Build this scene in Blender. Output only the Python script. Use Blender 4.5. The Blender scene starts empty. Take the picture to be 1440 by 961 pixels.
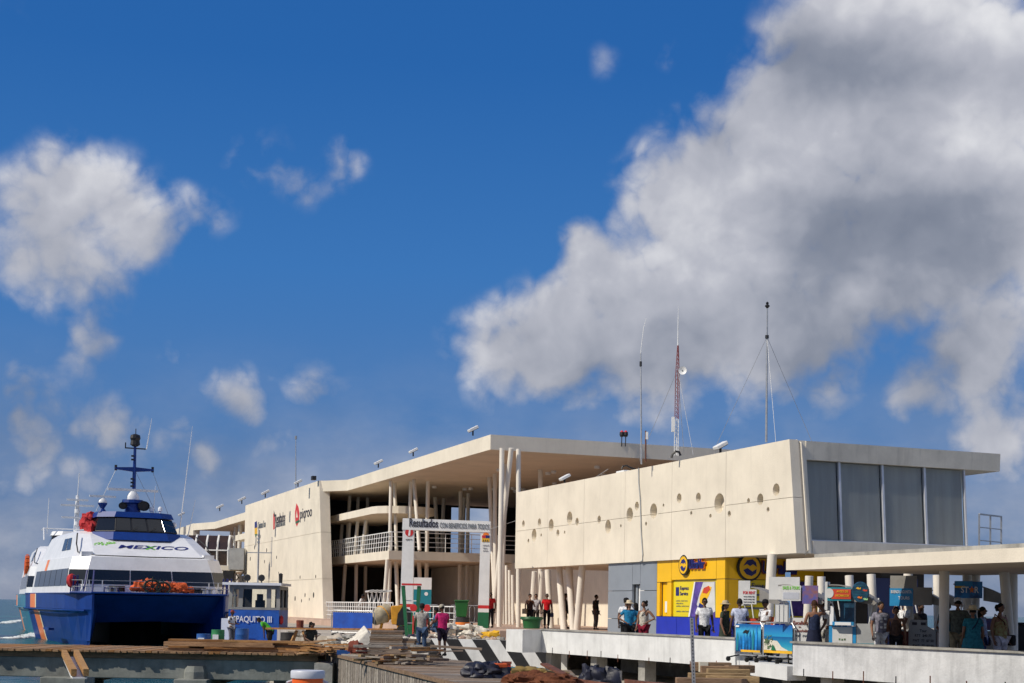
import bpy, bmesh, math, random
from mathutils import noise as mnoise
from mathutils import Vector, Matrix, Euler
from math import radians as R, sin, cos, pi, sqrt, tan, atan2
random.seed(7)
V = Vector
SC = bpy.context.scene
COL = SC.collection

# ------------------------------------------------------------------ camera
CAM = V((0, 0, 3.4))
FPX = 2000.0                       # focal length in photograph pixels (1440 wide)
PITCH, ROLL = R(2.5), R(1.0)
_f = V((0, cos(PITCH), sin(PITCH))); _u0 = V((0, -sin(PITCH), cos(PITCH))); _r0 = V((1, 0, 0))
_r = _r0 * cos(ROLL) + _u0 * sin(ROLL); _u = _u0 * cos(ROLL) - _r0 * sin(ROLL)
CX, CY = 720.0, 768.0
cd = bpy.data.cameras.new('camera'); cam = bpy.data.objects.new('camera', cd); COL.objects.link(cam)
cam.matrix_world = Matrix(((_r.x, _u.x, -_f.x, CAM.x), (_r.y, _u.y, -_f.y, CAM.y), (_r.z, _u.z, -_f.z, CAM.z), (0, 0, 0, 1)))
cd.sensor_width = 36; cd.lens = FPX / 1440 * 36
cd.shift_y = (CY - 480.5) / 1440
cd.clip_start = 0.5; cd.clip_end = 60000
SC.camera = cam

# ------------------------------------------------------------------ light
SUN_H = V((-0.895, -0.446)).normalized(); SUN_EL = R(42)
SUN = V((SUN_H.x * cos(SUN_EL), SUN_H.y * cos(SUN_EL), sin(SUN_EL)))
sd = bpy.data.lights.new('sun', 'SUN'); sd.energy = 4.0; sd.angle = R(0.5); sd.color = (1.0, 0.92, 0.79)
so = bpy.data.objects.new('sun', sd); COL.objects.link(so); so.rotation_euler = SUN.to_track_quat('Z', 'Y').to_euler()
SC.view_settings.view_transform = 'Standard'; SC.view_settings.look = 'None'
SC.view_settings.exposure = 0.0; SC.view_settings.gamma = 1.0

def ray(px, py):
    return (_f * FPX + _r * (px - CX) - _u * (py - CY)).normalized()
def at(px, py, Y):                 # world point on the ray at depth Y
    d = ray(px, py); return CAM + d * (Y / d.y)
def onz(px, py, z):
    d = ray(px, py); return CAM + d * ((z - CAM.z) / d.z)
def onpl(px, py, p0, n):
    d = ray(px, py); return CAM + d * ((p0 - CAM).dot(n) / d.dot(n))
def xat(px, Y, z):                 # world X of image column px at depth Y and height z
    k = (px - CX) / FPX; dz = z - CAM.z
    return (k * (Y * _f.y + dz * _f.z) - Y * _r.y - dz * _r.z) / (_r.x - k * _f.x)
def pt(px, Y, z): return V((xat(px, Y, z), Y, z))

# ------------------------------------------------------------------ sky
W = bpy.data.worlds.new('World'); SC.world = W; W.use_nodes = True
nt = W.node_tree; N = nt.nodes; L = nt.links; N.clear()
def nn(t, **kw):
    n = N.new(t)
    for k, v in kw.items(): setattr(n, k, v)
    return n
def wmath(op, a, b=None, clamp=False):
    n = nn('ShaderNodeMath', operation=op); n.use_clamp = clamp
    for i, q in enumerate((a, b)):
        if q is None: continue
        if isinstance(q, (int, float)): n.inputs[i].default_value = q
        else: L.new(q, n.inputs[i])
    return n.outputs[0]
sky = nn('ShaderNodeTexSky', sky_type='NISHITA'); sky.sun_disc = False
sky.sun_elevation = SUN_EL; sky.sun_rotation = atan2(SUN_H.x, SUN_H.y)
sky.air_density = 1.0; sky.dust_density = 0.3; sky.ozone_density = 3.0
tc = nn('ShaderNodeTexCoord'); DIR = tc.outputs['Generated']
sep0 = nn('ShaderNodeSeparateXYZ'); L.new(DIR, sep0.inputs[0])
el = nn('ShaderNodeValToRGB'); L.new(sep0.outputs[2], el.inputs[0]); E_ = el.color_ramp.elements     # deep tropical blue over the thin grey sea air
E_[0].position = 0; E_[0].color = (.085, .155, .32, 1); E_[1].position = 1; E_[1].color = (.006, .055, .26, 1)
for p_, c_ in ((.05, (.078, .165, .37)), (.13, (.060, .185, .46)), (.23, (.032, .175, .50)), (.36, (.0115, .125, .43))): q = E_.new(p_); q.color = (*c_, 1)
skm = nn('ShaderNodeMix', data_type='RGBA'); skm.inputs[0].default_value = .85
sks = nn('ShaderNodeVectorMath', operation='SCALE'); L.new(sky.outputs[0], sks.inputs[0]); sks.inputs[3].default_value = .07
L.new(sks.outputs[0], skm.inputs[6]); L.new(el.outputs[0], skm.inputs[7])
bg = nn('ShaderNodeBackground'); bg.inputs[1].default_value = 1.0; L.new(skm.outputs[2], bg.inputs[0])
# cumulus: each cloud is a cluster of soft puffs at fixed directions of the sky, broken up by fractal noise
def puffs(lst):
    tot = None
    for (px, py, rp, w) in lst:
        c = ray(px, py)
        d = nn('ShaderNodeVectorMath', operation='DISTANCE'); L.new(DIR, d.inputs[0]); d.inputs[1].default_value = c
        m = nn('ShaderNodeMapRange', interpolation_type='SMOOTHSTEP'); L.new(d.outputs['Value'], m.inputs[0])
        m.inputs[1].default_value = 0; m.inputs[2].default_value = rp / FPX * 1.02; m.inputs[3].default_value = w; m.inputs[4].default_value = 0
        tot = m.outputs[0] if tot is None else wmath('ADD', tot, m.outputs[0])
    return tot
CLOUD = [(1330, 60, 210, .9), (1200, 40, 150, .8), (1120, 130, 140, .55), (1250, 170, 260, 1.0), (1050, 230, 170, .9), (960, 270, 130, .7),
         (1400, 260, 260, 1.0), (1150, 300, 230, .9), (900, 270, 80, .45), (1000, 380, 200, .8), (1050, 470, 180, .5), (930, 440, 150, .5), (830, 345, 75, .8), (800, 320, 45, .4),
         (820, 410, 90, .7), (760, 460, 110, .75), (672, 482, 85, .7), (730, 490, 110, .5), (860, 480, 160, .8), (700, 540, 90, .3), (1180, 410, 220, .62), (1380, 390, 180, .62),
         (940, 540, 130, .45), (780, 530, 100, .4), (1120, 520, 120, .35), (1395, 490, 85, .85), (1340, 525, 80, .7), (1290, 560, 70, .45), (1430, 600, 110, .8), (1380, 630, 100, .6), (1310, 600, 90, .35), (100, 570, 120, .14), (200, 650, 130, .14), (340, 630, 130, .16),
         (120, 290, 130, .78), (30, 330, 130, .75), (200, 300, 90, .6), (90, 235, 70, .45), (60, 400, 80, .4), (270, 300, 60, .5), (310, 300, 45, .4),
         (140, 420, 80, .6), (125, 490, 60, .5), (215, 350, 70, .4), (483, 215, 46, .42), (492, 245, 50, .40), (478, 260, 40, .2), (400, 235, 70, .42), (340, 225, 60, .4), (430, 270, 50, .3),
         (940, 82, 40, .45), (850, 85, 35, .25), (335, 552, 72, .48), (305, 562, 50, .4), (352, 560, 40, .3), (450, 545, 70, .36), (430, 552, 40, .3), (160, 600, 75, .42), (230, 590, 75, .32), (30, 540, 75, .38), (10, 560, 60, .3),
         (290, 650, 80, .25), (80, 640, 120, .4), (245, 505, 40, .4), (570, 620, 50, .45), (400, 600, 90, .25), (10, 650, 110, .4)]
GREY = [(1290, 322, 125, 1.0), (1160, 328, 100, .85), (1400, 315, 110, .85), (1220, 330, 90, .4), (1060, 300, 80, .3), (1130, 95, 85, .8), (1230, 100, 95, .8), (1330, 105, 95, .75), (1420, 110, 90, .7), (100, 320, 150, .45), (150, 440, 120, .55), (60, 570, 160, .8), (210, 630, 150, .8), (335, 575, 60, .35), (455, 560, 50, .4), (340, 640, 120, .6), (430, 240, 110, .4), (960, 330, 110, .25), (1120, 450, 160, .7),
        (920, 510, 130, .7), (780, 520, 110, .6), (1000, 215, 60, .25), (60, 385, 90, .45), (260, 350, 80, .6), (1330, 470, 130, .6), (160, 480, 100, .6), (1180, 520, 160, .7), (30, 580, 110, .5), (1000, 460, 120, .45), (1270, 420, 90, .3)]
# elsewhere in the sky unseen noise cumulus, added denser for neutral fill light
def noise(scale, detail, rough, vec, dist=0.0):
    n = nn('ShaderNodeTexNoise'); n.inputs['Scale'].default_value = scale; n.inputs['Detail'].default_value = detail
    n.inputs['Roughness'].default_value = rough; n.inputs['Distortion'].default_value = dist; L.new(vec, n.inputs['Vector']); return n.outputs[0]
def billow(vec):      # rounded puffs with sharp creases between them
    t = None
    for s_, w_ in ((15, 1.0), (31, .55), (64, .30)):
        v_ = wmath('MULTIPLY', wmath('ABSOLUTE', wmath('SUBTRACT', noise(s_, 1, .5, vec), .5)), 2.6 * w_); t = v_ if t is None else wmath('ADD', t, v_)
    return t
wv = nn('ShaderNodeTexNoise'); wv.inputs['Scale'].default_value = 16; wv.inputs['Detail'].default_value = 5; L.new(DIR, wv.inputs['Vector'])
wsub = nn('ShaderNodeVectorMath', operation='SUBTRACT'); L.new(wv.outputs['Color'], wsub.inputs[0]); wsub.inputs[1].default_value = (.5, .5, .5)
wsc = nn('ShaderNodeVectorMath', operation='SCALE'); L.new(wsub.outputs[0], wsc.inputs[0]); wsc.inputs[3].default_value = .022
wad = nn('ShaderNodeVectorMath', operation='ADD'); L.new(DIR, wad.inputs[0]); L.new(wsc.outputs[0], wad.inputs[1]); WD = wad.outputs[0]
off = nn('ShaderNodeVectorMath', operation='ADD'); L.new(WD, off.inputs[0]); off.inputs[1].default_value = (-.010, -.003, .013)
n1 = noise(12, 10, .62, WD)
n3 = noise(44, 8, .66, WD)
v1 = billow(WD); v2 = billow(off.outputs[0])
dens0 = puffs(CLOUD)
far = noise(2.6, 5, .5, DIR)
sep = nn('ShaderNodeSeparateXYZ'); L.new(DIR, sep.inputs[0])
fwd = nn('ShaderNodeMapRange', interpolation_type='SMOOTHSTEP'); L.new(sep.outputs[1], fwd.inputs[0])
fwd.inputs[1].default_value = .80; fwd.inputs[2].default_value = .90; fwd.inputs[3].default_value = 1; fwd.inputs[4].default_value = 0
farc = wmath('MULTIPLY', wmath('MULTIPLY', wmath('SUBTRACT', far, .43, True), 5.0), fwd.outputs[0])
dens = wmath('ADD', wmath('MINIMUM', dens0, 1.35), farc)
nz = wmath('ADD', wmath('MULTIPLY', wmath('SUBTRACT', n1, .5), 1.5), wmath('ADD', wmath('MULTIPLY', wmath('SUBTRACT', n3, .5), .75), wmath('MULTIPLY', wmath('SUBTRACT', v1, .50), 1.05)))
pres = wmath('ADD', wmath('MULTIPLY', dens, 2.2), .12, True)
raw = wmath('SUBTRACT', wmath('ADD', dens, wmath('MULTIPLY', wmath('MULTIPLY', nz, .80), pres)), .22)
mr = nn('ShaderNodeMapRange', interpolation_type='SMOOTHSTEP'); L.new(raw, mr.inputs[0]); mr.inputs[1].default_value = -.17; mr.inputs[2].default_value = .80
# thin grey sea haze and far cloud banks low over the horizon
hz = nn('ShaderNodeMapRange', interpolation_type='SMOOTHSTEP'); L.new(sep.outputs[2], hz.inputs[0]); hz.inputs[1].default_value = .0; hz.inputs[2].default_value = .20; hz.inputs[3].default_value = .80; hz.inputs[4].default_value = 0
hsq = nn('ShaderNodeVectorMath', operation='MULTIPLY'); L.new(DIR, hsq.inputs[0]); hsq.inputs[1].default_value = (1, 1, 1.8)
hn = wmath('MULTIPLY', wmath('SUBTRACT', noise(9, 8, .6, hsq.outputs[0]), .32, True), 2.6, True)
hza = wmath('MULTIPLY', hz.outputs[0], hn)
alpha = wmath('MAXIMUM', wmath('MULTIPLY', mr.outputs[0], .95), hza)
nl = noise(6, 3, .5, WD)
lit = wmath('ADD', wmath('ADD', wmath('MULTIPLY', wmath('SUBTRACT', v1, v2), .17), wmath('MULTIPLY', wmath('SUBTRACT', nl, .5), .75)), wmath('ADD', wmath('MULTIPLY', wmath('SUBTRACT', n3, .5), .15), wmath('MULTIPLY', wmath('SUBTRACT', n1, .5), .26)))
thick = puffs(GREY)
edge = wmath('MULTIPLY', wmath('SUBTRACT', 1.0, mr.outputs[0], True), -.06)
shade = wmath('ADD', wmath('SUBTRACT', wmath('ADD', .82, lit), wmath('MULTIPLY', wmath('MINIMUM', thick, 1.15), .42), True), edge, True)
cr = nn('ShaderNodeValToRGB'); L.new(shade, cr.inputs[0])
e = cr.color_ramp.elements; e[0].position = 0; e[0].color = (.165, .19, .25, 1); e[1].position = 1; e[1].color = (.80, .80, .82, 1)
q = e.new(.40); q.color = (.265, .288, .35, 1); q = e.new(.75); q.color = (.50, .51, .565, 1)
bgc = nn('ShaderNodeBackground'); L.new(cr.outputs[0], bgc.inputs[0]); bgc.inputs[1].default_value = 1.0
mx = nn('ShaderNodeMixShader'); L.new(alpha, mx.inputs[0]); L.new(bg.outputs[0], mx.inputs[1]); L.new(bgc.outputs[0], mx.inputs[2])
wo = nn('ShaderNodeOutputWorld'); L.new(mx.outputs[0], wo.inputs[0])

# ------------------------------------------------------------------ materials
M = {}
def mat(name, col, rough=.6, var=.12, scale=3.0, bump=0.0, bscale=40.0, metal=0.0, stain=0.0, spec=.5, stretch=(1, 1, 1), col2=None, coat=0.0):
    m = bpy.data.materials.new(name); m.use_nodes = True; t = m.node_tree; b = t.nodes['Principled BSDF']
    b.inputs['Roughness'].default_value = rough; b.inputs['Metallic'].default_value = metal; b.inputs['Specular IOR Level'].default_value = spec
    b.inputs['Coat Weight'].default_value = coat
    tcn = t.nodes.new('ShaderNodeTexCoord'); mp = t.nodes.new('ShaderNodeMapping'); mp.inputs['Scale'].default_value = stretch
    t.links.new(tcn.outputs['Object'], mp.inputs[0])
    no = t.nodes.new('ShaderNodeTexNoise'); no.inputs['Scale'].default_value = scale; no.inputs['Detail'].default_value = 6; no.inputs['Roughness'].default_value = .65
    t.links.new(mp.outputs[0], no.inputs['Vector'])
    rmp = t.nodes.new('ShaderNodeValToRGB'); t.links.new(no.outputs[0], rmp.inputs[0])
    c2 = col2 or tuple(c * (1 - var * 2.2) for c in col); c1 = tuple(min(1, c * (1 + var * .6)) for c in col)
    rmp.color_ramp.elements[0].position = .3; rmp.color_ramp.elements[0].color = (*c2, 1)
    rmp.color_ramp.elements[1].position = .62; rmp.color_ramp.elements[1].color = (*c1, 1)
    out = rmp.outputs[0]
    if stain > 0:        # rain streaks and weathering
        mp2 = t.nodes.new('ShaderNodeMapping'); mp2.inputs['Scale'].default_value = (1.6, 1.6, .12); t.links.new(tcn.outputs['Object'], mp2.inputs[0])
        n2 = t.nodes.new('ShaderNodeTexNoise'); n2.inputs['Scale'].default_value = 2.2; n2.inputs['Detail'].default_value = 8; n2.inputs['Roughness'].default_value = .7
        t.links.new(mp2.outputs[0], n2.inputs['Vector'])
        r2 = t.nodes.new('ShaderNodeValToRGB'); r2.color_ramp.elements[0].position = .52; r2.color_ramp.elements[1].position = .75
        r2.color_ramp.elements[0].color = (0, 0, 0, 1); r2.color_ramp.elements[1].color = (1, 1, 1, 1); t.links.new(n2.outputs[0], r2.inputs[0])
        mu = t.nodes.new('ShaderNodeMath'); mu.operation = 'MULTIPLY'; mu.inputs[1].default_value = stain; t.links.new(r2.outputs[0], mu.inputs[0])
        mi = t.nodes.new('ShaderNodeMix'); mi.data_type = 'RGBA'; t.links.new(mu.outputs[0], mi.inputs[0]); t.links.new(out, mi.inputs[6])
        mi.inputs[7].default_value = tuple(c * .45 for c in col) + (1,); out = mi.outputs[2]
    t.links.new(out, b.inputs['Base Color'])
    if bump > 0:
        nb = t.nodes.new('ShaderNodeTexNoise'); nb.inputs['Scale'].default_value = bscale; nb.inputs['Detail'].default_value = 4; t.links.new(mp.outputs[0], nb.inputs['Vector'])
        bp = t.nodes.new('ShaderNodeBump'); bp.inputs['Strength'].default_value = bump; bp.inputs['Distance'].default_value = .02
        t.links.new(nb.outputs[0], bp.inputs['Height']); t.links.new(bp.outputs[0], b.inputs['Normal'])
    M[name] = m; return m
mat('stucco', (.77, .70, .575), .85, .06, .45, .3, 22, stain=.13, spec=.2)
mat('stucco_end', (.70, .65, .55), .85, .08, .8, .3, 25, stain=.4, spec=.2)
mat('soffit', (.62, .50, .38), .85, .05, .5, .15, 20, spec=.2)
mat('column_paint', (.80, .74, .64), .6, .04, 1.0, .1, 20, stain=.12)
mat('white_paint', (.80, .80, .78), .5, .05, 1.5, .1, 30, stain=.1)
mat('parapet_paint', (.70, .71, .70), .7, .08, 1.2, .25, 25, stain=.35, spec=.3)
mat('parapet_shaded', (.60, .61, .62), .8, .12, 1.5, .35, 18, stain=.5, spec=.2)  # shade of the right parapet put into a darker base colour, plus rain streaks
mat('concrete', (.36, .35, .32), .9, .2, 1.5, .5, 12, stain=.4, spec=.2)
mat('pier_concrete', (.24, .25, .23), .9, .18, 1.0, .5, 8, stain=.5, spec=.2)
mat('paver', (.50, .36, .28), .85, .1, .8, .3, 10, spec=.2)
mat('quay_top', (.46, .41, .34), .9, .18, .9, .5, 8, spec=.2)
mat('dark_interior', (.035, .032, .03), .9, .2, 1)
mat('tinted_glass', (.012, .015, .02), .06, .1, .5, spec=.6)
mat('blind', (.50, .465, .43), .8, .08, 1.2, stretch=(2, 2, .1), spec=.1)
mat('bronze_glass', (.05, .03, .022), .12, .2, .8, spec=.7)
mat('grey_panel', (.25, .28, .32), .45, .05, .8, stain=.06)
mat('yellow_panel', (.88, .50, .006), .42, .04, .8, stain=.05)
mat('blue_panel', (.012, .03, .42), .42, .08, .8)
mat('poster_yellow', (.78, .62, .015), .35, .03, .6)
mat('alu', (.62, .63, .66), .35, .05, 3, metal=.3)
mat('galv', (.42, .43, .44), .45, .12, 6, metal=.6)
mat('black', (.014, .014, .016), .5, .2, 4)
mat('rubber', (.02, .02, .02), .8, .2, 6)
mat('text_dark', (.02, .02, .035), .6, .05, 4)
mat('text_grey', (.12, .14, .16), .6, .05, 4)
mat('text_white', (.8, .8, .8), .6, .03, 4)
mat('text_navy', (.012, .02, .16), .5, .05, 4)
mat('text_green', (.22, .62, .06), .5, .05, 4)
mat('pale_green', (.35, .66, .30), .5, .05, 4)
mat('red_paint', (.62, .03, .03), .5, .1, 4)
mat('faded_red', (.26, .06, .055), .6, .1, 4)
mat('green_paint', (.012, .14, .055), .5, .12, 3, stain=.1)
mat('yellow_paint', (.80, .45, .02), .5, .1, 3)
mat('orange_paint', (.80, .20, .02), .5, .1, 3)
mat('hull_blue', (.006, .040, .225), .42, .12, .7, stain=.2, spec=.3)
mat('hull_teal', (.02, .20, .30), .3, .08, .4, coat=.3)
mat('boat_white', (.80, .81, .82), .35, .05, .8, coat=.2, stain=.16)
mat('livery_orange', (.85, .23, .05), .35, .05, .6)
mat('livery_cream', (.85, .75, .5), .4, .05, .6)
mat('orange_fabric', (.62, .10, .02), .8, .2, 3, .6, 6)
mat('net', (.05, .06, .045), .9, .3, 6)
mat('paquito_blue', (.015, .10, .42), .5, .15, 1.5, stain=.15)
mat('paquito_grey', (.26, .255, .23), .7, .12, 1.5, stain=.3)
mat('drum_blue', (.02, .10, .34), .45, .12, 3, stain=.15)
mat('drum_green', (.03, .22, .07), .45, .12, 3)
mat('drum_black', (.03, .026, .024), .6, .3, 4, stain=.3)
mat('bin_green', (.02, .13, .025), .4, .08, 3)
mat('planter_green', (.012, .10, .02), .45, .1, 3)
mat('mixer_yellow', (.62, .29, .02), .5, .15, 4, stain=.2)
mat('mixer_drum', (.40, .34, .23), .8, .25, 3, .4, 14)
mat('sack', (.70, .66, .57), .9, .15, 4, .6, 10)
mat('tarp', (.010, .012, .028), .5, .3, 3, .8, 5)
mat('rust_sheet', (.15, .05, .026), .75, .3, 2.5, .5, 8)
mat('soil', (.16, .06, .032), .95, .25, 9, .9, 30, spec=.1)
mat('ochre', (.26, .17, .045), .8, .2, 3, .5, 8)
mat('cooler_orange', (.85, .13, .015), .4, .05, 3)
mat('cooler_lid', (.55, .57, .63), .45, .06, 3)
mat('brick_red', (.24, .055, .03), .85, .25, 5, .5, 20)
mat('sky_blue_sign', (.02, .26, .55), .45, .12, 2)
mat('aqua_sign', (.015, .22, .28), .45, .08, 2)
mat('dark_blue_wall', (.012, .022, .10), .5, .2, .7)
mat('sky_pale', (.22, .42, .70), .5, .1, 2)
mat('canvas_grey', (.30, .285, .26), .8, .1, 2, .2, 20)
mat('cart_grey', (.36, .37, .37), .6, .1, 2, stain=.1)
mat('cart_red', (.14, .03, .025), .6, .2, 2)
mat('paper', (.62, .62, .60), .7, .06, 2)
mat('sign_red', (.60, .06, .025), .5, .1, 2)
mat('sea_print', (.008, .16, .42), .4, .5, 4, col2=(.003, .03, .12))
mat('sky_print', (.02, .25, .62), .4, .4, 3, col2=(.006, .12, .42), stretch=(.4, .4, 1.5))
mat('sand_print', (.72, .68, .56), .4, .1, 3)
mat('leaf_print', (.10, .16, .07), .5, .7, 9, col2=(.01, .02, .015))
mat('globe_print', (.012, .06, .11), .35, .8, 5, col2=(.004, .012, .03))
mat('coral_print', (.05, .06, .22), .4, .9, 4, col2=(.30, .11, .03))
mat('solar_film', (.22, .08, .05), .3, .1, 2)
mat('red_canvas', (.48, .02, .025), .8, .2, 3, .6, 5)
for nm, c, c2 in (('plank_a', (.30, .19, .11), (.15, .09, .055)), ('plank_b', (.25, .165, .105), (.12, .08, .05)), ('plank_c', (.36, .22, .12), (.18, .10, .055)),
                  ('grey_board_a', (.30, .26, .22), (.15, .125, .10)), ('grey_board_b', (.23, .20, .175), (.11, .095, .08)), ('grey_board_c', (.38, .34, .29), (.20, .17, .14)),
                  ('lumber_a', (.32, .16, .06), (.16, .075, .03)), ('lumber_b', (.42, .24, .10), (.22, .11, .045)), ('timber', (.36, .25, .13), (.17, .11, .055)),
                  ('stack_a', (.31, .24, .18), (.16, .12, .09)), ('stack_b', (.24, .18, .14), (.12, .09, .07))):
    mat(nm, c, .85, .2, 3.0, .5, 18, stretch=(.5, 3, 3), col2=c2, spec=.2)
def glass_mat(name, tint, rough=.03):
    m = bpy.data.materials.new(name); m.use_nodes = True; b = m.node_tree.nodes['Principled BSDF']
    b.inputs['Base Color'].default_value = (*tint, 1); b.inputs['Roughness'].default_value = rough; b.inputs['Transmission Weight'].default_value = 1.0; b.inputs['IOR'].default_value = 1.01; b.inputs['Specular IOR Level'].default_value = .5
    b.inputs['Coat Weight'].default_value = .3; b.inputs['Coat Roughness'].default_value = .02
    M[name] = m
glass_mat('pane_glass', (.78, .83, .84))
mat('blue_print', (.10, .06, .30), .35, .5, 3, col2=(.03, .02, .12))
# posters' soft print
def grad_mat(name, stops, axis='Z', scale=1.0, offset=0.0, rough=.4):
    m = bpy.data.materials.new(name); m.use_nodes = True; t = m.node_tree; b = t.nodes['Principled BSDF']; b.inputs['Roughness'].default_value = rough
    g = t.nodes.new('ShaderNodeTexCoord'); s = t.nodes.new('ShaderNodeSeparateXYZ'); t.links.new(g.outputs['Generated'], s.inputs[0])
    no = t.nodes.new('ShaderNodeTexNoise'); no.inputs['Scale'].default_value = 5; no.inputs['Detail'].default_value = 5; t.links.new(g.outputs['Generated'], no.inputs['Vector'])
    ma = t.nodes.new('ShaderNodeMath'); ma.operation = 'MULTIPLY_ADD'; t.links.new(no.outputs[0], ma.inputs[0]); ma.inputs[1].default_value = .12
    t.links.new(s.outputs[axis], ma.inputs[2])
    rm = t.nodes.new('ShaderNodeValToRGB'); t.links.new(ma.outputs[0], rm.inputs[0])
    rm.color_ramp.elements[0].position, rm.color_ramp.elements[0].color = stops[0][0], (*stops[0][1], 1)
    rm.color_ramp.elements[1].position, rm.color_ramp.elements[1].color = stops[-1][0], (*stops[-1][1], 1)
    for p, c in stops[1:-1]:
        e_ = rm.color_ramp.elements.new(p); e_.color = (*c, 1)
    t.links.new(rm.outputs[0], b.inputs['Base Color']); M[name] = m; return m
# water
def water():
    m = bpy.data.materials.new('sea_water'); m.use_nodes = True; t = m.node_tree; b = t.nodes['Principled BSDF']
    b.inputs['Roughness'].default_value = .16; b.inputs['IOR'].default_value = 1.33; b.inputs['Specular IOR Level'].default_value = .10
    tcn = t.nodes.new('ShaderNodeTexCoord')
    n1 = t.nodes.new('ShaderNodeTexNoise'); n1.inputs['Scale'].default_value = .035; n1.inputs['Detail'].default_value = 5
    mp = t.nodes.new('ShaderNodeMapping'); mp.inputs['Scale'].default_value = (.45, 1, 1); t.links.new(tcn.outputs['Object'], mp.inputs[0]); t.links.new(mp.outputs[0], n1.inputs[0])
    r = t.nodes.new('ShaderNodeValToRGB'); t.links.new(n1.outputs[0], r.inputs[0])
    r.color_ramp.elements[0].position = .36; r.color_ramp.elements[0].color = (.0015, .032, .055, 1)
    r.color_ramp.elements[1].position = .64; r.color_ramp.elements[1].color = (.004, .115, .115, 1)
    t.links.new(r.outputs[0], b.inputs['Base Color'])
    h = None
    for sc, st, k in ((.35, (.6, 1, 1), 1.0), (1.6, (.6, 1, 1), .35), (6, (.7, 1, 1), .10)):
        mpp = t.nodes.new('ShaderNodeMapping'); mpp.inputs['Scale'].default_value = st; mpp.inputs['Rotation'].default_value = (0, 0, .3); t.links.new(tcn.outputs['Object'], mpp.inputs[0])
        w = t.nodes.new('ShaderNodeTexNoise'); w.inputs['Scale'].default_value = sc; w.inputs['Detail'].default_value = 4; t.links.new(mpp.outputs[0], w.inputs[0])
        mu = t.nodes.new('ShaderNodeMath'); mu.operation = 'MULTIPLY'; mu.inputs[1].default_value = k; t.links.new(w.outputs[0], mu.inputs[0])
        if h is None: h = mu.outputs[0]
        else:
            ad = t.nodes.new('ShaderNodeMath'); ad.operation = 'ADD'; t.links.new(h, ad.inputs[0]); t.links.new(mu.outputs[0], ad.inputs[1]); h = ad.outputs[0]
    bp = t.nodes.new('ShaderNodeBump'); bp.inputs['Strength'].default_value = .9; bp.inputs['Distance'].default_value = .55
    t.links.new(h, bp.inputs['Height']); t.links.new(bp.outputs[0], b.inputs['Normal'])
    M['sea_water'] = m
water()
def cloth(col, var=.07, sc=14, col2=None):
    k = 'cloth_%.3f_%.3f_%.3f_%s' % (*col, col2)
    if k not in M: mat(k, col, .85, var, sc, .4, 18, spec=.2, col2=col2)
    return M[k]
def skin(v): return M.get('skin%d' % v) or mat('skin%d' % v, [(.42, .23, .15), (.24, .115, .065), (.12, .055, .03)][v], .55, .08, 6)

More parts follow.
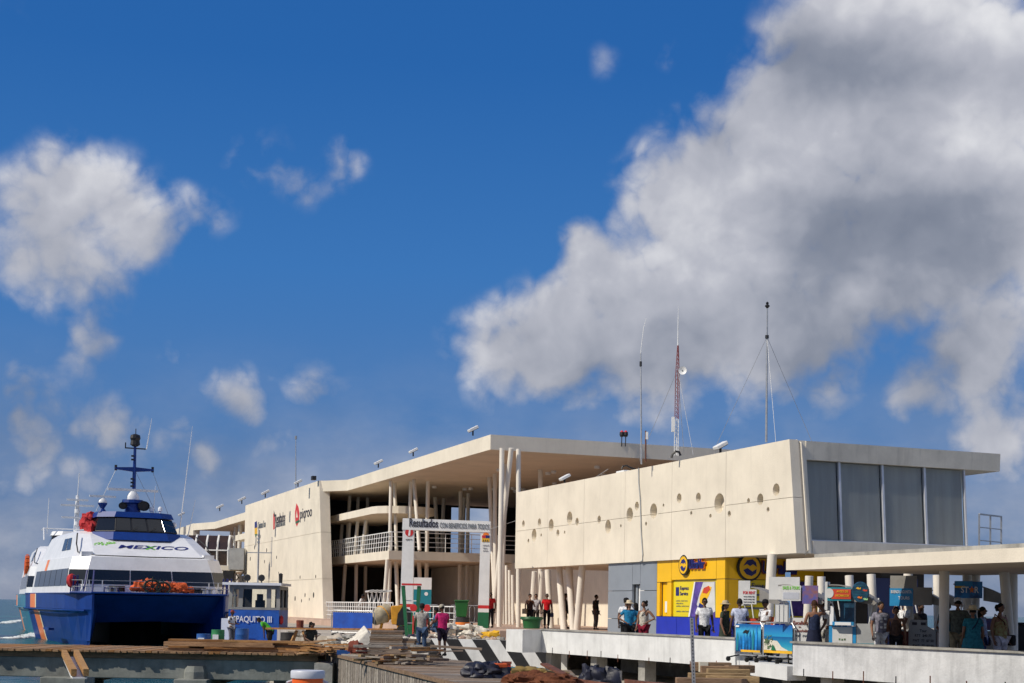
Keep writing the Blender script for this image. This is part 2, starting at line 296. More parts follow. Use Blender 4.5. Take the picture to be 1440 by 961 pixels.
# ------------------------------------------------------------------ mesh builder
class MB:
    def __init__(s): s.v = []; s.f = []; s.m = []; s.cm = 0
    def add(s, vs, fs, m=None):
        o = len(s.v); s.v += [V(p) for p in vs]
        for f in fs: s.f.append([i + o for i in f]); s.m.append(s.cm if m is None else m)
        return s
    def obox(s, c, a, b, d, m=None):       # half-axis vectors
        c, a, b, d = V(c), V(a), V(b), V(d)
        vs = [c + a * i + b * j + d * k for k in (-1, 1) for j in (-1, 1) for i in (-1, 1)]
        return s.add(vs, [(0, 2, 3, 1), (4, 5, 7, 6), (0, 1, 5, 4), (2, 6, 7, 3), (0, 4, 6, 2), (1, 3, 7, 5)], m)
    def box(s, c, sx, sy, sz, rz=0, m=None):
        return s.obox(c, V((cos(rz), sin(rz), 0)) * sx / 2, V((-sin(rz), cos(rz), 0)) * sy / 2, V((0, 0, sz / 2)), m)
    def bar(s, p0, p1, w, h=None, up=(0, 0, 1), m=None):
        p0, p1 = V(p0), V(p1); d = p1 - p0; up = V(up); a = d.cross(up)
        if a.length < 1e-6: a = d.cross(V((1, 0, 0)))
        a.normalize(); b = a.cross(d).normalized()
        return s.obox((p0 + p1) / 2, a * w / 2, d / 2, b * (h or w) / 2, m)
    def prism(s, poly, ext, m=None):
        poly = [V(p) for p in poly]; ext = V(ext); n = len(poly)
        return s.add(poly + [p + ext for p in poly], [tuple(range(n))[::-1], tuple(range(n, 2 * n))] + [(i, (i + 1) % n, n + (i + 1) % n, n + i) for i in range(n)], m)
    def tube(s, pts, r, n=8, m=None, caps=True):
        pts = [V(p) for p in pts]; k = len(pts); rs = r if isinstance(r, (list, tuple)) else [r] * k; vs = []
        for i, p in enumerate(pts):
            d = (pts[min(i + 1, k - 1)] - pts[max(i - 1, 0)]).normalized()
            a = d.cross(V((0, 0, 1))) if abs(d.z) < .95 else d.cross(V((1, 0, 0)))
            a.normalize(); b = d.cross(a)
            vs += [p + (a * cos(2 * pi * j / n) + b * sin(2 * pi * j / n)) * rs[i] for j in range(n)]
        fs = [(i * n + j, i * n + (j + 1) % n, (i + 1) * n + (j + 1) % n, (i + 1) * n + j) for i in range(k - 1) for j in range(n)]
        if caps: fs += [tuple(range(n))[::-1], tuple(range((k - 1) * n, k * n))]
        return s.add(vs, fs, m)
    def lathe(s, prof, c=(0, 0, 0), n=14, m=None, ax=None):
        c = V(c); Z = V(ax).normalized() if ax is not None else V((0, 0, 1))
        X = Z.cross(V((0, 1, 0))) if abs(Z.y) < .9 else Z.cross(V((1, 0, 0))); X.normalize(); Y = Z.cross(X)
        vs = [c + Z * z + (X * cos(2 * pi * j / n) + Y * sin(2 * pi * j / n)) * r for r, z in prof for j in range(n)]; k = len(prof)
        fs = [(i * n + j, i * n + (j + 1) % n, (i + 1) * n + (j + 1) % n, (i + 1) * n + j) for i in range(k - 1) for j in range(n)]
        fs += [tuple(range(n))[::-1], tuple(range((k - 1) * n, k * n))]
        return s.add(vs, fs, m)
    def ball(s, c, rx, ry=None, rz=None, n=10, k=7, m=None, jit=0.0, rot=None, zmin=-1.0):
        c = V(c); ry = ry or rx; rz = rz or rx; vs = []
        for i in range(k + 1):
            t = pi * i / k
            for j in range(n):
                a = 2 * pi * j / n; w = 1 + random.uniform(-jit, jit)
                z = max(cos(t), zmin)
                p = V((rx * sin(t) * cos(a) * w, ry * sin(t) * sin(a) * w, rz * z * w))
                if rot: p = rot @ p
                vs.append(c + p)
        return s.add(vs, [(i * n + j, (i + 1) * n + j, (i + 1) * n + (j + 1) % n, i * n + (j + 1) % n) for i in range(k) for j in range(n)], m)
    def lump(s, c, rx, ry, rz, amp=.3, freq=2.2, n=26, k=15, m=None, flat=-.45):
        c = V(c); off = V((random.random() * 50, random.random() * 50, 0)); vs = []
        for i in range(k + 1):
            t = pi * i / k
            for j in range(n):
                a = 2 * pi * j / n; q = V((sin(t) * cos(a), sin(t) * sin(a), cos(t)))
                w = 1 + amp * mnoise.noise(q * freq + off) * 1.3 + amp * .7 * abs(mnoise.noise(q * freq * 2.3 + off)) - amp * .25 + amp * .3 * mnoise.noise(q * freq * 5 + off)
                vs.append(c + V((rx * q.x * w, ry * q.y * w, rz * max(q.z, flat) * w)))
        return s.add(vs, [(i * n + j, (i + 1) * n + j, (i + 1) * n + (j + 1) % n, i * n + (j + 1) % n) for i in range(k) for j in range(n)], m)
    def build(s, name, mats, parent=None, smooth=False, local=False, bevel=0):
        me = bpy.data.meshes.new(name)
        off = V((0, 0, 0)) if (local or parent is None) else wloc(parent)
        me.from_pydata([tuple(p - off) for p in s.v], [], s.f)
        for m in (mats if isinstance(mats, (list, tuple)) else [mats]): me.materials.append(M[m] if isinstance(m, str) else m)
        if any(s.m): me.polygons.foreach_set('material_index', s.m)
        b = bmesh.new(); b.from_mesh(me); bmesh.ops.remove_doubles(b, verts=b.verts, dist=1e-5); bmesh.ops.recalc_face_normals(b, faces=b.faces); b.to_mesh(me); b.free()
        if smooth:
            me.polygons.foreach_set('use_smooth', [True] * len(me.polygons))
            me.set_sharp_from_angle(angle=R(40))
        o = bpy.data.objects.new(name, me); COL.objects.link(o)
        if parent: o.parent = parent
        if bevel:
            bv = o.modifiers.new('bevel', 'BEVEL'); bv.width = bevel; bv.segments = 2; bv.limit_method = 'ANGLE'
        return o
def wloc(o):
    p = V(o.location)
    while o.parent: o = o.parent; p += V(o.location)
    return p
def tag(o, label=None, cat=None, group=None, kind=None):
    if label: o['label'] = label
    if cat: o['category'] = cat
    if group: o['group'] = group
    if kind: o['kind'] = kind
    return o
def thing(name, loc, label, cat, group=None, rz=0):
    o = bpy.data.objects.new(name, None); COL.objects.link(o); o.location = V(loc); o.rotation_euler = (0, 0, rz); o.empty_display_size = .3
    return tag(o, label, cat, group)
KIDS = {}
def copy_tree(o, parent=None):
    c = o.copy(); COL.objects.link(c)
    if parent is not None: c.parent = parent
    for ch in [x for x in COL.objects if x.parent == o]: copy_tree(ch, c)
    return c
TEXTS = []
def text(name, s, org, u, v, w, h, m, parent, thick=.012, shear=0.0, off=.004, bold=0.0):
    """lettering w metres wide and h high, org = lower left corner, u / v = unit directions; becomes a mesh later"""
    cu = bpy.data.curves.new(name, 'FONT'); cu.body = s; cu.extrude = .02; cu.shear = shear; cu.offset = bold; cu.resolution_u = 3
    o = bpy.data.objects.new(name, cu); COL.objects.link(o)
    TEXTS.append((o, V(org), V(u).normalized(), V(v).normalized(), w, h, m, parent, thick, off)); return o
SKINS = []      # people, finished in one pass
BOOLS = []
# ------------------------------------------------------------------ frame of the terminal: u runs along the long front towards the camera, n out over the water, e inland
A0 = V((0.29, 72.5, 0)); UU = V((.354, -.935, 0)).normalized(); NN = V((UU.y, -UU.x, 0)).normalized(); EE = -NN; ZZ = V((0, 0, 1))
def F(s, o, z): return A0 + UU * s + NN * o + ZZ * z
def fs(px, py, o=0):              # s, z of an image point on the plane o metres in front of the long front
    p = onpl(px, py, A0 + NN * o, NN); return (p - A0).dot(UU), p.z
def scol(px, z, o=0):             # s of image column px at height z on that plane
    y = 850; s = 0
    for _ in range(12):
        s, zz = fs(px, y, o); p = F(s, o, z); d = p - CAM; y = CY - FPX * d.dot(_u) / d.dot(_f)
    return s
ZQ, ZC, ZF, ZD = 2.05, 2.40, 2.00, 1.70     # quay, concourse, promenade, timber deck

# ------------------------------------------------------------------ water and ground
m = MB(); S = 30000
m.add([(-S, -60, 0), (S, -60, 0), (S, S, 0), (-S, S, 0)], [(0, 1, 2, 3)]); tag(m.build('sea', 'sea_water'), kind='structure')
seabed = MB(); seabed.add([(-300, -60, -6), (300, -60, -6), (300, 600, -6), (-300, 600, -6)], [(0, 1, 2, 3)]); tag(seabed.build('seabed', 'quay_top'), kind='structure')
# quay: outline on plan
q0 = pt(436, 62.5, ZQ); q1 = pt(575, 58.8, ZQ); q2 = pt(775, 57.2, ZQ)
quay = [(q0.x, q0.y, 0), (q1.x, q1.y, 0), (q2.x, q2.y, 0), F(14, -2, 0), F(14, -40, 0), F(-150, -40, 0), F(-150, 5.5, 0), F(-48, 5.5, 0)]
m = MB(); m.prism([(p[0], p[1], -6) for p in quay], (0, 0, ZQ + 6)); tag(m.build('quay', 'quay_top'), kind='structure')
m = MB(); m.prism([F(-120, 4.2, ZQ - .4), F(9.5, 4.4, ZQ - .4), F(9.5, -30, ZQ - .4), F(-120, -30, ZQ - .4)], (0, 0, ZC - ZQ + .4)); tag(m.build('concourse_floor', 'paver'), kind='structure')
# striped quay edge
cu = thing('quay_kerb', (q1.x, q1.y, ZD), 'low concrete quay edge painted in slanted black and white stripes', 'kerb')
e0, e1 = pt(572, 58.5, ZQ), pt(800, 56.7, ZQ); ed = (e1 - e0); el_ = ed.length; ed.normalize(); en = V((ed.y, -ed.x, 0))
if en.y > 0: en = -en
base = e0 - ZZ * (ZQ - ZD)
m = MB(); m.prism([e0 - ZZ * 1.4, e0 + ZZ * .06, e1 + ZZ * .06, e1 - ZZ * 1.4], en * .25); m.build('kerb_beam', 'parapet_paint', cu)
k = 0; x = .55
while x < el_ - .5:
    m = MB(); sl = 1.0
    a = e0 + en * .252
    m.prism([a + ed * x + ZZ * .058, a + ed * (x + .58) + ZZ * .058, a + ed * (x + .58 + sl) - ZZ * 1.38, a + ed * (x + sl) - ZZ * 1.38], en * .006)
    m.build('painted_stripe', 'black', cu); x += 1.16
# left timber pier across the water
pf = 49.2; pxl, pxr = -30.0, xat(447, 49.5, ZD)
pier = thing('timber_pier', (pxl, pf, 0), 'low pier with brown cross planks on a grey concrete beam over green water', 'pier')
x = pxl; i = 0
while x < pxr - .1:
    w = .215; m = MB(); y0 = random.uniform(-.06, .05)
    m.box((x + w / 2, pf + 2.6 + y0 / 2, ZD - .03 + random.uniform(-.008, .01)), w - .025, 5.2 - y0, .075, random.uniform(-.006, .006)); m.build('plank', ['plank_a', 'plank_c', 'lumber_a'][random.randrange(3)], pier); x += w
m = MB(); m.box(((pxl + pxr) / 2, pf + .32, ZD - .17), pxr - pxl, .12, .2); m.box(((pxl + pxr) / 2, pf + 4.6, ZD - .17), pxr - pxl, .12, .2); m.box(((pxl + pxr) / 2, pf + 2.4, ZD - .17), pxr - pxl, .12, .2); m.build('stringer', 'plank_b', pier)
m = MB(); m.box(((pxl + pxr) / 2, pf + .55, ZD - .62), pxr - pxl, .5, .70); m.build('edge_beam', 'pier_concrete', pier, bevel=.03)
m = MB(); m.box(((pxl + pxr) / 2, pf + 4.6, ZD - .62), pxr - pxl, .5, .70); m.build('edge_beam', 'pier_concrete', pier)
for px in (-90, 90, 275, 430):
    xx = xat(px, pf + .5, .8)
    m = MB(); m.box((xx, pf + 2.4, .62), 1.15, 5.4, .28); m.build('pile_cap', 'pier_concrete', pier, bevel=.03)
    for yy in (.7, 4.2):
        m = MB(); m.lathe([(.34, -6), (.34, .48)], (xx, pf + yy, 0), 12); m.build('pile', 'pier_concrete', pier, smooth=True)
    if px == 275:
        m = MB(); m.lathe([(.40, .50), (.46, .62), (.46, 1.0), (.38, 1.2)], (xx + .05, pf + .42, 0), 8); m.build('fender_block', 'pier_concrete', pier)
# leaning ramp against the pier
a0, a1 = at(90, 918, 48.9), at(104, 946, 42); b0, b1 = at(107, 918, 48.9), at(121, 946, 42)
ramp = thing('boat_ramp', at(110, 955, 43), 'short concrete ramp with two brown timber rails leaning on the pier', 'ramp')
m = MB(); m.bar(a0, a1, .16, .2); m.build('timber_rail', 'lumber_b', ramp); m = MB(); m.bar(b0, b1, .16, .2); m.build('timber_rail', 'lumber_b', ramp)
c0, c1 = (a0 + b0) / 2 - ZZ * .2, (a1 + b1) / 2 - ZZ * .2
m = MB(); m.bar(c0, c1, .42, .12); m.build('ramp_board', 'white_paint', ramp)
m = MB(); cc = at(112, 1000, 42.4); m.box((cc.x, 42.3, (c1.z - 3.0) / 2 + .02), .60, 1.0, c1.z + 3.0); m.build('concrete_post', 'pier_concrete', ramp)
# centre timber deck
d0, d1 = onz(465, 918.5, ZD), onz(620, 955.5, ZD); dd = (d1 - d0).normalized(); d2 = d1 + dd * 14
deck = thing('timber_deck', (d0.x, d0.y, 0), 'weathered timber deck with a grey vertical board skirt down to the water', 'deck')
y = 51.5; n_ = 0
while y > 22.5:
    w = .24; t = (y - d0.y) / dd.y; xl = d0.x + dd.x * t + .02; xr = 9.5 if y < 33 else (1.7 if y < 39.5 else -2.9 + (48.8 - y) * .42)
    xs = [xl]; nx = xl + random.uniform(3.0, 6)
    while nx < xr: xs.append(nx); nx += random.uniform(3.5, 6)
    xs.append(xr)
    for xa, xb in zip(xs, xs[1:]):
        if len(deck.children) > 999: break
        m = MB(); m.box(((xa + xb) / 2, y - w / 2, ZD - .02 + random.uniform(-.008, .006)), xb - xa - .02, w - .02, .05); m.build('plank', random.choice(['grey_board_a', 'stack_a', 'plank_b', 'grey_board_b']), deck)
    y -= w
t = 0; L_ = (d2 - d0).length
while t < L_:
    w = random.choice((.16, .2, .24)); p = d0 + dd * (t + w / 2); h = .95 + random.uniform(-.06, .05)
    nrm = V((-dd.y * -1, dd.x * -1, 0)); nrm = V((dd.y, -dd.x, 0)); nrm = nrm if nrm.x < 0 else -nrm
    m = MB(); m.obox(V((p.x, p.y, ZD - .06 - h / 2)) + nrm * random.uniform(.02, .04), dd * (w / 2 - .012), nrm * .018, ZZ * h / 2)
    m.build('skirt_board', random.choice(['grey_board_a', 'grey_board_c', 'grey_board_b', 'grey_board_a']), deck); t += w
m = MB(); m.bar(d0 - ZZ * .03 + nrm * .05, d2 - ZZ * .03 + nrm * .05, .12, .09); m.build('edge_board', 'plank_b', deck)
m = MB(); m.prism([V((p[0], p[1], ZD - .35)) for p in ((d0.x + .1, 51), (d0.x + .1, d0.y), (d2.x + .1, 22.6), (9.3, 22.6), (9.3, 32.8), (1.6, 32.8), (1.6, 39.4), (-2.9, 48.7), (-4.2, 51.2))], (0, 0, .26)); m.build('deck_frame', 'black', deck)
m = MB(); m.prism([V((p[0], p[1], -6)) for p in ((-1.5, 57), (-3, 44), (1.0, 33), (14, 33), (14, 50), (3, 58))], (0, 0, 7.0)); tag(m.build('rubble_ground', 'quay_top'), kind='structure')
for k in range(7):
    p = d0 + dd * (1 + k * 3.6) - nrm * .5; m = MB(); m.lathe([(.16, -6), (.16, ZD - .36)], (p.x, p.y, 0), 10); m.build('pile', 'plank_b', deck, smooth=True)
m = MB(); pb = onz(447, 921, ZD); m.box((pb.x + .22, pb.y + .6, .62), .62, 1.6, 1.6); tag(m.build('abutment_block', 'concrete'), 'pale concrete block where the pier meets the timber deck', 'concrete block')

# ------------------------------------------------------------------ promenade slab and white parapets
zt, zb = 2.62, 1.80
w0 = pt(762, 52.3, zt); w1 = pt(1034, 41.0, zt); v0 = pt(1115, 37.2, zt); v1 = pt(1440, 30.6, zt); vd = (v1 - v0).normalized(); v2 = v1 + vd * 9
wd = (w1 - w0).normalized(); wn = V((wd.y, -wd.x, 0)); wn = wn if wn.x < 0 else -wn
m = MB(); fl = [w0 + ZZ * 0, w1, w1 + EE * .6, v0 + EE * .3, v0, v2, v2 + EE * 30, F(9.2, -30, 0), F(9.2, 1.5, 0)]
m.prism([V((p.x, p.y, ZF - .19)) - wn * .02 for p in fl], (0, 0, .19)); tag(m.build('promenade_floor', 'concrete'), kind='structure')
par = thing('parapet_wall', w0 - ZZ * .9, 'long white parapet wall with a grey capping below the grey and yellow shops', 'parapet')
cor = pt(735, 51.4, zt); cor0 = pt(712, 52.6, zt)
m = MB(); th = .22
m.prism([V((p.x, p.y, zb)) for p in (cor0, cor, w0, w1, w1 + EE * .55, w1 + EE * .55 - wd * th, w1 - wn * th - wd * th, w0 - wn * th, w0 - wn * th + EE * .8, cor0 + EE * 1.2 - UU * .2)], (0, 0, zt - zb)); m.build('wall', 'parapet_paint', par)
m = MB(); m.bar(w0 + ZZ * .02 - wn * th / 2, w1 + ZZ * .02 - wn * th / 2 + wd * .04, th + .1, .05); m.build('capping', 'concrete', par)
par2 = thing('parapet_wall', v0 - ZZ * .9, 'white parapet wall in front of the souvenir carts, nearest the camera', 'parapet')
vn = V((vd.y, -vd.x, 0)); vn = vn if vn.x < 0 else -vn
m = MB(); m.prism([V((p.x, p.y, zb - .02)) for p in (v0, v2, v2 - vn * th, v0 - vn * th)], (0, 0, zt - zb + .02)); m.build('wall', 'parapet_shaded', par2)
m = MB(); m.bar(v0 + ZZ * .02 - vn * th / 2 - vd * .05, v2 + ZZ * .02 - vn * th / 2, th + .12, .05); m.build('capping', 'concrete', par2)
m = MB(); g0, g1 = w1 + EE * .35, v0 + EE * .12; gd = (g1 - g0).normalized(); m.prism([V((p.x, p.y, ZF - .36)) for p in (g0 + wn * .3, g1 + wn * .3, g1 - wn * .3, g0 - wn * .3)], (0, 0, .37)); tag(m.build('landing_slab', 'parapet_paint'), 'stained white slab edge under the poster barriers between the parapets', 'slab')
for i in range(16):
    ww, dw = (w0, wd) if i < 9 else (v0, vd); t_ = (i + .5 + random.uniform(-.3, .3)) * (1.35 if i < 9 else 0) + (0 if i < 9 else (i - 8.6) * 1.1); q_ = ww + dw * t_ + (wn if i < 9 else vn) * .006
    m = MB(); m.box((q_.x, q_.y, zb + random.uniform(.0, .08)), .022, .02, random.uniform(.14, .3)); m.build('rebar_stub', 'rust_sheet' if i % 3 else 'black', par if i < 9 else par2)
# piers under the promenade
under = thing('promenade_piers', (w0.x, w0.y, 0), 'row of stained concrete piers carrying the white parapet above the dark void', 'piers')
for px, o in ((762, .5), (825, .5), (892, .5), (985, .6), (1050, 1.6), (1150, .5), (1230, .5), (1330, .5)):
    q = pt(px, 1, 1); ww = w0 if px < 1060 else v0; dw = wd if px < 1060 else vd; nw = wn if px < 1060 else vn
    sx = 0
    for _ in range(30):
        p = ww + dw * sx; sx += (px - (CX + FPX * (p - CAM).dot(_r) / (p - CAM).dot(_f))) * .02
    p = ww + dw * sx - nw * o
    m = MB(); m.box((p.x, p.y, zb / 2 - 3.01 + .0), .42, .42, zb + 6 - .02, atan2(dw.y, dw.x)); m.build('pier', 'concrete', under)
m = MB(); m.prism([V((p.x, p.y, -6)) - wn * 4.2 for p in (w0 - wd * 1.5, w1, v2)] + [V((v2.x + 14, v2.y, -6)), F(9, -12, -6)], (0, 0, ZF - .36 + 6)); tag(m.build('retaining_wall', 'concrete'), 'dim concrete retaining wall in the shade under the promenade', 'wall')

# ------------------------------------------------------------------ the terminal building
T = thing('ferry_terminal', F(0, 0, ZQ), 'long cream ferry terminal with slanted columns, overhanging flat roofs and round wall openings', 'building')
sB_t, _ = fs(1110, 616); sB_b, _ = fs(1120, 778)
zw0, zw1 = 5.42, 9.33
sL = fs(726, 692)[0]
# wing front: panels in two rows, holes cut through the outer skin
zmid = 7.33; ncol = 6; gap = .008
HOLES = [(736, 737, 8), (743, 761, 5), (751, 753, 14), (758.5, 735, 9), (761, 753, 4), (775, 739, 14), (784.5, 750, 8), (794, 749, 4), (801, 729, 15), (811.5, 734, 9),
         (842.5, 731, 9), (855, 741, 15), (873, 740, 4), (885.5, 724, 16), (895.5, 712, 10), (908.5, 737, 5), (919, 719, 17), (933, 711, 4), (955, 701, 11), (982, 700, 11), (972, 722, 5), (999, 726, 5),
         (1011.5, 708, 22), (1025.5, 723, 7), (1052.5, 704.5, 6), (1069, 702.5, 13), (1080, 717, 6), (1091.5, 689, 14)]
cut = MB()
for px, py, h in HOLES:
    s, z = fs(px, py); mppx = (F(s, 0, z) - CAM).dot(_f) / FPX; r = h * 1.3 * mppx / 2
    cut.lathe([(r, -.30), (r, .2)], F(s, 0, z), 18, ax=NN)
cutter = cut.build('hole_cutter', 'stucco'); BOOLS_CUT = cutter
for row in range(2):
    for c in range(ncol):
        za, zb_ = (zw0, zmid) if row == 0 else (zmid, zw1)
        def se(z, k):       # the near end is raked
            end = sB_b + (sB_t - sB_b) * (z - zw0) / (zw1 - zw0)
            return sL + (end - sL) * k / ncol if k == ncol else sL + (sB_t - sL) * k / ncol
        g0 = gap if c else 0; g1 = gap if c < ncol - 1 else 0
        m = MB(); m.prism([F(se(za, c) + g0, 0, za + (gap if row else 0)), F(se(za, c + 1) - g1, 0, za + (gap if row else 0)), F(se(zb_, c + 1) - g1, 0, zb_ - (0 if row else gap)), F(se(zb_, c) + g0, 0, zb_ - (0 if row else gap))], EE * .35)
        o = m.build('wall_panel', 'stucco', T); bm_ = o.modifiers.new('b', 'BOOLEAN'); bm_.object = cutter; bm_.operation = 'DIFFERENCE'; bm_.solver = 'EXACT'; BOOLS.append(o)
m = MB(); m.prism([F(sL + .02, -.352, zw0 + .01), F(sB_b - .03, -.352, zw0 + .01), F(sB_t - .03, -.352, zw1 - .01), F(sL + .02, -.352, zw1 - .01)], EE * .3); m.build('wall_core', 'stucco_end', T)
# the near end: raked wall end, sill, roof band, glass
WE = 7.42
m = MB(); m.prism([F(sB_b - .02, -.66, zw0 + .001), F(sB_b - .02, -.66, zw0 + .44), F(sB_b - .35, -.66, zw0 + .44), F(sB_b - .35, -.66, zw0 + .001)], EE * (WE + .3)); m.build('sill_band', 'stucco_end', T)
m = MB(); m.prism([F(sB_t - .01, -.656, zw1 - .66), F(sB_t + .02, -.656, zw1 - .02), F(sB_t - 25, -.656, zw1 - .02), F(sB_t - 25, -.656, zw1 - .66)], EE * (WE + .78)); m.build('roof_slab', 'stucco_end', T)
def EP(e, z, ins=.12):   # point on the raked glass plane
    k = (z - zw0) / (zw1 - zw0); return F(sB_b - .36 - .27 * k - ins, -e, z)
gz0, gz1 = zw0 + .44, zw1 - .66
eds = [.70, 2.10, 3.88, 5.66, 7.38]
for i in range(4):
    a, b = eds[i] + .05, eds[i + 1] - .05
    m = MB(); m.prism([EP(a, gz0 + .03), EP(b, gz0 + .03), EP(b, gz1 - .02), EP(a, gz1 - .02)], -UU * .02); m.build('window_pane', 'pane_glass', T)
    m = MB(); m.prism([EP(a, gz0 + .05, .19), EP(b - .02, gz0 + .05, .19), EP(b - .02, gz1 - .02, .19), EP(a, gz1 - .02, .19)], -UU * .01); m.build('window_blind', 'blind', T)
for i, e_ in enumerate(eds):
    m = MB(); w_ = .042 if i not in (0, 4) else .03
    m.prism([EP(e_ - w_, gz0, .06), EP(e_ + w_, gz0, .06), EP(e_ + w_, gz1 + .01, .06), EP(e_ - w_, gz1 + .01, .06)], -UU * .12); m.build('mullion', 'alu', T)
m = MB(); m.prism([EP(.68, gz0 + .002, .04), EP(7.42, gz0 + .002, .04), EP(7.42, gz0 + .06, .04), EP(.68, gz0 + .06, .04)], -UU * .14); m.build('window_frame', 'alu', T)
# body of the wing: underside, floor, back and far walls
m = MB(); m.prism([F(sL, -.655, zw0 + .02), F(sB_b - .36, -.655, zw0 + .02), F(sB_b - .36, -WE - .2, zw0 + .02), F(sL, -WE - .2, zw0 + .02)], ZZ * .28); m.build('floor_slab', 'soffit', T)
m = MB(); m.prism([F(sL + .1, -WE + .05, zw0 + .31), F(sB_t - .5, -WE + .05, zw0 + .31), F(sB_t - .5, -WE + .05, zw1 - .67), F(sL + .1, -WE + .05, zw1 - .67)], EE * .2); m.build('back_wall', 'stucco_end', T)
m = MB(); m.prism([F(sL + .1, -.66, zw0 + .31), F(sL + .1, -WE + .02, zw0 + .31), F(sL + .1, -WE + .02, zw1 - .67), F(sL + .1, -.66, zw1 - .67)], UU * .2); m.build('cross_wall', 'stucco_end', T)
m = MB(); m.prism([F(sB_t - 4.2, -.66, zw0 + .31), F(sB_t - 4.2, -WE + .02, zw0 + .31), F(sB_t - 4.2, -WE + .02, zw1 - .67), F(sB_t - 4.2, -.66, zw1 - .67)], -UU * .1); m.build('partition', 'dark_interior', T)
# shops below the wing: grey panels, yellow panels with blue plinth
def face_panel(name, px0, px1, z0, z1, o, mt, depth=.10, g=.012, s0=None, s1=None):
    a = scol(px0, (z0 + z1) / 2, o) if s0 is None else s0; b = scol(px1, (z0 + z1) / 2, o) if s1 is None else s1
    m = MB(); m.prism([F(a + g, o, z0 + g), F(b - g, o, z0 + g), F(b - g, o, z1 - g), F(a + g, o, z1 - g)], EE * depth); return m.build(name, mt, T)
oS = -.12; zT = zw0 + .01
zs = [ZF + .0, 3.02, 4.22, zT]
sg = [scol(x, 4, oS) for x in (855, 889, 900, 923.5)]; sy = [scol(x, 4, oS) for x in (923.5, 944, 1007, 1019.5)]
for i in range(3):
    face_panel('shop_panel', 0, 0, zs[i], zs[i + 1], oS, 'grey_panel', s0=sg[0], s1=sg[1])
    face_panel('shop_panel', 0, 0, zs[i], zs[i + 1], oS, 'grey_panel', s0=sg[2], s1=sg[3])
face_panel('shop_panel', 0, 0, 4.48, zT, oS, 'grey_panel', s0=sg[1], s1=sg[2])
face_panel('shop_door', 0, 0, ZF, 4.46, oS - .2, 'white_paint', s0=sg[1] + .22, s1=sg[2])
face_panel('door_jamb', 0, 0, ZF, 4.46, oS - .16, 'grey_panel', s0=sg[1], s1=sg[1] + .2, depth=.06)
zbl = 3.17
face_panel('shop_panel', 0, 0, 4.55, zT, oS, 'yellow_panel', s0=sy[0], s1=sy[1]); face_panel('shop_panel', 0, 0, 4.62, zT, oS, 'yellow_panel', s0=sy[1], s1=sy[2])
face_panel('shop_panel', 0, 0, 4.62, zT, oS, 'yellow_panel', s0=sy[2], s1=sy[3])
sn = [scol(x, 4, oS) for x in (928, 938)]
face_panel('shop_panel', 0, 0, zbl, 4.55, oS, 'yellow_panel', s0=sy[0], s1=sn[0]); face_panel('shop_panel', 0, 0, zbl, 4.55, oS, 'yellow_panel', s0=sn[1], s1=sy[1])
face_panel('niche_back', 0, 0, zbl, 4.55, oS - .13, 'yellow_panel', s0=sn[0], s1=sn[1], depth=.06)
face_panel('niche_meter', 0, 0, zbl + .15, zbl + .62, oS - .06, 'white_paint', s0=sn[1] - .3, s1=sn[1] - .05, depth=.06)
face_panel('shop_panel', 0, 0, zbl, 4.62, oS, 'yellow_panel', s0=sy[2], s1=sy[3])
face_panel('plinth_panel', 0, 0, ZF, zbl, oS + .01, 'blue_panel', s0=sy[0], s1=sy[1] + .5, depth=.12); face_panel('plinth_panel', 0, 0, ZF, zbl, oS + .01, 'blue_panel', s0=sy[1] + .5, s1=sy[2] - .6, depth=.12); face_panel('plinth_panel', 0, 0, ZF, zbl, oS + .01, 'blue_panel', s0=sy[2] - .6, s1=sy[3], depth=.12)
# the advertising window of the front
oW = oS - .09
face_panel('advert_board', 0, 0, zbl, 4.62, oW, 'poster_yellow', s0=sy[1], s1=sy[2], depth=.05)
def onW(px, py, o=oW + .004): return onpl(px, py, A0 + NN * o, NN)
def patch(name, pts, mt, o=oW + .004, par=None, th=.006):
    m = MB(); m.prism([onW(x, y, o) for x, y in pts], NN * th); return m.build(name, mt, par or T)
patch('advert_print', [(978, 818.5), (1006, 818), (1006, 873), (970, 867)], 'blue_print')
patch('advert_spray', [(989, 819), (1005, 818.5), (1006, 860), (996, 866), (985, 862), (980, 850), (983, 838)], 'paper', o=oW + .012)
patch('advert_hull', [(989, 828), (996, 824), (1001, 826), (997, 838), (989, 852), (984, 851), (984, 840)], 'yellow_panel', o=oW + .02)
patch('advert_flower', [(990, 827), (997, 824), (999, 829), (994, 835), (988, 834)], 'sign_red', o=oW + .028)
patch('advert_keel', [(984, 848), (990, 852), (987, 858), (981, 856)], 'text_navy', o=oW + .028)
patch('advert_stripe', [(974, 843), (978, 818.6), (976.3, 818.6), (968, 867.6), (970, 867.6)], 'text_white', o=oW + .012)
patch('advert_badge', [(950.5, 826), (955, 826), (955, 838), (950.5, 838)], 'text_navy')
text('advert_lettering', 'Express\nService', onW(956.5, 837.5), UU, ZZ, (onW(968.5, 830) - onW(956.5, 830)).length, .36, 'text_navy', T)
for i, wdt in enumerate((16, 10, 18, 0, 18)):
    if wdt: p = onW(951, 846 + i * 3.7); text('advert_small_print', 'salidas cada hora', p, UU, ZZ, (onW(951 + wdt, 846) - onW(951, 846)).length, .06, 'text_grey', T, thick=.004)
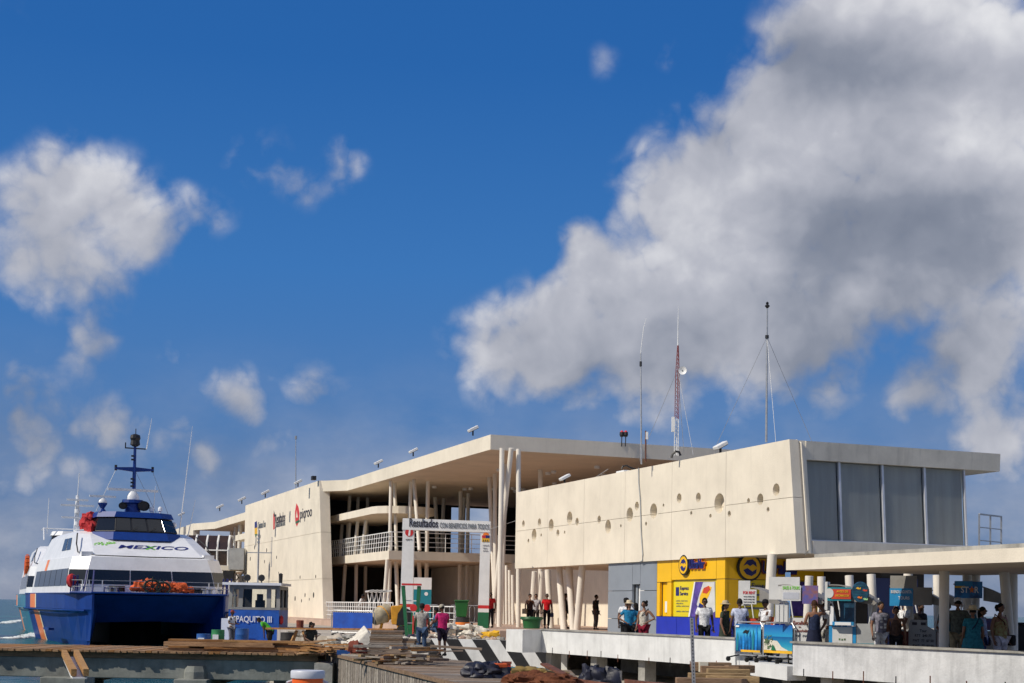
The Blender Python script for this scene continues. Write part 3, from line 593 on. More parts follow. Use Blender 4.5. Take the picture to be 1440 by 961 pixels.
# end face of the shop (in the shade of the wing)
ce = scol(1019.5, 4, oS)
def EPs(e, z, o=0): return F(ce + o, -e, z)
def end_panel(name, e0, e1, z0, z1, mt, o=-.02, th=.1, g=.012):
    m = MB(); m.prism([EPs(e0 + g, z0 + g, o), EPs(e1 - g, z0 + g, o), EPs(e1 - g, z1 - g, o), EPs(e0 + g, z1 - g, o)], -UU * th); return m.build(name, mt, T)
eo = .13
end_panel('shop_panel', eo, 4.4, 4.62, zT, 'yellow_panel'); end_panel('shop_panel', eo, .7, zbl, 4.62, 'yellow_panel'); end_panel('shop_panel', 3.9, 4.4, zbl, 4.62, 'yellow_panel'); end_panel('plinth_panel', eo, 4.4, ZF, zbl, 'blue_panel')
end_panel('advert_board', .7, 3.9, zbl, 4.62, 'poster_yellow', o=-.1, th=.04)
end_panel('advert_print', 2.4, 3.9, zbl + .1, 4.6, 'blue_print', o=-.088, th=.006)
for z in (4.3, 4.0, 3.75, 3.5): end_panel('advert_line', .95, 1.9, z, z + .1, 'text_grey', o=-.094, th=.004)
end_panel('advert_badge', .85, 1.2, 4.2, 4.5, 'text_navy', o=-.09, th=.006)
text('advert_lettering', 'Express', EPs(1.3, 4.28, -.092), EE, ZZ, .9, .2, 'text_navy', T)
# shop sign: emblem and name, on both faces
for k, (org, du, sc) in enumerate(((onW(957, 806, oS + .02), UU, 1.0), (EPs(.55, 4.68, .02), EE, 1.28))):
    nv = NN if k == 0 else UU
    sg_ = thing('shop_sign', org, 'yellow ringed emblem with dark name lettering on the sunlit yellow shop front' if k == 0 else 'large emblem and dark name lettering on the shaded yellow shop end', 'sign')
    c = org + du * .42 * sc + ZZ * .30 * sc
    def disc(r, a, b, mt, nm):
        m = MB(); m.prism([c + (du * cos(t * pi / 12) + ZZ * sin(t * pi / 12)) * r * sc + nv * a for t in range(24)], nv * (b - a)); m.build(nm, mt, sg_)
    disc(.40, 0, .10, 'black', 'rim'); disc(.34, .101, .112, 'yellow_panel', 'ring'); 
    def blob(pts, mt, a=.114):
        m = MB(); m.prism([c + (du * x + ZZ * y) * sc + nv * a for x, y in pts], nv * .01); m.build('emblem_wave', mt, sg_)
    blob([(-.22, .04), (-.1, .2), (.08, .24), (.2, .14), (.22, .02), (.1, .1), (0, .04), (-.1, .1)], 'text_navy'); blob([(-.22, -.08), (-.12, -.2), (.05, -.25), (.2, -.16), (.22, -.04), (.08, -.12), (-.08, -.02)], 'text_navy')
    text('lettering', 'UltraMar', org + du * .86 * sc + ZZ * .14 * sc + nv * .02, du, ZZ, 1.25 * sc, .36 * sc, 'text_navy', sg_, thick=.07, bold=.02, shear=.15)
    text('lettering_edge', 'UltraMar', org + du * .83 * sc + ZZ * .11 * sc + nv * .006, du, ZZ, 1.31 * sc, .42 * sc, 'orange_paint' if k == 0 else 'brick_red', sg_, thick=.05, bold=.035, shear=.15)
# ground floor further inland under the wing
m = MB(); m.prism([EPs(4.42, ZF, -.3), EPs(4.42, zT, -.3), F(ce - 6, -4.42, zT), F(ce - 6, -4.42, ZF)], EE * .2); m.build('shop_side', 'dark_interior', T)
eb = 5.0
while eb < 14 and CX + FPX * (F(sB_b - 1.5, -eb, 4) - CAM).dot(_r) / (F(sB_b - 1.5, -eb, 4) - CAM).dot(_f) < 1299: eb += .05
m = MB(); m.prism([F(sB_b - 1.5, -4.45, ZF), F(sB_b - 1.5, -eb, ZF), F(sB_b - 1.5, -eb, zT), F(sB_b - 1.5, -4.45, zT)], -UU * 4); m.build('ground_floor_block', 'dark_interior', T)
m = MB(); m.prism([F(sB_b - 1.45, -eb + 2.4, ZF), F(sB_b - 1.45, -eb + .3, ZF), F(sB_b - 1.45, -eb + .3, 4.7), F(sB_b - 1.45, -eb + 2.4, 4.7)], -UU * .06); m.build('side_door', 'dark_blue_wall', T)
m = MB(); m.prism([F(sB_b - 1.42, -eb + 1.3, ZF), F(sB_b - 1.42, -eb + 1.22, ZF), F(sB_b - 1.42, -eb + 1.22, 4.4), F(sB_b - 1.42, -eb + 1.3, 4.4)], -UU * .03); m.build('door_frame', 'white_paint', T)
m = MB(); sgl = sg[0]; m.prism([F(sgl - .02, -.3, ZF - .2), F(sgl - .02, -7.5, ZF - .2), F(sgl - .02, -7.5, zT), F(sgl - .02, -.3, zT)], UU * .2); m.build('shop_return_wall', 'stucco_end', T)
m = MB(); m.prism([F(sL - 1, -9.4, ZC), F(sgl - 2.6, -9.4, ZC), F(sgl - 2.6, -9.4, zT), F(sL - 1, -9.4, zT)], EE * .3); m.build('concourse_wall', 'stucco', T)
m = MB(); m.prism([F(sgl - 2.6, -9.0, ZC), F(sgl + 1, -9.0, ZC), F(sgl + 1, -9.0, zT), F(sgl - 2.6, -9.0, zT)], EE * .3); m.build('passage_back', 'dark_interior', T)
m = MB(); m.prism([F(sL - .3, -9.36, ZC), F(sL + 1.5, -9.36, ZC), F(sL + 1.5, -9.36, ZC + 2.3), F(sL - .3, -9.36, ZC + 2.3)], EE * -.05); m.build('doorway', 'brick_red', T)
# columns
def column(p0, p1, r=.165, mt='column_paint'):
    m = MB(); m.tube([p0, p1], r, 14); m.build('column', mt, T, smooth=True)
def colpx(xt, xb, o, z0, z1, r=.165, ob=None):
    ob = o if ob is None else ob
    column(F(scol(xb, z0, ob), ob, z0), F(scol(xt, z1, o), o, z1), r)
for xt, xb, o in ((752, 747, -3.2), (762, 759, -3.6), (770, 775, -2.6), (786, 793, -1.0), (800, 806, -1.2), (819, 811, -.7), (1086, 1078, 0), ):
    colpx(xt, xb, o, ZC - .05 if xt < 1000 else ZF, zw0 + .03, .165)
m = MB(); m.tube([F(scol(806, ZC, -2), -2, ZC), F(scol(804, zw0, -2), -2, zw0 + .03)], .06, 8); m.build('drain_pipe', 'white_paint', T)
# ------------------------------------------------------------------ central hall: tall wall, overhanging roof, mezzanine
zR = 12.6; soff = 11.8; OW = 2.1
R0 = pt(690, 75.3, zR); R0.z = 0
def along(p, px, z):           # walk from p inland-parallel (away from the camera) until image column px
    t = 0
    for _ in range(60):
        q = p - UU * t; q.z = z; x = CX + FPX * (q - CAM).dot(_r) / (q - CAM).dot(_f); t += (x - px) * .05
    q = p - UU * t; q.z = 0; return q
R1 = along(R0, 489, zR)
sW1, _ = fs(449, 675, OW); sW0 = scol(344.5, 11, OW)
tb = fs(455, 868, OW)[0] - sW1
# tall wall in three courses with joints
zt_ = [ZC - .1, 5.3, 8.75, zR + .02]
def hall_wall(s0, s1, rake, zt_, thick=.75, cols=1):
    for i in range(3):
        a, b = zt_[i] + .012, zt_[i + 1] - (.012 if i < 2 else 0)
        def sx(z): return s1 + rake * (zt_[3] - z) / (zt_[3] - zt_[0])
        m = MB(); m.prism([F(s0, OW, a), F(sx(a), OW, a), F(sx(b), OW, b), F(s0, OW, b)], EE * thick); m.build('wall_panel', 'stucco', T)
    m = MB(); m.prism([F(s0 + .1, OW - .05, zt_[0]), F(s1 + rake - .12, OW - .05, zt_[0]), F(s1 - .1, OW - .05, zt_[3] - .05), F(s0 + .1, OW - .05, zt_[3] - .05)], EE * (thick - .1)); m.build('wall_core', 'stucco_end', T)
hall_wall(sW0, sW1, tb, zt_)
# small slots in the tall wall
for px, py, h in ((366, 755, 5), (358, 770, 6), (375, 774, 6), (389, 784, 5), (372, 790, 5), (422, 812, 5), (444, 811, 5), (405, 838, 6), (415, 842, 7), (424, 845, 5), (429, 837, 6), (441, 837, 8), (435, 843, 4), (392, 806, 4), (352, 786, 6)):
    s, z = fs(px, py, OW); mp = (F(s, OW, z) - CAM).dot(_f) / FPX
    m = MB(); m.lathe([(h * mp / 2, -.02), (h * mp / 2, .006)], F(s, OW, z), 10, ax=NN); m.build('wall_slot', 'dark_interior', T)
# roof over the hall: plan polygon
back = 19.5
W1p = F(sW1 - .05, OW - .1, 0)
roof = [R0, R0 + EE * back, F(sW1 - 9, -20, 0), F(sW1 - 9, 1.25, 0), F(sW1 - .05, 1.25, 0), W1p + UU * .02, R1]
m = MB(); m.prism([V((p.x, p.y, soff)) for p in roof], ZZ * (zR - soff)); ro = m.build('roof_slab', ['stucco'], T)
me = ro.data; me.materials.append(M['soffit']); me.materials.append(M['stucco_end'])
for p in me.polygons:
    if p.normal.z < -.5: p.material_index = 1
def along_e(px, z):
    t = 0
    for _ in range(60):
        q = R0 + EE * t; q.z = z; x = CX + FPX * (q - CAM).dot(_r) / (q - CAM).dot(_f); t -= (x - px) * .03
    return t
# small ceiling lamps
for i in range(14):
    p = R0 - UU * random.uniform(3, 26) + EE * random.uniform(4, 12); m = MB(); m.lathe([(.16, soff - .16), (.16, soff - .002)], (p.x, p.y, 0), 10); m.build('ceiling_lamp', 'white_paint', T)
# mezzanine
zm1, zm0 = 7.06, 6.48
C0 = pt(547, 94, zm1); C0.z = 0; CW = along(C0, 458, zm1)
mz = [C0, C0 + EE * 16.9, F(sW1 - 8, -16.9, 0), F(sW1 - 8, -.5, 0), CW + EE * .2, CW]
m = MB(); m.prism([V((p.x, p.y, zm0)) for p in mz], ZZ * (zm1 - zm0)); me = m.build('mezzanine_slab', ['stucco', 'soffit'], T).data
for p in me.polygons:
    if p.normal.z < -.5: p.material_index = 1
# second mezzanine bay nearer the entrance, set back
B0 = C0 + EE * 6.0 + UU * 0.02
mzb = [B0 + UU * 9.5, B0 + UU * 9.5 + EE * 16, B0 + EE * 16, B0]
# rounded canopy
zc1, zc0 = 10.15, 9.65
K0 = along(C0, 461, zc1); K1 = along(C0, 541, zc1); wv = 2.2
pl = [K0 - NN * 1.2, K0 - NN * -.35]
for t in range(9):
    a = pi / 2 - t * pi / 8; pl.append(K1 - UU * wv * .9 + UU * wv * .9 * cos(a) - NN * (wv - .35) + NN * wv * sin(a))
pl.append(K0 - NN * (2 * wv - .35))
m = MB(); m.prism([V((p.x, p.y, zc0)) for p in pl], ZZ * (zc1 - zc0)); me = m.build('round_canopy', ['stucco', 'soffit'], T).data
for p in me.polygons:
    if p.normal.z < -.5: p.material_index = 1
for k in range(4): p = K0 - NN * .9 + UU * (1.0 + 2.2 * k); column(V((p.x - .1, p.y, zm1)), V((p.x + .05 * k, p.y, zc0 + .02)), .13)
# dark back of the hall with a gap to the sky
bk = 17.0
def back_panel(name, a, b, z0, z1, e=bk, mt='dark_interior'):
    m = MB(); m.prism([F(a, -e, z0), F(b, -e, z0), F(b, -e, z1), F(a, -e, z1)], EE * .25); m.build(name, mt, T)
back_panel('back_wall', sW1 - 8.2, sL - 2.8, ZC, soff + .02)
sS = sW1 - 8
def e_at(px, z):
    t = 0
    for _ in range(80):
        p = F(sS, -t, z); t += (px - (CX + FPX * (p - CAM).dot(_r) / (p - CAM).dot(_f))) * .04
    return t
ea, eb2 = e_at(634, 9), e_at(693, 9)
def side_panel(e0, e1, z0, z1, mt='dark_interior'):
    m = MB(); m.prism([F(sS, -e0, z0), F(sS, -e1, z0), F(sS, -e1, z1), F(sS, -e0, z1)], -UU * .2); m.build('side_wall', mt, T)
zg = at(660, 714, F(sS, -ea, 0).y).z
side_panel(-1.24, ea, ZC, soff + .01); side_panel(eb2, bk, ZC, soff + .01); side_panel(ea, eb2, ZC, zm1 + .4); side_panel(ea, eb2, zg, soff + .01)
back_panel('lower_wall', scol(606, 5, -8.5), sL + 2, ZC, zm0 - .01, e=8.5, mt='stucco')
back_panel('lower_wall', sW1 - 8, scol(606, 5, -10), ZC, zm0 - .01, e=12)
# slanted columns of the hall (image column at top, at bottom, offset inland, bottom z, top z)
zs_ = soff + .03
for xt, xb, o, a, b, r in (
    (706, 702, 0.0, ZC, zs_, .19), (719, 692, -.4, ZC, zs_, .19), (729, 729, -.9, ZC, zs_, .18),
    (688, 697, -5, ZC, zs_, .19), (696, 697, -4.5, ZC, zs_, .19), (760, 760, -6, ZC, zs_, .2), (712, 704, -3, ZC, zs_, .17),
    (550, 548, -.1, zm1, zs_, .17), (555, 557.5, -.8, zm1, zs_, .17), (578, 575, -1.5, zm1, zs_, .18), (582, 590, -1.2, zm1, zs_, .18), (602, 600, -2.4, zm1, zs_, .19),
    (612, 616, -7, zm1, zs_, .22), (624, 621, -8, zm1, zs_, .22), (648, 646, -7, ZC, zs_, .22), (653, 650, -9, zm1, zs_, .2), (658.5, 656, -8, ZC, zs_, .2),
    (492, 487, -.9, zm1, zs_, .19), (503.5, 501, -1.8, zm1, zs_, .19), (517, 515, -2.6, zm1, zs_, .19),
    (485.5, 481, -.6, ZC, zm0 + .02, .2), (501, 500, -1.2, ZC, zm0 + .02, .2), (514, 513, -2.6, ZC, zm0 + .02, .2), (545, 539, .2, ZC, zm0 + .02, .2), (548, 546, -.4, ZC, zm0 + .02, .2), (557, 560, -1.6, ZC, zm0 + .02, .2),
    (589, 594, -3.2, ZC, zm0 + .02, .2), (600, 599, -4.0, ZC, zm0 + .02, .2), (618, 622, -9, ZC, zm0 + .02, .2), (642, 634, -9, ZC, zm0 + .02, .2), (656, 660, -10, ZC, zm0 + .02, .2)):
    colpx(xt, xb, o, a, b, r * .70)
for i in range(4):      # props leaning by the corner columns
    p0 = F(scol(708 + i * 4.5, ZC, -4.6), -4.6, ZC); column(p0, p0 + ZZ * (3.9 - .3 * i) + UU * -.25, .09)
# railings
def railing(name, pts, z0, h, label, nrail=4, step=1.4, r=.03, slant=0.0, cat='railing', top=None, mt='white_paint', group=None):
    P0 = V((pts[0].x, pts[0].y, z0)); t = thing(name, P0, label, cat, group)
    for a, b in zip(pts, pts[1:]):
        a = V((a.x, a.y, z0)); b = V((b.x, b.y, z0)); d = b - a; n = max(1, round(d.length / step)); dn = d.normalized()
        for i in range(n + 1):
            p = a + d * i / n; m = MB(); m.bar(p, p + ZZ * h + dn * slant, r * 1.5, r * 1.5, up=(1, 0, 0)); m.build('post', mt, t)
        for k in range(nrail):
            z = h * (k + 1) / nrail; m = MB(); m.bar(a + ZZ * z + dn * slant * z / h, b + ZZ * z + dn * slant * z / h, r * 1.6 if k == nrail - 1 else r); m.build('rail', mt, t)
    return t
ins = NN * -.12
railing('balcony_railing', [CW + UU * .8 + ins, C0 + ins - UU * .1], zm1, 1.25, 'white slanted balcony railing beside the tall cream wall, upper floor', 4, .62, .035, .28)
railing('balcony_railing', [C0 + ins - UU * .12 + EE * .1, C0 + EE * 17 - UU * .12], zm1, 1.25, 'white balcony railing behind the gate beam, upper floor', 4, 1.9, .035)
g0, g1, g2, g3 = pt(456, 104, ZC), pt(552, 88, ZC), pt(612, 76, ZC), pt(645, 73, ZC)
railing('ground_railing', [g0, g1], ZC, 1.2, 'white barred ground railing at the foot of the tall cream wall', 4, .55, .04)
railing('ground_railing', [pt(555, 86, ZQ), pt(640, 74, ZQ)], ZQ + .02, 1.35, 'white railing behind the grey shirted man between the gate legs', 4, 2.0, .035)
railing('stair_railing', [pt(638, 71, ZQ), pt(644, 68.2, ZQ)], ZQ + .02, 1.35, 'short white stair railing left of the green wheelie bin', 5, .9, .03)
tr = F(sB_b - .3, -8.6, zw0 + .45)
# canopy over the carts
zk1, zk0 = 4.75, 4.47
k0 = pt(1105.5, 35.7, zk1); k0.z = 0
cano = thing('walkway_canopy', k0 + ZZ * ZF, 'flat cream canopy on slanted grey columns over the souvenir carts', 'canopy')
kp = [k0, k0 + UU * 24, k0 + UU * 24 + EE * 5.6, k0 + EE * 5.6]
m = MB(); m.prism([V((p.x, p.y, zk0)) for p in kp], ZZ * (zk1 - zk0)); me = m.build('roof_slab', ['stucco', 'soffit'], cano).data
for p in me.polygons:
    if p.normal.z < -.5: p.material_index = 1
m = MB(); m.prism([V((p.x, p.y, zk1 + .002)) + EE * .5 for p in (k0 + UU * .5, k0 + UU * 23, k0 + UU * 23 + EE * 4.6, k0 + UU * .5 + EE * 4.6)], ZZ * .12); m.build('roof_screed', 'concrete', cano)
def ccol(xt, xb, o, r=.118):
    q = k0 - NN * 0
    def pos(px, z):
        t = 0
        for _ in range(80):
            p = k0 + EE * o + UU * t; p.z = z; x = CX + FPX * (p - CAM).dot(_r) / (p - CAM).dot(_f); t += (px - x) * .02
        return p
    m = MB(); m.tube([pos(xb, ZF), pos(xt, zk0 + .02)], r, 14); m.build('column', 'column_paint', cano, smooth=True)
for xt, xb, o in ((1138, 1132, 3.8), (1155, 1156, 4.4), (1194, 1200, 4.2), (1225, 1230, 3.8), (1277, 1279, 4.0), (1328, 1327, 2.9), (1318, 1321, 5.3), (1360, 1362, 5.1), (1372, 1369, 5.4), (1412, 1424, 4.3), (1424, 1425, 5.2)):
    ccol(xt, xb, o)
railing('terrace_railing', [pt(1377, 44.5, 6), pt(1408, 45.5, 6)], 4.95, 1.65, 'small steel railing on the terrace right of the big windows', 4, .6, .03, mt='galv')
# ------------------------------------------------------------------ second hall further along the quay
s2r = sW0; 
def roofkink(px): return along(R0, px, zR)
P1 = roofkink(302); P0_ = along(R0, 343.5, zR)
W2 = F(scol(272, zR, OW), OW, 0)
roof2 = [P0_, P1, W2 + UU * .05, W2 + EE * 10, F(sW0, -9.3, 0), F(sW0 - .02, .1, 0)]
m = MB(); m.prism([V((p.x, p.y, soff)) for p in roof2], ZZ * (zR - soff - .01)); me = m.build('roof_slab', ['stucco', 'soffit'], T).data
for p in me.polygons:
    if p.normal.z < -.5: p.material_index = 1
s2 = scol(272, zR, OW); hall_wall(s2 - 6, s2, .5, zt_)
hall_wall(scol(258, zR, OW) - 26, scol(258, zR, OW), .5, [z + .0 for z in zt_])
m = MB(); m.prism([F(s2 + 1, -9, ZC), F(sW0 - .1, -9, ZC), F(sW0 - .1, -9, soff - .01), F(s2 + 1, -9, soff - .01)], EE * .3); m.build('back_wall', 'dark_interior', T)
for xt, xb, o in ((326, 324, -2), (332, 327, -1.2), (338, 333, -.6), (322, 322, -4), (335, 339, -3)): colpx(xt, xb, o, ZC, zs_, .22)
ca = F(sW0 - .02, 1.6, 0); m = MB(); m.prism([V((p.x, p.y, 9.6)) for p in (ca, ca - UU * 8, ca - UU * 9.5 + EE * 1.2, ca - UU * 9.5 + EE * 4, ca + EE * 4)], ZZ * .55); m.build('round_canopy', 'stucco', T)
m = MB(); m.prism([V((p.x, p.y, zm0)) for p in (ca, ca - UU * 16, ca - UU * 16 + EE * 7, ca + EE * 7)], ZZ * (zm1 - zm0)); m.build('mezzanine_slab', 'stucco', T)
# glazed boarding bridge between the ferry and the second hall
gb0 = pt(268, 133, 0); gb1 = pt(318, 133, 0)
gw = thing('boarding_bridge', V((gb1.x, gb1.y, ZQ)), 'brown glazed boarding bridge with white ribs beside the ferry bow', 'gangway')
zz0, zz1 = at(300, 795, 133).z, at(300, 753, 133).z; L2 = (gb1.x - gb0.x)
prof = [(0, zz0), (-.1, zz0 + 1.4), (.15, zz1 - .6), (.6, zz1), (2.2, zz1), (2.6, zz1 - .6), (2.6, zz0)]
for i in range(4):
    xa = gb0.x - .8 + i * (L2 + .8) / 4; xb = gb0.x - .8 + (i + 1) * (L2 + .8) / 4
    for (y1, z1), (y2, z2) in zip(prof[:4], prof[1:4]):
        m = MB(); m.prism([(xa + .08, 133 + y1, z1), (xb - .08, 133 + y1, z1), (xb - .08, 133 + y2, z2), (xa + .08, 133 + y2, z2)], (0, .05, 0)); m.build('glass_panel', 'bronze_glass', gw)
for i in range(5):
    xa = gb0.x - .8 + i * (L2 + .8) / 4; m = MB(); m.tube([(xa, 132.97 + y, z) for y, z in prof], .1, 6); m.build('rib', 'white_paint', gw)
m = MB(); m.bar((gb0.x - .8, 132.85, zz0 + 1.4), (gb1.x, 132.85, zz0 + 1.4), .12); m.build('handrail', 'white_paint', gw)
m = MB(); m.box(((gb0.x + gb1.x) / 2 - .2, 134.2, zz0 - .25), L2 + 2.5, 3, .45); m.build('floor_deck', 'stucco', gw)
m = MB(); m.box(((gb0.x + gb1.x) / 2 + .6, 134.2, zz0 - 1.9), L2 + 3.5, 2.6, .5); m.build('lower_deck', 'stucco', gw)
for i in range(5):
    xa = gb0.x + .5 + i * L2 / 4; m = MB(); m.bar((xa, 133.2, zz0 - .5), (xa + 1.0, 133.2, zz0 - 1.7), .12); m.bar((xa + 1.0, 133.2, zz0 - .5), (xa, 133.2, zz0 - 1.7), .12); m.build('brace', 'concrete', gw)
for dx in (-.3, 1.4, 3.0):
    m = MB(); m.box((gb1.x + dx - 1, 134.0, (zz0 - 2) / 2 + .8), .6, .6, zz0 - 2.2 - 1.6); m.build('leg', 'column_paint', gw)
m = MB(); m.box((gb1.x + .9, 132.6, zz0 + .6), 1.4, .8, 2.0); m.build('control_box', 'cart_grey', gw)
m = MB(); m.box((gb1.x + .2, 132.4, zz0 - 1.0), 1.0, .6, .9); m.build('motor_housing', 'black', gw)
for i in range(3): m = MB(); m.box((gb0.x + .4 + i * 1.3, 132.4, 4.1), .7, .5, 2.8); m.build('fender_panel', ['drum_blue', 'aqua_sign', 'hull_blue'][i], gw)
# the dark ground floor of that hall
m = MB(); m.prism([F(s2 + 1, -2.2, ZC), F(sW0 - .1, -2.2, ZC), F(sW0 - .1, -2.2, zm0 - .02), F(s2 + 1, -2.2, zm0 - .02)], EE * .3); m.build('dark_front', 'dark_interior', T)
# logos painted on the tall wall
def onw(px, py, o=.004): return onpl(px, py, A0 + NN * (OW + o), NN)
def wpatch(name, pts, mt, par, o=.006): m = MB(); m.prism([onw(x, y, o) for x, y in pts], NN * .01); return m.build(name, mt, par)
lg = thing('wall_lettering', onw(415, 742), 'red sail emblem with dark outlined lettering, rightmost on the tall cream wall', 'sign', 'lettering on the tall wall')
wpatch('emblem', [(417, 708), (415, 720), (415.5, 735), (417.5, 741), (420.5, 733), (421.2, 722), (419.5, 713)], 'red_paint', lg); wpatch('emblem_sail', [(417.4, 718), (416.6, 728), (418.8, 728)], 'stucco', lg, .02); wpatch('emblem_wave', [(415.6, 734), (421, 731), (421, 734), (416, 737)], 'green_paint', lg, .02)
text('lettering', 'piqroo', onw(422, 735), UU, ZZ, (onw(438.5, 735) - onw(422, 735)).length, 1.05, 'text_dark', lg, bold=.01)
lg = thing('wall_lettering', onw(384, 750), 'red stroke with the word Resultados, middle of the three on the tall cream wall', 'sign', 'lettering on the tall wall')
wpatch('emblem', [(384.4, 722), (384.4, 745), (386.2, 744), (386.6, 728)], 'red_paint', lg); wpatch('emblem_tip', [(385, 718), (385.4, 727), (387, 726)], 'text_dark', lg, .02)
text('lettering', 'Resultados', onw(387, 737.5), UU, ZZ, (onw(401, 735) - onw(387, 735)).length, .85, 'text_dark', lg, bold=.012)
text('small_lettering', 'CON BENEFICIOS PARA TODOS', onw(387, 742.5), UU, ZZ, (onw(401, 735) - onw(387, 735)).length, .3, 'text_grey', lg, bold=.01)
lg = thing('wall_lettering', onw(358, 756), 'green, yellow and blue crest with small grey lettering, leftmost on the tall cream wall', 'sign', 'lettering on the tall wall')
wpatch('crest', [(358.2, 743), (358.2, 752), (361.8, 751), (361.8, 742)], 'yellow_paint', lg); wpatch('crest', [(358.4, 751.5), (359.5, 756), (361.5, 751)], 'green_paint', lg, .02); wpatch('crest', [(358.2, 735), (358.2, 743), (361.6, 742), (361.2, 733)], 'text_navy', lg, .007)
text('lettering', 'Quintana Roo', onw(362.5, 746), UU, ZZ, (onw(373.5, 735) - onw(362.5, 735)).length, .75, 'text_grey', lg, bold=.01)
# ------------------------------------------------------------------ roof equipment
def floodlight(px, py, Y, sz, label, rz=0):
    sz *= .72; p = at(px, py + 1, Y)
    if Y < 70: p = F(scol(px, zw1, -.25), -.25, zw1 - .01)
    t = thing('floodlight', p, label, 'floodlight', 'floodlights along the roof edge')
    m = MB(); m.tube([p, p + ZZ * .35 * sz], .05, 6); m.build('bracket', 'black', t)
    c = p + ZZ * .5 * sz; tilt = .5
    a = V((cos(rz), sin(rz), 0)); m = MB()
    m.obox(c, (a * cos(tilt) - ZZ * sin(tilt)) * .38 * sz, V((-a.y, a.x, 0)) * .26 * sz, (ZZ * cos(tilt) + a * sin(tilt)) * .10 * sz); m.build('housing', 'white_paint', t, bevel=.03)
    m = MB(); m.obox(c - (ZZ * cos(tilt) + a * sin(tilt)) * .115 * sz, (a * cos(tilt) - ZZ * sin(tilt)) * .33 * sz, V((-a.y, a.x, 0)) * .22 * sz, (ZZ * cos(tilt) + a * sin(tilt)) * .012 * sz); m.build('lens', 'tinted_glass', t)
RZ = atan2(NN.y, NN.x)
for px, py, Y, sz, l in ((1013, 631, 49.5, .95, 'large floodlight on the roof edge near the big windows'), (794, 675.5, 66, .95, 'floodlight on the wing wall just right of the tall corner columns'), (665, 612, 78, 1.05, 'floodlight nearest the high roof corner'),
                         (581, 641, 91, 1.05, 'floodlight on the high roof edge above the gate'), (532, 657, 98, 1.1, 'floodlight on the high roof edge left of the gate'), (419, 684, 108, 1.1, 'floodlight at the right end of the tall cream wall top'),
                         (373, 699, 114, 1.2, 'floodlight above the tall wall lettering'), (340, 708, 119, 1.2, 'floodlight above the second hall roof, right of the kink'), (309, 718, 127, 1.2, 'floodlight above the second hall roof kink'), (255, 728, 142, 1.2, 'farthest floodlight above the ferry bridge wing')):
    floodlight(px, py, Y, sz, l, RZ)
m = MB(); p = pt(441, 105.5, zR + .02); m.box((p.x, p.y, zR + .2), .3, .5, .3, RZ); tag(m.build('security_camera', 'black'), 'black security camera at the right end of the tall wall top', 'camera')
def pole(px0, py0, px1, py1, Y, r): return at(px0, py0, Y), at(px1, py1, Y), r
# tall mast with three stays
a, b = at(1077.5, 622, 53), at(1079, 432, 53)
t = thing('radio_mast', a, 'slender grey mast with a dark lamp head, nearest the big windows', 'mast', 'masts on the roof')
m = MB(); m.tube([a, b], [.045, .028], 8); m.build('pole', 'galv', t); m = MB(); m.lathe([(.03, -.05), (.10, .04), (.04, .1), (.06, .15), (.02, .2)], b, 10); m.build('lamp_head', 'black', t)
cl = at(1078.6, 474, 53); m = MB(); m.lathe([(.07, -.06), (.07, .06)], cl, 8); m.build('clamp', 'black', t)
for q in (at(1008, 625, 56), at(1091, 622, 52), at(1142, 622, 54)): m = MB(); m.tube([cl, q], .008, 5); m.build('stay_wire', 'galv', t)
# lattice tower
a = at(951, 641, 57); b = at(953.5, 486, 57)
t = thing('lattice_mast', a, 'red and white lattice mast with a round dish and white whip aerial', 'mast', 'masts on the roof')
ax_ = (b - a); H_ = ax_.length; ax_.normalize(); hw = .09
def leg(i, h): return a + ax_ * h + V((cos(i * 2.094 + .5), sin(i * 2.094 + .5), 0)) * (hw * (1.0 if h < H_ - 1.2 else max(.25, (H_ - h) / 1.2 * .75 + .25)))
nseg = 9
for k in range(nseg):
    h0, h1 = H_ * k / nseg, H_ * (k + 1) / nseg; mt = 'faded_red' if k > 2 else 'white_paint'; m = MB()
    for i in range(3): m.tube([leg(i, h0), leg(i, h1)], .015, 5)
    for j in range(3):
        for i in range(3): m.tube([leg(i, h0 + (h1 - h0) * j / 3), leg(i + 1, h0 + (h1 - h0) * (j + 1) / 3)], .007, 4)
    m.build('lattice_section', mt, t)
tp = at(954, 430, 57); m = MB(); m.tube([b, at(953.6, 458, 57), tp], [.03, .02, .008], 6); m.build('whip_aerial', 'white_paint', t)
dc = at(960, 521.5, 56.7); m = MB(); m.lathe([(.04, -.08), (.13, -.04), (.165, .04), (.14, .03), (.03, -.03)], dc, 16, ax=(-.2, -1, 0)); m.build('dish', 'white_paint', t, smooth=True); m = MB(); m.tube([dc, at(954, 522, 57)], .03, 6); m.build('dish_arm', 'galv', t)
m = MB(); c = at(946.5, 597, 56.8); m.obox(c, V((.06, 0, 0)), V((0, .06, 0)), V((0, 0, .3))); m.build('panel_antenna', 'white_paint', t)
for q in (at(975, 640, 55), at(962, 640, 60), at(899, 648, 64)): m = MB(); m.tube([at(953, 520, 57), q], .009, 5); m.build('stay_wire', 'galv', t)
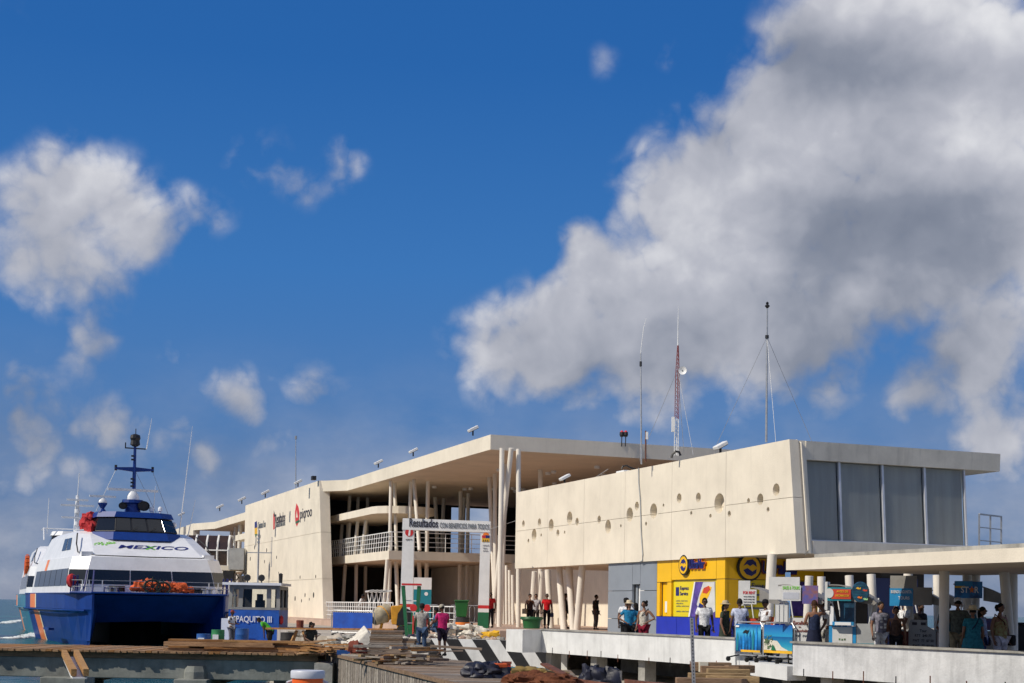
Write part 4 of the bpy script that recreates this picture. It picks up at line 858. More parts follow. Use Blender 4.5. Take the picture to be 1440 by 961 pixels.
# thin whip pole
a, b, c = at(902, 653, 58), at(901, 497, 58), at(905, 462, 58)
t = thing('whip_pole', a, 'thin grey pole with a bent white whip aerial, leftmost on the wing roof', 'mast', 'masts on the roof'); m = MB(); m.tube([a, b], [.04, .025], 6); m.build('pole', 'galv', t); m = MB(); m.tube([b, c, at(909, 447, 58)], [.016, .014, .006], 6); m.build('whip', 'white_paint', t)
m = MB(); m.lathe([(.05, -.1), (.05, .1)], at(901, 512, 58), 8); m.build('clamp', 'black', t)
p0, p1 = at(908, 650, 58), at(908, 606, 58); t = thing('lightning_rod', p0, 'short rusty rod with a white tag beside the thin pole', 'rod'); m = MB(); m.tube([p0, p1], .035, 6); m.build('rod', 'rust_sheet', t); m = MB(); m.box(p1 - ZZ * .2 + V((.05, 0, 0)), .1, .08, .3); m.build('tag_plate', 'white_paint', t)
for px, l in ((874.5, 'left of the two dark beacons with red caps on the high roof'), (880, 'right of the two dark beacons with red caps on the high roof')):
    a, b = at(px - .5, 628, 78), at(px, 612, 78); t = thing('beacon', a, l, 'beacon', 'beacons on the high roof'); m = MB(); m.tube([a, b], .03, 6); m.build('stem', 'black', t); m = MB(); m.lathe([(.09, -.1), (.13, .0), (.12, .16)], b, 8); m.build('lamp', 'black', t); m = MB(); m.lathe([(.11, .16), (.02, .26)], b, 8); m.build('cap', 'red_paint', t)
for px, py, Y, w, h, l, mt in ((880, 657.5, 62, 1.0, .35, 'white air unit with a black hose on the wing roof', 'white_paint'), (860, 661, 64, 1.3, .25, 'low grey box left of the air unit on the wing roof', 'cart_grey'), (918, 650, 58, .9, .25, 'low beige box right of the thin pole', 'stucco'), (990, 634, 53, .6, .18, 'small white roof vent between dish mast and floodlight', 'white_paint'),
                              (1038, 628, 50, .5, .18, 'small pale roof box right of the large floodlight', 'stucco'), (1066, 623, 50, 1.3, .15, 'flat pale roof slab at the foot of the lamp mast', 'stucco'), (1098, 617, 49, .6, .12, 'thin white pad at the near roof corner', 'white_paint')):
    p = F(scol(px, zw1 + .1, -1.2), -1.2, zw1 + h * .35); m = MB(); m.box(p, w * .8, .6, h * .9, RZ + pi / 2); tag(m.build('roof_box', mt, bevel=.03), l, 'roof box')
pts = [at(x, y, 61) for x, y in ((874, 660), (876, 656), (881, 655), (887, 658), (893, 660))]; m = MB(); m.tube(pts, .04, 6); tag(m.build('hose', 'black'), 'black hose curling over the white air unit', 'hose')
pts = [at(x, y, 55.8) for x, y in ((944, 644), (946, 639), (950, 635), (955, 636), (957, 641))]; m = MB(); m.tube(pts, .05, 6); tag(m.build('hose', 'black'), 'black cable loop at the foot of the lattice mast', 'hose')
a, b = at(416, 690, 125), at(416, 618, 125); m = MB(); m.tube([a, b], [.05, .03], 6); m.lathe([(.1, 0), (.1, .3)], b, 6); tag(m.build('whip_pole', 'galv'), 'lone thin pole rising behind the tall cream wall', 'mast', 'masts on the roof')
a = at(973, 640, 50)
# cable down the wing wall
sc0 = scol(898, zw1 - .1, .03); m = MB(); m.tube([F(scol(x, 7, .03), .03, z) for x, z in ((897, zw1 + .02), (897.5, zw1 - .6), (900, 8.0), (902, 6.6), (904.5, 5.7), (904, 5.45), (901, 5.42))], .028, 6); m.build('wall_cable', 'cart_grey', T)
m = MB(); m.tube([F(sB_t - .2, -.4, zw1 + .01), F(sB_t + .03, -.45, zw1 - .1), F(sB_b + .02, -.45, zw0 + .1), F(sB_b - .1, -.4, zw0 - .03)], .035, 6); m.build('wall_cable', 'stucco', T)
a, b = at(690, 744, 78), at(855, 660, 64); m = MB(); m.tube([a, (a + b) / 2 - ZZ * .5, b], .012, 5); tag(m.build('hanging_cable', 'cart_grey'), 'thin cable sagging across the top of the wing wall', 'cable')
# ------------------------------------------------------------------ ferries
def pane_quad(q00, q10, q11, q01, u0, u1, v0, v1, th, name, mt, par):
    def b(u, v): return (q00 * (1 - u) + q10 * u) * (1 - v) + (q01 * (1 - u) + q11 * u) * v
    n = (q10 - q00).cross(q01 - q00).normalized()
    m = MB(); m.prism([b(u0, v0) - n * .02, b(u1, v0) - n * .02, b(u1, v1) - n * .02, b(u0, v1) - n * .02], n * (th + .02)); return m.build(name, mt, par, local=True)
def ferry(loc, rz, label, hull, second=False):
    T_ = thing('ferry', loc, label, 'ferry', rz=rz)
    B = lambda mb, nm, mt, sm=False, par=None: mb.build(nm, mt, par or T_, smooth=sm, local=True)
    # two slim hulls
    for sgn in (-1, 1):
        yc = sgn * 4.1; st = []
        for x, wo, wi, ko in ((.9, .06, .06, 3.2), (.2, .35, .2, -.3), (-1.2, .75, .5, -1.2), (-4, 1.15, .95, -1.4), (-8, 1.35, 1.25, -1.4), (-14, 1.4, 1.35, -1.4), (-19.0, 1.4, 1.35, -1.4), (-19.6, 1.4, 1.35, -1.4), (-23, 1.4, 1.35, -1.4), (-27.5, 1.3, 1.3, -1.4)):
            rk = 0
            st.append([V((x, yc + sgn * wo, 3.92)), V((x - .02, yc + sgn * wo * .98, 2.75)), V((x - .3, yc + sgn * wo * .78, 2.45)), V((x - .7, yc + sgn * wo * .40, .4)), V((x - .9, yc + sgn * .02, max(ko, -1.4) if x < .5 else 1.0)), V((x - .7, yc - sgn * wi * .7, .6)), V((x, yc - sgn * wi, 2.5)), V((x, yc - sgn * wi, 3.92))])
        m = MB(); n = 8; vs = [p for s_ in st for p in s_]; fsx = []; ms = []
        for i in range(len(st) - 1):
            for j in range(n):
                fsx.append((i * n + j, i * n + (j + 1) % n, (i + 1) * n + (j + 1) % n, (i + 1) * n + j)); ms.append(0 if not (i in (6, 7) and j < 4 and sgn < 0) else (2 if i == 6 else 1))
        m.v = vs; m.f = fsx + [tuple(range(n)), tuple(range((len(st) - 1) * n, len(st) * n))]; m.m = ms + [0, 0]
        B(m, 'hull', [hull, 'livery_orange', 'livery_cream'])
        m = MB(); m.tube([(x, yc + sgn * (w + .03), 2.66) for x, w in ((.2, .36), (-1.2, .76), (-4, 1.16), (-8, 1.36), (-14, 1.41), (-27, 1.35))], .07, 6); B(m, 'rubbing_strake', hull)
    m = MB(); up_ = [(.5, -4.0, 3.85), (.75, 0, 3.85), (.5, 4.0, 3.85), (-27, 4, 3.85), (-27, -4, 3.85)]; lo_ = [(-2.0, -4.0, 1.75), (-1.8, 0, 1.9), (-2.0, 4.0, 1.75), (-27, 4, 2.3), (-27, -4, 2.3)]
    m.add(up_ + lo_, [(0, 1, 2, 3, 4), (9, 8, 7, 6, 5)] + [(i, (i + 1) % 5, 5 + (i + 1) % 5, 5 + i) for i in range(5)]); B(m, 'bridging_deck', hull)
    m = MB(); m.prism([(-9, -1.7, -1), (-6, 0, -1), (-9, 1.7, -1), (-26, 1.9, -1), (-26, -1.9, -1)], (0, 0, 3.4)); B(m, 'tunnel_dark_block', 'black')  # black block added to darken the tunnel between the hulls
    m = MB(); m.prism([(.9, -4.2, 3.921), (1.05, 0, 3.921), (.9, 4.2, 3.921), (-1, 5.2, 3.921), (-8, 5.5, 3.921), (-27, 5.5, 3.921), (-27, -5.5, 3.921), (-8, -5.5, 3.921), (-1, -5.2, 3.921)], (0, 0, .07)); B(m, 'deck', hull)
    m = MB(); m.tube([(-1, -5.22, 4.0), (.9, -4.2, 4.0), (1.05, 0, 4.0), (.9, 4.2, 4.0), (-1, 5.22, 4.0)], .09, 6); B(m, 'deck_edge', hull)
    # cabin: rings of a rounded wedge
    def ring(z, xf, hw, ch, xs=-25.5): return [V((xf - ch * 1.3, -hw, z)), V((xf, -hw + ch, z)), V((xf, hw - ch, z)), V((xf - ch * 1.3, hw, z)), V((xs, hw, z)), V((xs, -hw, z))]
    rings = [ring(3.99, -2.6, 5.15, 1.0), ring(4.65, -2.7, 5.1, 1.0), ring(5.8, -3.1, 4.95, 1.0), ring(6.78, -3.5, 4.72, 1.0), ring(6.85, -3.75, 4.6, 1.1), ring(8.75, -9.4, 3.9, .8, -25), ring(9.05, -10.4, 3.6, .9, -24)]
    m = MB(); n = 6
    m.v = [p for r_ in rings for p in r_]; m.f = [(i * n + j, i * n + (j + 1) % n, (i + 1) * n + (j + 1) % n, (i + 1) * n + j) for i in range(len(rings) - 1) for j in range(n)] + [tuple(range(n)), tuple(range((len(rings) - 1) * n, len(rings) * n))]; m.m = [0] * len(m.f)
    B(m, 'cabin', 'boat_white')
    a, b = rings[1], rings[2]
    for k in range(3): pane_quad(a[1], a[2], b[2], b[1], k / 3 + .004, (k + 1) / 3 - .004, .02, .98, .03, 'window_pane', 'tinted_glass', T_)
    pane_quad(a[0], a[1], b[1], b[0], .02, .99, .02, .98, .03, 'window_pane', 'tinted_glass', T_); pane_quad(a[2], a[3], b[3], b[2], .01, .98, .02, .98, .03, 'window_pane', 'tinted_glass', T_)
    for (i, j) in ((5, 0), (3, 4)):
        for k in range(6): pane_quad(a[i], a[j], b[j], b[i], .06 + k * .155, .06 + k * .155 + .145, -.1, 1.05, .03, 'window_pane', 'tinted_glass', T_)
    a, b = rings[4], rings[5]
    for (i, j) in ((5, 0), (3, 4)):
        for k in range(2):
            pane_quad(a[i], a[j], b[j], b[i], .62 + k * .14, .62 + k * .14 + .12, .30, .85, .03, 'side_window', 'tinted_glass', T_)
    # orange swoosh on the cabin side
    a, b = rings[2], rings[3]; pane_quad(a[5], a[0], b[0], b[5], .30, .36, 0, 1, .02, 'side_stripe', 'livery_orange', T_)
    # rim rope along the upper deck front
    m = MB(); m.tube([(-9, -3.98, 8.75), (-6.6, -4.3, 7.85), (-5.3, -4.35, 7.15), (-3.85, -3.4, 6.9), (-3.7, 0, 6.87), (-3.85, 3.4, 6.9), (-5.3, 4.35, 7.15), (-7, 4.25, 8.0), (-9, 3.95, 8.75)], .045, 6); B(m, 'rim_rope', 'rubber')
    # wheelhouse
    wr = [ring(8.3, -7.6, 3.05, 1.2, -13), ring(8.95, -8.15, 2.9, 1.15, -13), ring(9.0, -8.2, 2.75, 1.1, -13), ring(10.15, -9.2, 2.45, .95, -13), ring(10.2, -9.1, 2.6, 1.0, -13.2), ring(10.65, -9.3, 2.45, 1.0, -13.2)]
    for i0, i1, nm, mt in ((0, 1, 'wheelhouse_base', 'hull_blue'), (2, 3, 'wheelhouse_wall', 'black'), (4, 5, 'wheelhouse_roof', 'hull_blue')):
        mt = mt if not second or mt == 'black' else 'boat_white'
        m = MB(); m.v = wr[i0] + wr[i1]; m.f = [(j, (j + 1) % n, n + (j + 1) % n, n + j) for j in range(n)] + [tuple(range(n)), tuple(range(n, 2 * n))]; m.m = [0] * len(m.f); o = B(m, nm, mt); wh = o if i0 == 2 else (wh if i0 else o)
    a, b = wr[2], wr[3]
    for (i, j, k) in ((1, 2, 3), (0, 1, 1), (2, 3, 1), (5, 0, 2), (3, 4, 2)):
        for q in range(k): pane_quad(a[i], a[j], b[j], b[i], q / k + .02, (q + 1) / k - .02, .06, .94, .03, 'wheelhouse_window', 'tinted_glass', wh)
    if not second:
        for y in (-.6, .6): m = MB(); m.bar((-8.15, y, 9.05), (-8.35, y + .5, 9.45), .03); B(m, 'wiper', 'black')
    # mast
    mx_ = -11.2
    if not second:
        m = MB(); m.lathe([(.55, 10.64), (.5, 11.4), (.75, 11.5), (.7, 11.75)], (mx_, -.1, 0), 12); B(m, 'radar_pedestal', 'hull_blue')
        m = MB(); m.lathe([(.42, 11.76), (.42, 12.05), (.3, 12.3), (.2, 12.45)], (mx_, -.1, 0), 12); B(m, 'radar_drum', 'boat_white', True)
        m = MB(); m.box((mx_, -.1, 12.56), .22, 3.4, .2); B(m, 'radar_bar', 'boat_white')
        for y, z, r in ((-.85, 11.2, .3), (.55, 11.25, .42)):
            m = MB(); m.lathe([(r * .7, -.5), (r, 0), (r * .9, .02), (r * .8, -.1)], (mx_ + .65, y, z), 14, ax=(1, 0, 0)); B(m, 'searchlight', 'black')
        m = MB(); m.tube([(mx_ - .4, 0, 10.6), (mx_ - .4, 0, 16.4)], [.16, .09], 8); B(m, 'mast_post', 'hull_blue')
        m = MB(); m.prism([(mx_ - .3, -1.3, 14.25), (mx_ - .3, 0, 14.1), (mx_ - .3, 1.3, 14.25), (mx_ - .3, 1.3, 14.4), (mx_ - .3, 0, 14.5), (mx_ - .3, -1.3, 14.4)], (-.3, 0, 0)); B(m, 'mast_arm', 'hull_blue')
        for y in (-1.25, 1.25): m = MB(); m.lathe([(.09, 14.15), (.09, 14.6)], (mx_ - .45, y, 0), 8); B(m, 'arm_lamp', 'black')
        m = MB(); m.bar((mx_ - .4, -.65, 16.05), (mx_ - .4, .75, 16.05), .1); m.bar((mx_ - .4, -.65, 16), (mx_ - .4, -.65, 16.5), .07); B(m, 'mast_arm', 'black')
        m = MB(); m.lathe([(.15, 16.2), (.34, 16.35), (.3, 16.7), (.36, 16.9), (.32, 17.15), (.1, 17.25)], (mx_ - .4, 0, 0), 10); B(m, 'lamp_cluster', 'black')
        for z in (12.9, 13.2, 13.5, 15.1, 15.4): m = MB(); m.box((mx_ - .25, -.16, z), .14, .2, .14); B(m, 'mast_lamp', 'black')
        m = MB(); m.tube([(mx_ - .4, .02, 17.2), (mx_ - .4, .02, 17.7)], .03, 5); B(m, 'wind_vane', 'black')
        for y, z0, z1, dy in ((.72, 16, 18.6, .3), (3.1, 8.7, 18.2, .75), (3.7, 8.6, 12.0, .5), (1.3, 10.7, 13.0, .1)): m = MB(); m.tube([(mx_, y, z0), (mx_, y + dy, z1)], [.045, .012], 5); B(m, 'whip_aerial', 'boat_white')
        m = MB(); m.lathe([(.3, 10.6), (.12, 10.9), (.3, 11.25), (.32, 11.35)], (mx_ + .6, -2.2, 0), 10); B(m, 'small_radar_stand', 'hull_blue')
        m = MB(); m.lathe([(.3, 11.36), (.28, 11.55), (.1, 11.75)], (mx_ + .6, -2.2, 0), 10); B(m, 'small_radar_dome', 'boat_white', True)
        m = MB(); m.box((mx_ + .6, -2.2, 11.88), .2, 1.75, .17); B(m, 'small_radar_bar', 'boat_white')
        for y, z in ((1.1, 10.8), (1.7, 10.85), (2.7, 9.6)): m = MB(); m.lathe([(.06, -.3), (.06, 0), (.15, .05), (.15, .3), (.05, .42)], (mx_ + .5, y, z), 8); B(m, 'aerial_dome', 'boat_white', True)
        for y0, z0, y1, z1 in ((-1.25, 14.2, -2.5, 10.7), (1.25, 14.2, 2.4, 10.7), (.1, 14.1, 1.6, 10.7)): m = MB(); m.tube([(mx_ - .4, y0, z0), (mx_ - .4, y1, z1)], .015, 4); B(m, 'mast_stay', 'galv')
        m = MB()
        for i in range(7): m.lump((-10.6 - i * .45, -2.9 + random.uniform(-.3, .2), 8.9 + i * .2), .5, .45, .6, .5, 2.0, 16, 10)
        B(m, 'red_cover', 'red_canvas', True)
        # name on the sloping front
        p = lambda y, k: (rings[4][1] * (1 - k) + rings[5][1] * k) * 1.0
        def SL(y, k):
            q = rings[4][1].lerp(rings[5][1], k); return V((q.x, y, q.z))
        up = (SL(0, 1) - SL(0, 0)).normalized(); nr = V((0, 1, 0)).cross(up)
        def stext(s, y, k, w, h, mt, sh=.35):
            TEXTS.append((mk(s, sh), None, None, None, w, h, mt, T_, .01, .02)); FERRY_TXT.append((len(TEXTS) - 1, SL(y, k), V((0, 1, 0)), up))
        stext('MEXICO', -1.75, .36, 4.7, .98, 'text_navy')
        stext('X', -.02, .34, .9, 1.1, 'text_green')
        for r_ in range(4):
            m = MB(); 
            for t in range(9):
                a_ = pi * .55 + t * .19; R_ = .75 + .22 * r_
                c = SL(-1.6, .50) + V((0, 1, 0)) * cos(a_) * R_ * 1.1 + up * sin(a_) * R_ * .62 + nr * .02
                if (t + r_) % 5 != 0: m.obox(c, V((0, .06, 0)), up * .05, nr * .012)
            B(m, 'name_swirl', 'text_green')
        stext('EMPRESA NAVIERA', -1.2, .80, 2.7, .16, 'text_grey', .0)
        text_side = None
        # bundle of orange fenders and a tyre net on the foredeck
        m = MB()
        for y, s_ in ((-1.0, .8), (-.4, .85), (.2, .7), (.9, .75), (1.5, .7), (1.9, .5)): m.lump((-.9 + random.uniform(-.2, .2), y, 4.0 + s_ * .55), .55, .55, s_ * .72, .34, 2.2, 22, 14)
        o = m.build('orange_fender_bundle', 'orange_fabric', None, smooth=True, local=True); o.parent = T_
        m = MB()
        for y, z, r_ in ((-.35, 4.55, .5), (.35, 4.45, .42)):
            for k in range(16):
                a0, a1 = k * pi / 8, (k + 1) * pi / 8
                m.tube([(-.15, y + r_ * cos(a0), z + r_ * sin(a0)), (-.15, y + r_ * cos(a1), z + r_ * sin(a1))], .08, 5, caps=False)
            for k in range(8): m.tube([(-.12, y, z), (-.12, y + r_ * 1.5 * cos(k * pi / 4), z + r_ * 1.5 * sin(k * pi / 4))], .03, 4)
        B(m, 'tyre_net', 'net')
        # rails, bollards, hatch lights of the foredeck
        for y in (-4.6, -4.2, -3.4, 3.3, 3.9, 4.6): m = MB(); m.tube([(-.4, y, 3.99), (-.4, y, 4.95)], .035, 5); B(m, 'stanchion', 'boat_white')
        for z in (4.45, 4.93): m = MB(); m.tube([(-1.6, -5.1, z), (-.4, -4.6, z), (-.35, 4.6, z), (-1.6, 5.1, z)], .022, 5); B(m, 'guard_rail', 'galv')
        for y in (-5.0, -4.75, 4.7, 5.0):
            for x in (-1.8, -3.0): m = MB(); m.tube([(x, y, 3.99), (x + .25, y, 5.3)], .05, 5); B(m, 'stanchion', 'text_navy')
        m = MB(); m.tube([(-1.5, -4.4, 4.0), (-2.3, -4.1, 5.7)], .06, 5); m.tube([(-1.2, -3.9, 4.0), (-2.1, -3.7, 5.7)], .06, 5); B(m, 'boarding_ladder', 'text_navy')
        for y in (-3.0, -2.6, 3.0, 3.4, 4.0): m = MB(); m.lathe([(.16, 3.99), (.12, 4.15), (.12, 4.35), (.2, 4.4), (.2, 4.48)], (-.3, y, 0), 8); B(m, 'bollard', 'galv')
        for y in (-2.2, 3.0): m = MB(); m.box((-2.62, y, 4.36), .1, 1.0, .42); B(m, 'hatch_light', 'tinted_glass')
        for y in (-3.9, 3.95): m = MB(); m.box((-4.6, y, 7.0), .9, .7, .35); B(m, 'step_box', 'boat_white')
        m = MB(); m.tube([(-2.5, -3.0, 3.99), (-2.5, -3.0, 4.4), (-2.5, -2.2, 4.4), (-2.5, -2.0, 3.99)], .05, 5); B(m, 'fairlead', 'text_navy')
        for x in (-2.4, -3.2): m = MB(); m.ball((x, -5.0, 4.9), .25, .25, .5, 8, 6, jit=.1); B(m, 'rolled_flag', 'red_canvas', True)
        m = MB(); m.box((-9.0, -5.62, 1.15), 3.2, .35, .18); B(m, 'boarding_step', hull)
    else:
        m = MB(); m.tube([(mx_, 0, 10.6), (mx_, 0, 14.6)], [.32, .16], 8); B(m, 'mast_post', 'boat_white'); m = MB(); m.tube([(mx_, 0, 14.6), (mx_, .1, 17.0)], .05, 5); B(m, 'whip_aerial', 'boat_white')
        for z, w in ((12.2, 3.2), (13.5, 3.4), (14.1, 2.2)): m = MB(); m.box((mx_ + .3, 0, z), .2, w, .2); B(m, 'mast_arm', 'boat_white')
        for z in (11.4, 12.7): m = MB(); m.lathe([(.3, z), (.3, z + .4)], (mx_ + .4, 0, 0), 10); B(m, 'radar_drum', 'boat_white')
        m = MB(); m.tube([(-8, -3.4, 9.6), (-9, -3.4, 10.9), (-14, -3.4, 10.9)], .07, 6); m.tube([(-10, -3.4, 10.9), (-10, 3.4, 10.9)], .07, 6); B(m, 'roof_rail', 'boat_white')
        m = MB(); m.tube([(-11, -3.0, 10.4), (-11, -2.9, 14.2)], .04, 5); B(m, 'whip_aerial', 'boat_white')
    for x, z in ((-8.5, 7.2), (-10.2, 6.8)) if second else ():
        m = MB()
        for k in range(12):
            a0, a1 = k * pi / 6, (k + 1) * pi / 6; m.tube([(x + .55 * cos(a0), -4.95, z + .7 * sin(a0)), (x + .55 * cos(a1), -4.95, z + .7 * sin(a1))], .22, 6, caps=False)
        B(m, 'life_ring', 'orange_fabric', True)
    return T_
def mk(s, sh):
    cu = bpy.data.curves.new('name_lettering', 'FONT'); cu.body = s; cu.extrude = .02; cu.shear = sh; cu.offset = .018; cu.resolution_u = 3
    o = bpy.data.objects.new('name_lettering', cu); COL.objects.link(o); return o
FERRY_TXT = []
bl = pt(131, 105, 3.9); hd = V((.438, -.899, 0)); pr = V((.899, .438, 0))
bc = bl + pr * 4.1 * 1.2 - hd * .8; bc.z = 0
F1 = ferry(bc, atan2(hd.y, hd.x), 'big white and blue catamaran ferry named Mexico with twin bows facing the pier', 'hull_blue'); F1.scale = (.9, 1.2, 1)
for i, org, u, v in FERRY_TXT:
    o, _a, _b, _c, w, h, m_, par_, th, off = TEXTS[i]; mw = Matrix.Translation(bc) @ Matrix.Rotation(atan2(hd.y, hd.x), 4, 'Z')
    TEXTS[i] = (o, org, u, v, w, h, m_, par_, th, off, True)
h2 = V((.354, -.935, 0)).normalized(); b2 = V((-42.5, 141, 0))
F2 = ferry(b2, atan2(h2.y, h2.x), 'second white ferry with teal hull and white crossbar mast moored behind the big ferry', 'hull_teal', True)
# wash round the hulls
def foam(name, pts, w, label):
    m = MB()
    for (a, b) in zip(pts, pts[1:]):
        a, b = V(a), V(b); n = max(2, int((b - a).length * 3))
        for i in range(n):
            p = a.lerp(b, (i + random.random()) / n); s_ = random.uniform(.12, .5) * w
            m.ball((p.x + random.uniform(-.5, .5) * w, p.y + random.uniform(-.5, .5) * w, .03), s_, s_ * .7, .1 * w, 7, 4, jit=.3)
    o = m.build(name, 'foam', smooth=True); o['kind'] = 'stuff'; o['label'] = label
mat('foam', (.75, .80, .80), .8, .1, 5)
q = lambda x, y: (lambda p: (p.x, p.y, 0))(onz(x, y, 0.02))
foam('wash_foam', [q(0, 898), q(30, 897), q(55, 892), q(62, 886)], 1.1, 'white wash beside the orange stripe of the ferry')
foam('wash_foam', [q(5, 877), q(30, 873)], 1.2, 'white wash at the stern of the second ferry')
foam('wash_foam', [q(455, 945), q(475, 947)], .25, 'small patch of foam by the timber deck')
# ------------------------------------------------------------------ workboat
pY = 80; pcx = xat(357, pY, 3); pb = thing('workboat', (pcx, pY, 0), 'small workboat Paquito III with grey windowed wheelhouse and blue lower cabin', 'boat')
def PB(m, nm, mt, sm=False): return m.build(nm, mt, pb, smooth=sm, local=True)
m = MB(); st = []
for y, w in ((-13, .3), (-11, 1.5), (-8, 2.1), (0, 2.3), (8, 2.1)): st += [V((-w, y, 1.25)), V((-w * .7, y, -.5)), V((w * .7, y, -.5)), V((w, y, 1.25))]
m.add(st, [(i * 4 + j, i * 4 + (j + 1) % 4, (i + 1) * 4 + (j + 1) % 4, (i + 1) * 4 + j) for i in range(4) for j in range(4)] + [(0, 1, 2, 3), (16, 17, 18, 19)]); PB(m, 'hull', 'paquito_blue')
W2_ = 1.42
m = MB(); m.box((0, 1.6, 2.15), W2_ * 2, 3.2, 1.8); PB(m, 'lower_cabin', 'paquito_blue')
m = MB()
for x in (-1.36, -.78, .82, 1.36): m.bar((x, .05, 3.05), (x * .97, .22, 4.3), .20 if abs(x) > 1 else .24, .14, up=(0, 1, 0))
m.box((0, .06, 3.12), 2.84, .14, .14); m.box((0, .25, 4.32), 2.8, .14, .22)
for s_ in (-1, 1): m.box((s_ * 1.38, 1.6, 3.12), .1, 3.1, .14); m.box((s_ * 1.36, 1.6, 4.3), .1, 3.0, .2); m.box((s_ * 1.37, 1.5, 3.7), .1, .2, 1.2); m.box((s_ * 1.37, 3.0, 3.7), .1, .2, 1.2)
PB(m, 'wheelhouse_frame', 'paquito_grey')
for a, b in ((-1.28, -.9), (-.68, .70), (.94, 1.28)): m = MB(); m.prism([(a, .13, 3.19), (b, .13, 3.19), (b, .22, 4.2), (a, .22, 4.2)], (0, .02, 0)); PB(m, 'window_pane', 'pane_glass')
m = MB(); m.box((-1.05, 3.05, 3.7), .75, .06, 1.2); m.box((1.05, 3.05, 3.7), .75, .06, 1.2); PB(m, 'rear_wall', 'dark_interior'); m = MB(); m.box((.1, 1.4, 3.35), .5, .4, .5); m.box((.1, 1.3, 3.75), .35, .1, .4); PB(m, 'steering_console', 'black')
m = MB(); m.box((-.1, 1.5, 4.5), 3.3, 3.6, .14); PB(m, 'roof', 'boat_white')
TEXTS.append((mk('PAQUITO III', 0), V((-.98, -.03, 2.28)), V((1, 0, 0)), V((0, 0, 1)), 2.0, .42, 'text_white', pb, .012, .004, True))
m = MB(); m.tube([(0, 1.0, 4.57), (0, 1.0, 7.6)], .05, 6); m.bar((-.65, 1, 6.3), (.75, 1, 6.3), .05); m.bar((.75, 1, 6.3), (.75, 1, 7.2), .03); m.bar((.75, 1, 5.5), (.75, 1, 6.3), .03)
for z in (6.9, 7.1, 7.3): m.box((0, .95, z), .14, .1, .1)
PB(m, 'mast', 'galv')
for x in (-.45, .35): m = MB(); m.lathe([(.14, -.2), (.2, 0), (.17, .02)], (x, .2, 4.85), 10, ax=(0, -1, 0)); m.box((x, .25, 4.65), .06, .1, .3); PB(m, 'searchlight', 'black')
m = MB(); m.lathe([(.1, 4.57), (.12, 5.1), (.05, 5.15)], (1.3, 1, 0), 8); PB(m, 'exhaust_pipe', 'black')
for z in (1.8, 2.5): m = MB(); m.lathe([(.18, -.1), (.28, 0), (.18, .1)], (1.5, .3, z), 10, ax=(1, 0, 0)); PB(m, 'tyre_fender', 'red_canvas' if z > 2 else 'rubber')
m = MB(); m.box((-1.3, -.8, 1.9), .6, .5, 1.3); PB(m, 'deck_locker', 'boat_white')
